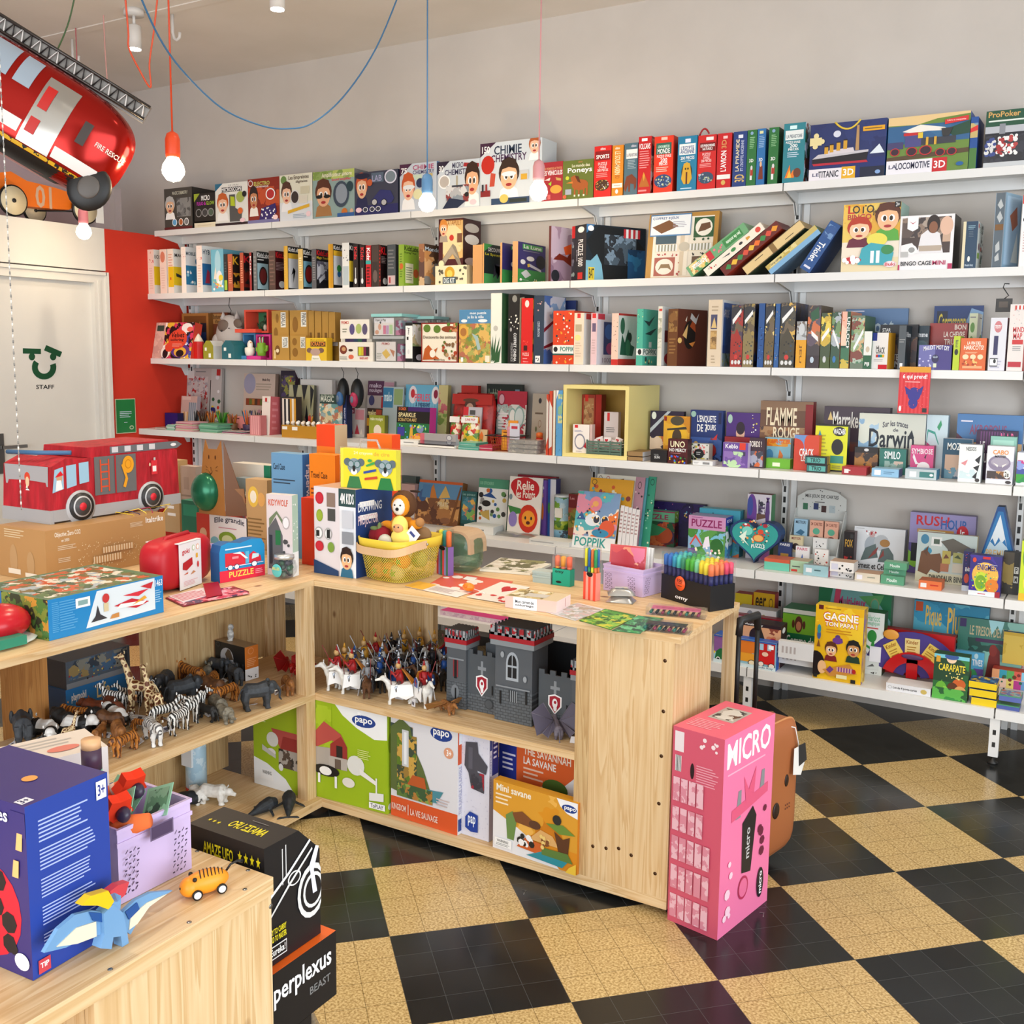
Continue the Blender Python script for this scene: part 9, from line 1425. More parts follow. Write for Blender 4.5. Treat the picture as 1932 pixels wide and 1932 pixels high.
pens('pen_tower',1100,1130,1123,1135,1030,.024,('e85a4a,e88a7a','y 0 0 100 100 e8503c,f0a090 5;c 26 84 76 104 111 111'),['e8e030','2a6ab0','e07030','2f9a5a','f4f4f4'],'tall red striped box of felt pens beside the lilac crate',4,.52)
pens('pen_tower',824,1082,845,1088,995,.024,('d84a4a,7a5a9a','y 0 0 100 100 d84a4a,8a8ac8,3a7a5a 6;c 20 86 76 100 111 111'),['e8e030','2a9a9a','e07030'],'tall striped box of felt pens right of the yellow basket',3,.62)
def crate(name,A,B,H,d,m,label,hole=True):
 u=B-A;w=u.length;r=empty(name,A+Vector((0,0,.001)),label,'crate','lilac plastic crates',math.atan2(u.y,u.x));b=MB();t_=.003
 b.box(0,w,0,t_,0,H,m).box(0,w,d-t_,d,0,H,m).box(0,t_,t_,d-t_,0,H,m).box(w-t_,w,t_,d-t_,0,H,m).box(t_,w-t_,t_,d-t_,0,t_,m)
 for q in(H*.82,H):b.box(-.002,w+.002,-.002,.0005,q-.006,q,m).box(w-.0005,w+.002,0,d,q-.006,q,m)
 dec=''.join('p 3a2a4a %g,%g %g,%g %g,%g %g,%g;'%(x+k*5,y,x+k*5+3,y+(4 if(k+j)%2 else 0),x+k*5+3,y+2+(4 if(k+j)%2 else 0),x+k*5,y+2)for x in(6,68)for j,y in enumerate(range(10,72,8))for k in range(4))
 for fr in(((0,0,0),(w,0,0),(0,0,H),(0,-1,0)),((w,0,0),(0,d,0),(0,0,H),(1,0,0))):b.decals(fr,dec+('r 34 72 66 92 6a5a78;r 36 74 64 90 4a3a58' if hole else ''))
 b.build('crate_body',r);return r,w,H
LC=M('cdb8e0',.4)
A,B=AZ(1138,1113,T),AZ(1212,1128,T);crate('plastic_crate',A,B,.088,.13,LC,'lilac plastic crate holding art sketch pads on the right counter',False)
for i in range(3):BX('book/book',['pink and red watercolour pad leaning in the lilac crate','white sketch pad behind the watercolour pad','rear white sketch pad in the lilac crate'][i],'pads in the lilac crate',A+Vector((.006+.004*i,.02+.018*i,.0045)),A+Vector((.13+.004*i,.032+.018*i,.0045)),.145-.004*i,.012,'c84a4a,f0eeea' if i==0 else 'f0eeea','n 4 4 96 96 c83a3a,e88a6a,d86a8a,e8a080,b82a3a 7;r 8 24 18 50 eee' if i==0 else '',math.radians(8))
A,B=AZ(405,1060,T),AZ(478,1050,T);crate('plastic_crate',Vector((1.6,-2.36,T)),Vector((1.66,-2.24,T)),.07,.12,LC,'open lilac plastic crate behind the blue puzzle case',False)
A,B=AZ(1175,1143,T),AZ(1238,1130,T)
for i in range(2):pouch(AZ(1172,1135,T)+Vector((0,.0,.001+.0225*i)),.085,.055,.019,FO,['lower silver foil packet in front of the lilac crate','upper silver foil packet in front of the lilac crate'][i],.2+.3*i,'silver foil packets on the right counter',dec='n 20 20 80 80 b8b8b6,8aa0a8,c8c0a8 40')
two('bx',(953,1146),(1050,1158),1124,T,.11,'e8c0b4,f0d8d4,d8c4a0','r 16 0 62 100 f0f2f6;t 20 50 56 76 2a2a30 Mon carnet de;t 20 20 56 44 2a2a30 coloriage#r 60 20 64 90 d8a0a0#n 4 6 70 94 d8c890,c8b070,e8e0c8,8a7a4a 40;r 30 20 72 60 c8c4bc','pale pink colouring notebook box with a white label',gt)
for i,(pts,m,dec,lb)in enumerate((([(800,1108),(935,1130),(968,1098),(848,1080)],'d8604c','x 4 10 96 90 f0e8e0 11 16;r 30 70 46 90 eee','large coral poster of white hearts lying on the right counter'),([(762,1107),(862,1128),(890,1118),(790,1098)],'ece4e0','r 0 0 36 100 e8b040;l 40 20 90 80 b8a8a8 5','white and yellow leaflet in front of the coral poster'),([(880,1128),(952,1140),(968,1130),(905,1118)],'e4dcd4','x 4 10 96 90 c83030 9 22','white card with red hearts in front of the coral poster'),([(903,1118),(962,1130),(1000,1110),(945,1100)],'ece4dc','h 34 24 76 86 c01c28','cream greeting card with one big red heart'),([(1028,1155),(1085,1172),(1140,1150),(1090,1138)],'d8d4d4','n 3 4 97 96 d8d4d8,b0b8b8,c8b0b0,a8a090 60','silvery white sticker sheet beside the pink notebook'),([(1092,1172),(1152,1190),(1200,1162),(1142,1150)],'3a7a30','n 2 2 98 98 4a9a3a,2a6a28,8ac04a,c8c83a 60','green and yellow leaf sticker sheet at the counter edge'),([(1154,1192),(1208,1198),(1235,1168),(1204,1163)],'2a7a4a','n 2 2 98 98 3a9a5a,2a6a48,6ac08a,1a4a38 60','dark green leaf sticker sheet next to the clear pencil cases'),([(845,1075),(900,1056),(868,1050),(838,1058)],'e4e4dc','x 6 10 94 90 6a8a3a,888 20 8','white and green bordered calendar at the rear of the counter'),([(905,1078),(1000,1086),(1040,1068),(945,1056)],'e0dccc','n 3 4 97 96 e4e0d4,8a8a5a,d8d0c0,6a6a48 26','leaf patterned card set lying at the rear of the counter'))):
 sheet(pts,T+.0008+.0009*(i%4),.0008 if i!=8 else .008,m,dec,lb)
for i in range(4):P_=AZ(1005,1098,T);BX('nb','thin grey green notebook in the pile left of the crayon box','grey green notebooks on the right counter',P_+Vector((0,-.004*(i%2),.0072*i+.012)),P_+Vector((.07,-.002,.0072*i+.012)),.0068,.05,'a8b8b4,98a8a4,b8c4c0','')if i else BX('nb','thick grey green notebook at the bottom of the pile by the crayon box','grey green notebooks on the right counter',P_+Vector((0,0,0)),P_+Vector((.07,-.002,0)),.0185,.05,'a8b8b4,98a8a4,b8c4c0','')
q=AZ(884,1118,T);tag(MB().ell((0,0,.014),(.022,.014,.014),M('ee7f1a',.3)).ell((-.004,-.012,.018),(.008,.004,.006),'d86a10').tube([(.02,0,.01),(.035,.01,.004),(.05,.004,.003),(.065,-.004,.002)],.001,'eee',5).build('toy_mouse',loc=q+Vector((0,0,.0045))),'small orange toy bird with a white string on the coral poster','toy')
for i,(p,lb)in enumerate((((1208,1190,1300,1200,1176),'front clear pencil case with dark pencils at the counter corner'),((1218,1160,1330,1170,1142),'rear clear pencil case with a pink card before the black pen box'))):
 A,B=AZ(p[0],p[1],T),AZ(p[2],p[3],T);A.z+=.001;u=B-A;w=u.length;r=empty('pencil_case',A,lb,'pencil case','clear pencil cases on the counter',math.atan2(u.y,u.x));MB().box(0,w,0,.055,0,.024,M('d0dce8',.05,0,.92,.35)).build('case_shell',r);b=MB();b.box(w*.08,w*.9,.015,.052,.017,.0185,['3a3236','d86a90'][i])
 for k in range(9):b.tube([(w*(.08+.1*k),.006,.008),(w*(.08+.1*k),.045,.008)],.0045,['1f6a5a','222','8a2a4a'][k%3],7)
 b.build('case_contents',r)
r=empty('toy_shoe',AZ(1385,1132,T)+Vector((-.03,0,.001)),'little black and blue doll shoe at the right end of the counter','toy shoe');MB().ell((0,0,.008),(.03,.02,.008),'181818').ell((-.025,.01,.008),(.02,.015,.008),'4a9ad0').box(-.004,.012,-.008,.006,.0155,.017,'eee').build('shoe_body',r)
# ================= foreground counter =================
gf='things on the front counter'
A,B=AZ(62.6,1851.6,T),AZ(214,1761,T);H=hgt(A,1524);u=B-A;
PBX=BX('bx','large blue and violet toy box with a red ladybird and age badges',gf,A+Vector((0,0,.0006)),B+Vector((0,0,.0006)),H,.19,'24409a,24409a,3a2f72,33296a','l 14 76 82 90 a8b8ec 6;l 14 60 82 73 a8b8ec 6;l 14 44 82 56 a8b8ec 6;l 14 28 82 40 a8b8ec 6;l 14 13 82 24 a8b8ec 6;r 84 86 97 97 e8e8f0;t 86 88 95 95 2a3a8a 3+;r 6 2 20 10 c8404a;t 8 5 18 8 fff TIP#;#r 2 4 16 12 e8e8f0;t 4 5 14 11 2a2a5a 3+;e 40 30 56 40 e8a050;p e8b070 20,60 22,74 30,74 28,60#e 30 6 92 62 c81830;x 40 14 84 54 16131a 8 13;r 86 82 100 96 33296a;p e8b070 90,74 92,84 97,84 96,74;e 84 4 98 14 eeeef4;t 40 86 84 96 dcdcf0 cymbales;p e8b070 86,58 88,68 93,68 92,58',0)
A2,B2=AZ(226,1709,T),AZ(362,1639,T);RC,wc,hc=crate('plastic_crate',A2,B2,.108,.12,LC,'lilac plastic crate full of orange toys on the front counter')
RZ=RC.rotation_euler.z;RM=Matrix.Translation(RC.location)@Matrix.Rotation(RZ,4,'Z')
def flower(lx,ly,lz,s,label):
 r=empty('star_puppet',RM@Vector((lx,ly,lz)),label,'puppet','orange star toys in the lilac crate');r.rotation_euler=(.5,.3,RZ)
 b=MB();b.prism([(s*(1 if k%2==0 else .68)*math.cos(PI*k/5),-.008,s*(1 if k%2==0 else .68)*math.sin(PI*k/5))for k in range(10)],(0,.016,0),FUR('e0330f'));b.build('star_head',r);MB().ell((.004,-.014,0),(.009,.012,.011),M('3a2f44',.3)).build('nose',r)
 b=MB();b.tube([(0,.01,-.01),(-.02,.02,-.04),(-.03,.03,-.07)],[.009,.008,.01],FUR('e86a3a'),10).tube([(-.006,.012,-.018),(-.010,.014,-.024)],.0096,'f0c8b0',10);b.build('arm',r)
flower(.015,.02,hc+.022,.025,'left orange felt star puppet with a dark round nose');flower(.062,.05,hc+.032,.025,'right orange felt star puppet rising over the crate')
tag(MB().tube([(0,0,.0),(.03,.01,.02),(.062,.03,.03)],[.017,.016,.010],FUR('e87038'),12).build('orange_plush_arm',loc=RM@Vector((.014,.05,hc-.03))),'fat orange plush limb lying inside the lilac crate','soft toy',gf)
for i,(x,y,z,w_,ry)in enumerate(((.03,.045,hc-.005,.05,-.5),(.055,.08,hc+.0,.05,.2),(.08,.03,hc-.01,.05,-.4))):
 b=MB();b.T=Matrix.Rotation(ry,4,'Y')@Matrix.Rotation(-.6,4,'X');b.box(-.02,w_-.01,0,.001,-.012,.035,'8ac0a0');b.decals(((-.02,0,-.012),(w_+.01,0,0),(0,0,.047),(0,-1,0)),'n 10 10 90 90 5a8a6a,8ac0a0,2a4a3a,7aa88a 60');tag(b.build('picture_card',loc=RM@Vector((x,y,z))),['mint green picture card at the front of the crate','mint green picture card behind the star puppets','mint green picture card leaning out at the right of the crate'][i],'card','mint cards in the lilac crate')
P_=AZ(80,1640,T);BX('bx','white and peach box behind the large blue toy box',gf,Vector((3.0,-4.03,T+.0006)),Vector((3.06,-3.84,T+.0006)),.15,.1,'dcd4d0,e0d8d4,dccfc2','#;#l 40 50 90 90 b8b0a8 3;c 10 20 30 60 8a4a2a e8b890;e 60 20 84 44 d87a6a',0)
tag(MB().lathe([(.014,0),(.014,.15)],'e0dcd8',n=18).lathe([(.0142,.15),(.0142,.158)],'7acaa8',n=18).lathe([(.014,.158),(.014,.19)],'4a3348',n=18).lathe([(.0135,.19),(.0135,.203)],'e0b080',n=18).build('wooden_baton',loc=Vector((3.135,-3.925,T+.001))),'violet and mint painted wooden cylinder behind the blue box','toy',gf)
P_=AZ(222,1790,T);r=empty('wooden_pterodactyl',P_+Vector((0,0,.0005)),'painted wooden pterodactyl with spread blue wings and a yellow beak','toy',gf,math.atan2(B.y-A.y,B.x-A.x));DU=(B-A).normalized();DU.z=0
def up(x,y):Q=onray(P_,DU,x);return((Q-P_).dot(DU),0,max(hgt(Q,y),0))
def poly3(pts,th,m,nm,y=0):MB().prism([(lambda q:(q[0],y,q[2]))(up(*p))for p in pts][::-1],(0,th,0),m).build(nm,r)
BL='6f9cc8'
poly3([(196,1722),(180,1720),(150,1728),(118,1755),(90,1800),(130,1790),(170,1770),(196,1765),(205,1742)],.006,BL,'wing',.003);poly3([(238,1722),(262,1700),(290,1686),(330,1682),(300,1700),(270,1730),(250,1765),(236,1755)],.006,BL,'wing',.003)
poly3([(186,1740),(150,1752),(112,1788),(150,1782),(186,1768)],.0015,'ddd8c4','wing_panel',.0014);poly3([(250,1730),(282,1704),(318,1688),(285,1712),(262,1744),(246,1756)],.0015,'ddd8c4','wing_panel',.0014)
poly3([(196,1724),(214,1706),(232,1722),(238,1760),(240,1789),(228,1788),(226,1766),(212,1768),(208,1790),(188,1789),(196,1762)],.016,BL,'body',-.003);poly3([(206,1690),(218,1684),(230,1690),(228,1716),(206,1716)],.012,BL,'neck',-.002)
poly3([(210,1682),(226,1670),(246,1664),(238,1688),(222,1702),(214,1700)],.012,'c8404a','crest',-.002);poly3([(156,1708),(174,1690),(206,1680),(216,1700),(206,1716),(186,1708)],.012,'ecc018','beak',-.003)
poly3([(174,1722),(196,1724),(202,1742),(180,1738)],.002,'1f4f94','wing_patch',.0005);poly3([(240,1722),(262,1704),(266,1716),(246,1736)],.002,'1f4f94','wing_patch',.0005)
P_=(AZ(340,1702,T)+AZ(412,1682,T))/2+Vector((0,.012,.0));u=scale_at(P_);r=empty('toy_tiger_car',P_+Vector((0,0,.001)),'orange wooden tiger on wheels with black stripes','toy',gf,math.atan2(*(AZ(412,1682,T)-AZ(340,1702,T)).yx))
stripes('tgr','1a1410','ee9420',46,.6,0,.16);L_=44*u
b=MB();b.ell((0,0,L_*.52),(L_,L_*.5,L_*.5),'ee9420',22).ell((-L_*.7,0,L_*.45),(L_*.42,L_*.44,L_*.42),'ee9420',18);b.build('body',r)
b=MB()
for k in range(7):x=-L_*.25+L_*.16*k;b.tube([(x+L_*.06*math.sin(a*2),L_*.505*math.cos(a)*math.sqrt(1-(x/L_)**2),L_*.525+L_*.505*math.sin(a)*math.sqrt(1-(x/L_)**2))for a in(PI*(.25+.5*i/8)for i in range(9))],L_*.025,'1a1410',5)
b.ell((-L_*1.08,-L_*.05,L_*.5),L_*.06,'1a1410',8)
for s in(-1,1):b.ell((-L_*.55,s*L_*.3,L_*.85),L_*.1,'1a1410',8)
b.build('stripes',r)
for s in(-1,1):
 for x in(.55,-.5):b=MB();b.lathe([(L_*.22,s*L_*.42),(L_*.22,s*L_*.5)],'1a1a1a',(x*L_,0,L_*.22),16,1).lathe([(L_*.16,s*L_*.5),(L_*.15,s*L_*.53)],'eee',(x*L_,0,L_*.22),16,1);b.build('wheel',r)
MB().tube([(L_*.9,0,L_*.75),(L_*1.1,0,L_*.98),(L_*1.4,0,L_*1.05),(L_*1.62,0,L_*.98)],[L_*.05,L_*.05,L_*.05,L_*.09],'181818',7).build('tail',r)
X0=3.325;z2=AX(602,1762,X0).z;za=AX(498,1602,X0);zb_=AX(563,1567,X0);zc_=AX(603,1600,X0)
r=empty('black_game_box',(X0,-3.79,z2),'black game box with white line art and yellow stars, stacked behind the front counter','game');f=lambda q:(0,q.y+3.79,q.z-z2)
yl=max(za.y,-3.789)+3.79;prf=[(0,yl,0),(0,zc_.y+3.79,0),f(zc_),f(zb_),(0,yl,za.z-z2)]
b=MB();b.prism(prf[::-1],(-.16,0,0),'16161a');W2=zc_.y+3.79-yl;H2=za.z-z2
b.decals(((0,yl,0),(0,W2,0),(0,0,H2),(1,0,0)),'c 40 56 64 68 eee 16161a;r 30 62 31.5 92 ddd;r 36 66 37.5 94 ddd;p eee 0,56 40,70 80,88 82,86 42,68 0,53;p ddd 4,40 40,60 84,80 85,78 42,58 6,39;c 56 20 110 66 ddd 16161a;c 66 28 104 58 ddd 16161a;p eef 78,66 90,80 96,78 86,60 92,40 84,40;t 2 26 34 31 e8d820 EASY TO CARRY;t 2 20 34 25 e8d820 HARD TO MASTER;r 2 6 34 17 ddd;r 3 7 33 16 16161a;t 5 9 31 15 eee Eureka!')
b.decals(((0,yl,H2),(-.16,0,0),(0,W2*.6,(zb_.z-za.z)),(0,-.1,1)),'t 20 36 66 66 e8d820 AMAZE UFO;s 74 30 78 44 e8d820;s 80 30 84 44 e8d820;s 86 30 90 44 e8d820;l 30 80 60 84 888 1')
b.decals(((-.16,yl,0),(.16,0,0),(0,0,H2),(0,-1,0)),'t 20 80 60 90 e8d820 AMAZE UFO;s 66 82 72 92 e8d820;s 74 82 80 92 e8d820;s 82 82 88 92 e8d820;s 90 82 96 92 e8d820');b.build('box_body',r)
q0,q1=AX(634,1776,X0+.015),AX(632,1838,X0+.015);r=empty('maze_game_box',(X0+.015,-3.795+.006,.3),'black and orange puzzle ball box under the black game box','game');zt_=z2-.3-.001;d2=q0.y+3.789
b=MB();b.box(-.2,0,0,d2,zt_-.11,zt_-.0,['141418','141418','e8641c','141418','141418','141418']).box(-.2,-.0,0,d2*.6,0,zt_-.1105,'141418').box(-.2,-.12,d2*.6,d2,0,zt_-.1105,'2a6aa0')
b.decals(((0,0,zt_-.11),(0,d2,0),(0,0,.11),(1,0,0)),'t 6 46 92 84 f0f0f4 perplexus;t 58 30 90 42 777 BEAST');b.decals(((0,0,0),(0,d2*.6,0),(0,0,zt_-.11),(1,0,0)),'e 20 70 70 92 a8b0b4;r 30 10 90 56 3a8ac0;r 36 16 84 50 1a2a3a');b.build('box_body',r)
MB().ell((-.06,d2*.78,(zt_-.11)*.5),(.055,d2*.26,(zt_-.12)*.49),M('8a9aa0',.05,0,.8,.5),18).tube([(-.06,d2*.62,.02),(-.0,d2*.8,.1),(-.05,d2*.9,.15)],.006,'e0c020',8).build('clear_ball',r)
BX('ct','dark carton at the bottom of the stack behind the front counter',None,(X0-.19,-3.789,0),(X0+.01,-3.789,0),.2985,d2*.96,'2a2a2c,222224','r 6 10 94 90 333')
# ================= pink box and suitcase on the floor =================
A,B=AZ(1259,1735,0),AZ(1353,1775,0);C_=AZ(1419,1690,0);A.z=B.z=.0006;H=hgt(B,1396)
PX=BX('scooter_carton/carton','tall pink scooter carton standing beside the right counter',None,A,B,H,(C_-B).length,'d0586f,f07ba8,e8687e','r 4 88 22 98 e8dce0;y 6 78 18 86 e8e8e8,333 9;e 36 76 44 84 2a1a20;l 48 74 92 84 e8a0b0 8;x 46 92 88 97 f0dce0 8 7;'+''.join('n %d %d %d %d e8b8c4,d88a9c 60;'%(4+16*i,3+15*j,17+16*i,15+15*j)for i in range(5)for j in range(5)if i+j*.5<5.4)+'#v 6 82 94 98 fff M;'.replace('v 6 82 94 98 fff M;','')+'t 6 84 92 97 fff MICRO;l 8 80 90 82 f8b0cc 1;p 8a8a90 26,56 30,70 36,70 36,56;p 8a8a90 72,62 76,74 82,74 82,62;p e05a80 18,62 90,66 90,61 18,56;p e05a80 40,76 50,68 64,78 60,60 46,60;p 1c1c20 42,26 40,52 60,58 68,52 60,24;v 48 32 56 48 ccc micro;c 36 12 56 24 b83058 e8709a;x 76 30 86 60 6a1c3a 6 9;x 10 4 22 36 f8d0e0 6 9;e 74 6 88 22 1c1420;v 78 8 84 20 fff micro#r 20 44 70 84 b8b0a8;n 24 48 66 80 4a4440,b8b0a8,6a4a3a,d8d4cc 30;l 10 12 70 36 f4a8b4 6')
r=empty('child_suitcase',(3.46,-1.80,0),'brown child trolley suitcase with a bear face behind the pink carton','suitcase',None,1.35);SC=M('a8643a',.45)
rbox(.3,.14,.43,SC,.3).build('suitcase_shell',r).location=(0,0,.04)
b=MB();b.tube([(.15*math.copysign(abs(math.cos(a))**.3,math.cos(a)),-.045,.255+.213*math.copysign(abs(math.sin(a))**.3,math.sin(a)))for a in(2*PI*i/40 for i in range(41))],.004,'c88a58',6).tube([(.151*math.copysign(abs(math.cos(a))**.3,math.cos(a)),.02,.255+.215*math.copysign(abs(math.sin(a))**.3,math.sin(a)))for a in(2*PI*i/40 for i in range(41))],.003,'6a3a20',6);b.build('piping',r)
b=MB();b.ell((-.05,-.07,.28),(.014,.004,.026),'2a1a14').ell((.06,-.07,.28),(.012,.004,.02),'2a1a14').ell((0,-.071,.2),(.02,.005,.026),'2a1a14')
for k in range(6):b.ell((-.07+.012*(k%3),-.07,.2-.012*(k//3)),.003,'6a3a24',6).ell((.06+.012*(k%3),-.07,.2-.012*(k//3)),.003,'6a3a24',6)
b.build('bear_face',r)
b=MB()
for x in(-.055,.055):b.tube([(x,.05,.46),(x,.05,.75)],.0075,'18181a',8)
b.build('pull_rods',r);MB().tube([(-.055,.05,.74),(-.05,.05,.785),(.05,.05,.785),(.055,.05,.74)],[.011,.013,.013,.011],'1c1c1e',10).build('pull_handle',r)
for x in(-.1,.1):MB().lathe([(.025,-.012),(.025,.012)],'151515',(x,.03,.0255),14,0).build('wheel',r)
b=MB();b.tube([(.04,-.03,.46),(.1,-.07,.44),(.11,-.08,.38)],.002,'eee',5).prism([(.07,-.085,.3),(.11,-.09,.29),(.14,-.085,.32),(.13,-.08,.38),(.08,-.08,.38)],(0,-.001,0),'e8e6e2').prism([(.1,-.088,.32),(.145,-.09,.33),(.14,-.085,.385),(.105,-.083,.385)],(0,-.001,0),'2a2a2c');b.build('luggage_tag',r)
for i,(x,y,l)in enumerate(((1433,1722,'bent silver staple on the dark tile right of the pink carton'),(985,1680,'tiny silver staple on the dark tile below the pine counter'))):
 P_=AZ(x,y,0);tag(MB().tube([(0,0,.001),(.012,.004,.001),(.012,-.004,.001),(.012,.0,.001),(.016,-.018,.001)],.0008,M('c8c8c8',.3,.8),5).build('staple',loc=P_),l,'staple')
# ================= on the partition: pedal car and box =================
zp=2.3105;r=empty('pedal_car',(-1.045,-.98,zp),'orange toy pedal car with cream wheels on top of the partition','toy car')
def px_(x,y):q=AX(x,y,-1.0);return(0,q.y+.98,q.z-zp)
b=MB();b.prism([px_(*p)for p in((5,388),(0,325),(30,322),(60,340),(110,352),(140,362),(165,378),(140,395),(100,392),(60,388))],(-.09,0,0),'e8731a');vs,fs=txt('01');q0,q1=px_(77,390),px_(106,352);b.add([(.0015,q0[1]+(q1[1]-q0[1])*x,q0[2]+(q1[2]-q0[2])*y)for x,y in vs],fs,'c8a890');b.build('car_body',r)
rw=abs(px_(163,367)[2]-px_(163,423)[2])/2
for x,y,dx in((28,378,.02),(164,395,.02),(100,398,-.13),(0,370,-.13)):
 q=px_(x,y);b=MB();R_=rw if dx>0 else rw*.85;zc=max(q[2],R_)if dx>0 else R_
 b.lathe([(R_,dx),(R_,dx+.014)],'1a1a1a',(0,q[1],zc),26,0).lathe([(R_*.9,dx+.0145),(R_*.9,dx+.017)],'dccfae',(0,q[1],zc),26,0).lathe([(R_*.14,dx+.0175),(R_*.14,dx+.022)],'222',(0,q[1],zc),12,0);b.build('wheel',r)
MB().tube([(-.12,px_(100,398)[1],rw*.85),(.03,px_(164,395)[1],rw)],.005,'222',6).build('axle',r)
q0,q1=AX(172,432,-1.05),AX(207,356,-1.05);b=MB();b.box(-1.075,-1.01,q0.y,-.5,2.3105,q1.z,M('c8c0c4',.1,0,.5,.5)).box(-1.0098,-1.009,q0.y+.005,q0.y+.06,2.34,q1.z-.05,'e4e4e4');tag(b.build('clear_storage_box'),'clear plastic box with a white label behind the pedal car','box')
BO=AD(52,208,4.2);ex=(RT*math.cos(math.radians(30))-UP*math.sin(math.radians(30)));ez=(RT*math.sin(math.radians(30))+UP*math.cos(math.radians(30)));ey=-(ez.cross(ex));ey=ez.cross(ex)
r=empty('foil_balloon',BO,'shiny red fire truck foil balloon hanging at the upper left','balloon');r.matrix_world=Matrix.Translation(BO)@Matrix((ex,ey,ez)).transposed().to_4x4()@Matrix.Rotation(.25,4,'Z')
s_=4.2/CAMF;a_,c_,d_=172*s_,84*s_,60*s_;FR=M('9c160e',.16,.6)
def depth(x,z):return d_*max(0,1-abs(x/a_)**3.2-abs(z/c_)**3.2)**.42
def bal(m,region,off=.0,n=14,back=False):
 x0,z0,x1,z1=region;b=MB();vs=[];fs=[]
 for i in range(n+1):
  for j in range(n+1):
   x=(x0+(x1-x0)*i/n);z=(z0+(z1-z0)*j/n);q=(abs(x/a_)**3.2+abs(z/c_)**3.2)**(1/3.2)or 1;k=max(abs(x/a_),abs(z/c_))/q if n>40 else min(1,1/q);x*=k;z*=k;vs.append((x,(1 if back else-1)*(depth(x,z)+off),z))
 for i in range(n):
  for j in range(n):q=i*(n+1)+j;fs.append((q,q+1,q+n+2,q+n+1)if back else(q,q+n+1,q+n+2,q+1))
 return b.add(vs,fs,m,True)
bb=bal(FR,(-a_,-c_,a_,c_),0,46);b2=bal(FR,(-a_,-c_,a_,c_),0,46,True);bb.add(b2.v,b2.f,FR,True);bb.build('balloon_body',r)
def reg(nm,m,x0,z0,x1,z1,off=.002):bal(m,(x0*a_,z0*c_,x1*a_,z1*c_),off,8).build(nm,r)
SV=M('a8a49e',.2,.7);reg('side_panel',SV,.12,-.62,.42,.72);reg('stripe','e8e4e0',.44,-.58,.84,-.36);reg('stripe','e8e4e0',-.12,-.5,.1,-.26);reg('stripe','e8e4e0',-.7,-.34,-.4,-.1);reg('underside','1c1716',-.8,-.97,.9,-.72);reg('hazard_stripe',NA('d8a820,1c1716',60),-.1,-.71,.75,-.64);reg('window',M('a8b8c8',.1,.3),-.5,.3,-.2,.88);reg('window',M('a8b8c8',.1,.3),-.14,.3,.02,.86);reg('red_panel','c01c14',.15,.1,.24,.55,.004);reg('red_panel','c01c14',.15,-.4,.24,-.1,.004);reg('grey_slot','3a2f2a',.56,-.1,.64,.35,.004)
for x in(-.14,.84):
 z=-.7;yy=-depth(x*a_*.9,-.6*c_)-.004;b=MB();b.ell((x*a_,yy*.8,z*c_),(34*s_,.02,38*s_),'1c1a1a',22).ell((x*a_,yy*.8-.018,z*c_),(17*s_,.006,19*s_),'5a5450',18);b.build('wheel',r)
b=MB();LD=M('4a4644',.25,.7)
for z in(1.02,1.28):b.tube([(-a_,-.02,c_*z),(a_*.92,-.02,c_*z)],.006,LD,8)
for i in range(22):x=-a_+a_*1.9*i/22;b.tube([(x,-.02,c_*1.02),(x+a_*.043,-.02,c_*1.28),(x+a_*.086,-.02,c_*1.02)],.0035,'e4e0dc' if i%2 else '2a2626',6)
b.prism([(-a_,-.012,c_*.95),(a_*.92,-.012,c_*.95),(a_*.92,-.012,c_*1.3),(-a_,-.012,c_*1.3)],(0,.02,0),'8a8682');b.build('ladder',r)
b=MB();vs,fs=txt('FIRE RESCUE');b.add([(a_*(.72+.26*x),-depth(a_*(.72+.26*x),c_*(.1+.1*y))-.004,c_*(.02+.1*y))for x,y in vs],fs,'f0d8d0');b.build('lettering',r)
# ================= pendant bulbs, cords, spots, hooks =================
def bulb(px,py,dist,col,glow,label,e,cordpts=None,rb=.04):
 P=AD(px,py,dist);r=empty('pendant_lamp',P,label,'pendant lamp','bare bulb pendant lamps');GL=M('fff2d8' if e else 'fff',.3,e=glow);MC['glow%s'%px]=GL
 MB().lathe([(.001,-rb),(rb*.6,-rb*.82),(rb*.96,-rb*.3),(rb,.0),(rb*.9,rb*.5),(rb*.6,rb*.95),(rb*.42,rb*1.3)],GL,n=22).build('bulb',r)
 MB().lathe([(rb*.62,rb*1.15),(rb*.66,rb*1.5),(rb*.66,rb*2.7),(rb*.5,rb*3.2),(rb*.1,rb*3.45)],col,n=18).build('lamp_holder',r)
 pts=cordpts or[(0,0,rb*3.4),(0,0,CH-P.z-.001)]
 MB().tube(pts,.0032,col,6).build('cord',r)
 l=bpy.data.lights.new('bulb_light','POINT');l.energy=e;l.color=(1,.74,.42);l.shadow_soft_size=rb;lo=bpy.data.objects.new('bulb_light',l);COL.objects.link(lo);lo.location=P+Vector((0,0,-rb*1.5));return P
bulb(327,322,4.1,'d8461c',14,'orange pendant lamp with a lit bulb, left above the top shelf',7)
bulb(806,384,5.05,'5a8ab8',14,'light blue pendant lamp with a lit bulb before the chemistry boxes',4)
bulb(1016,362,4.75,'e0a0a4',14,'pale pink pendant lamp with a lit bulb, right of the blue one',4)
bulb(158,438,6.3,'d07a80',14,'small rose pendant lamp with a lit bulb before the staff door',4)
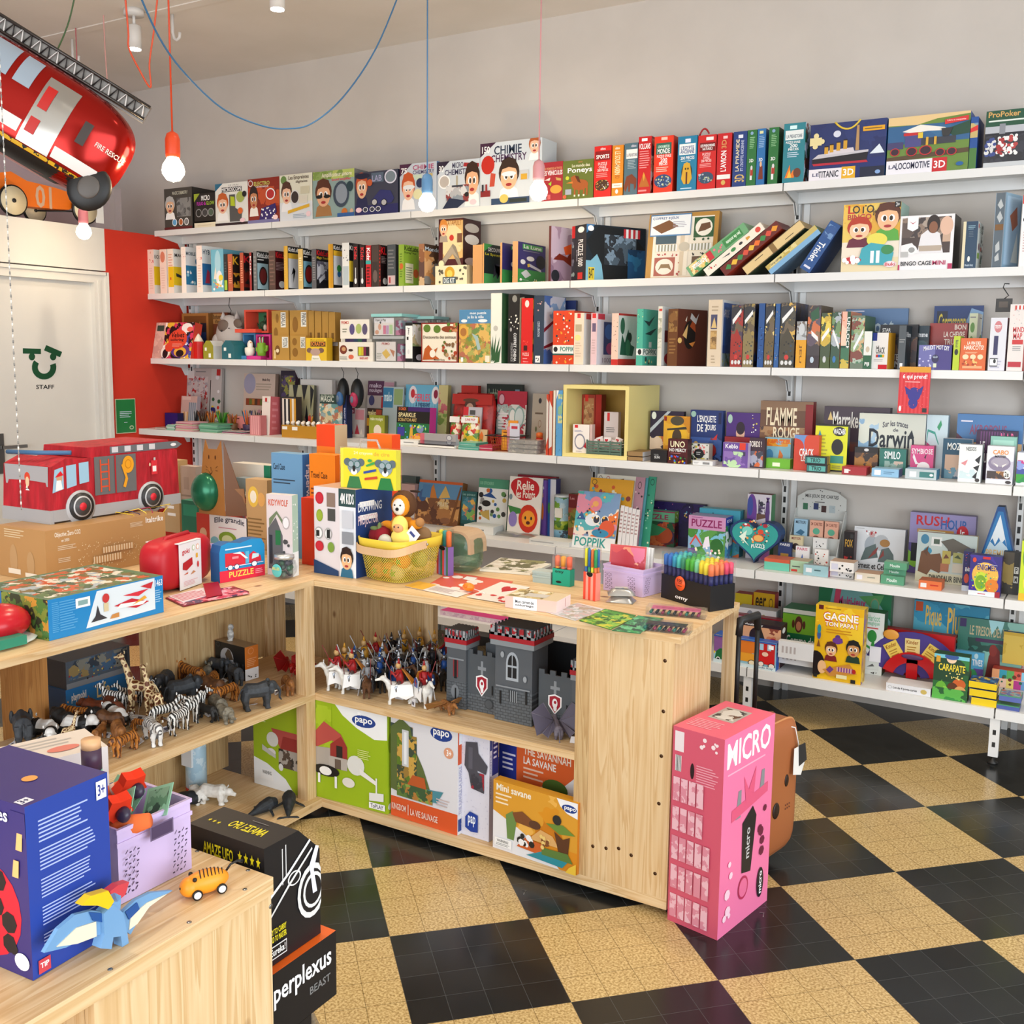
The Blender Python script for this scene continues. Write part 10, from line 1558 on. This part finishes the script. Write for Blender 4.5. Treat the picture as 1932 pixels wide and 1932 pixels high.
def smoothpts(P,m=6):
 P=[Vector(p)for p in P];out=[]
 for i in range(len(P)-1):
  a,b_,c,d=P[max(i-1,0)],P[i],P[i+1],P[min(i+2,len(P)-1)]
  for k in range(m):t_=k/m;out.append(.5*((2*b_)+(c-a)*t_+(2*a-5*b_+4*c-d)*t_*t_+(3*b_-a-3*c+d)*t_**3))
 return out+[P[-1]]
def cordobj(pts,col,label,r_=.0032):tag(MB().tube(smoothpts([AD(x,y,d)for x,y,d in pts]),r_,col,6).build('hanging_cord'),label,'cord','coloured lamp cords')
cordobj([(255,-30,3.6),(300,70,3.7),(350,140,3.8),(420,205,3.95),(490,236,4.1),(540,243,4.2),(590,232,4.3),(650,180,4.45),(710,90,4.6),(760,-30,4.8)],'3f6f98','long blue lamp cord sagging in a wide loop below the ceiling')
cordobj([(234,-30,4.1),(242,60,4.1),(243,90,4.1),(262,130,4.1),(284,165,4.1),(282,120,4.1),(290,60,4.1),(300,-30,4.1)],'d04a20','orange lamp cord hanging in a narrow pointed loop')
cordobj([(146,-30,5),(130,40,5),(110,90,5),(98,108,5.05)],'3a5a30','dark green cord running down behind the foil balloon')
cordobj([(193,-30,6.2),(198,90,6.25),(206,220,6.3),(203,340,6.3)],'d8a09a','pale pink cord at the left corner beside the balloon')
WP=M('dcd8d4',.4)
def spot(px,py,label,cyl=1,q=None,e=45):
 q=q or AZ(px,py,CH);r=empty('ceiling_spotlight',q,label,'spotlight','white ceiling spotlights');MB().lathe([(.05,-.03),(.05,-.0005)],WP,n=20).build('base',r)
 if cyl:MB().tube([(0,0,-.03),(0,0,-.075)],.008,WP).lathe([(.034,-.19),(.034,-.08),(.02,-.074)],WP,n=18).build('lamp_head',r);MB().lathe([(.03,-.194),(.03,-.1905)],M('fff8ea',.3,e=22),n=18).build('lens',r)
 l=bpy.data.lights.new('spot_light','SPOT');l.energy=e;l.color=(1,.86,.68);l.spot_size=1.9;l.spot_blend=.7;l.shadow_soft_size=.03;lo=bpy.data.objects.new('spot_light',l);COL.objects.link(lo);lo.location=q+Vector((0,0,-.2))
spot(252,18,'white ceiling spotlight between the orange and green cords');spot(522,-68,'white ceiling spotlight at the top edge, right of the blue loop start')
for x,y,n_ in((2.1,-1.9,'above the toy castle counter'),(3.7,-1.7,'above the pink carton'),(.6,-2.9,'above the kraft carton'),(2.4,-3.6,'above the gap between the counters'),(5.2,-2.4,'right of the photo frame'),(4.2,-5.8,'behind the viewer')):spot(0,0,'white ceiling spotlight outside the frame, '+n_,1,Vector((x,y,CH)),60)  # unseen spotlights, added for overhead light and deeper shade under the shelves
q=AZ(175,142,CH);tag(MB().lathe([(.055,-.05),(.055,-.0005)],WP,n=20).lathe([(.04,-.12),(.045,-.06),(.04,-.051)],WP,n=20).build('smoke_detector',loc=q),'round white ceiling fitting behind the balloon ladder','ceiling fitting')
for i,(x,y,l)in enumerate(((325,27,'white ceiling hook right of the lit spotlight'),(136,74,'white ceiling hook above the balloon ladder'))):
 q=AZ(x,y,CH);s=.9;tag(MB().tube([(0,0,-.0005),(0,0,-.09),(.012,0,-.12),(.03,0,-.13),(.048,0,-.12),(.052,0,-.095)],.008,WP,8).build('ceiling_hook',loc=q),l,'hook','white ceiling hooks')
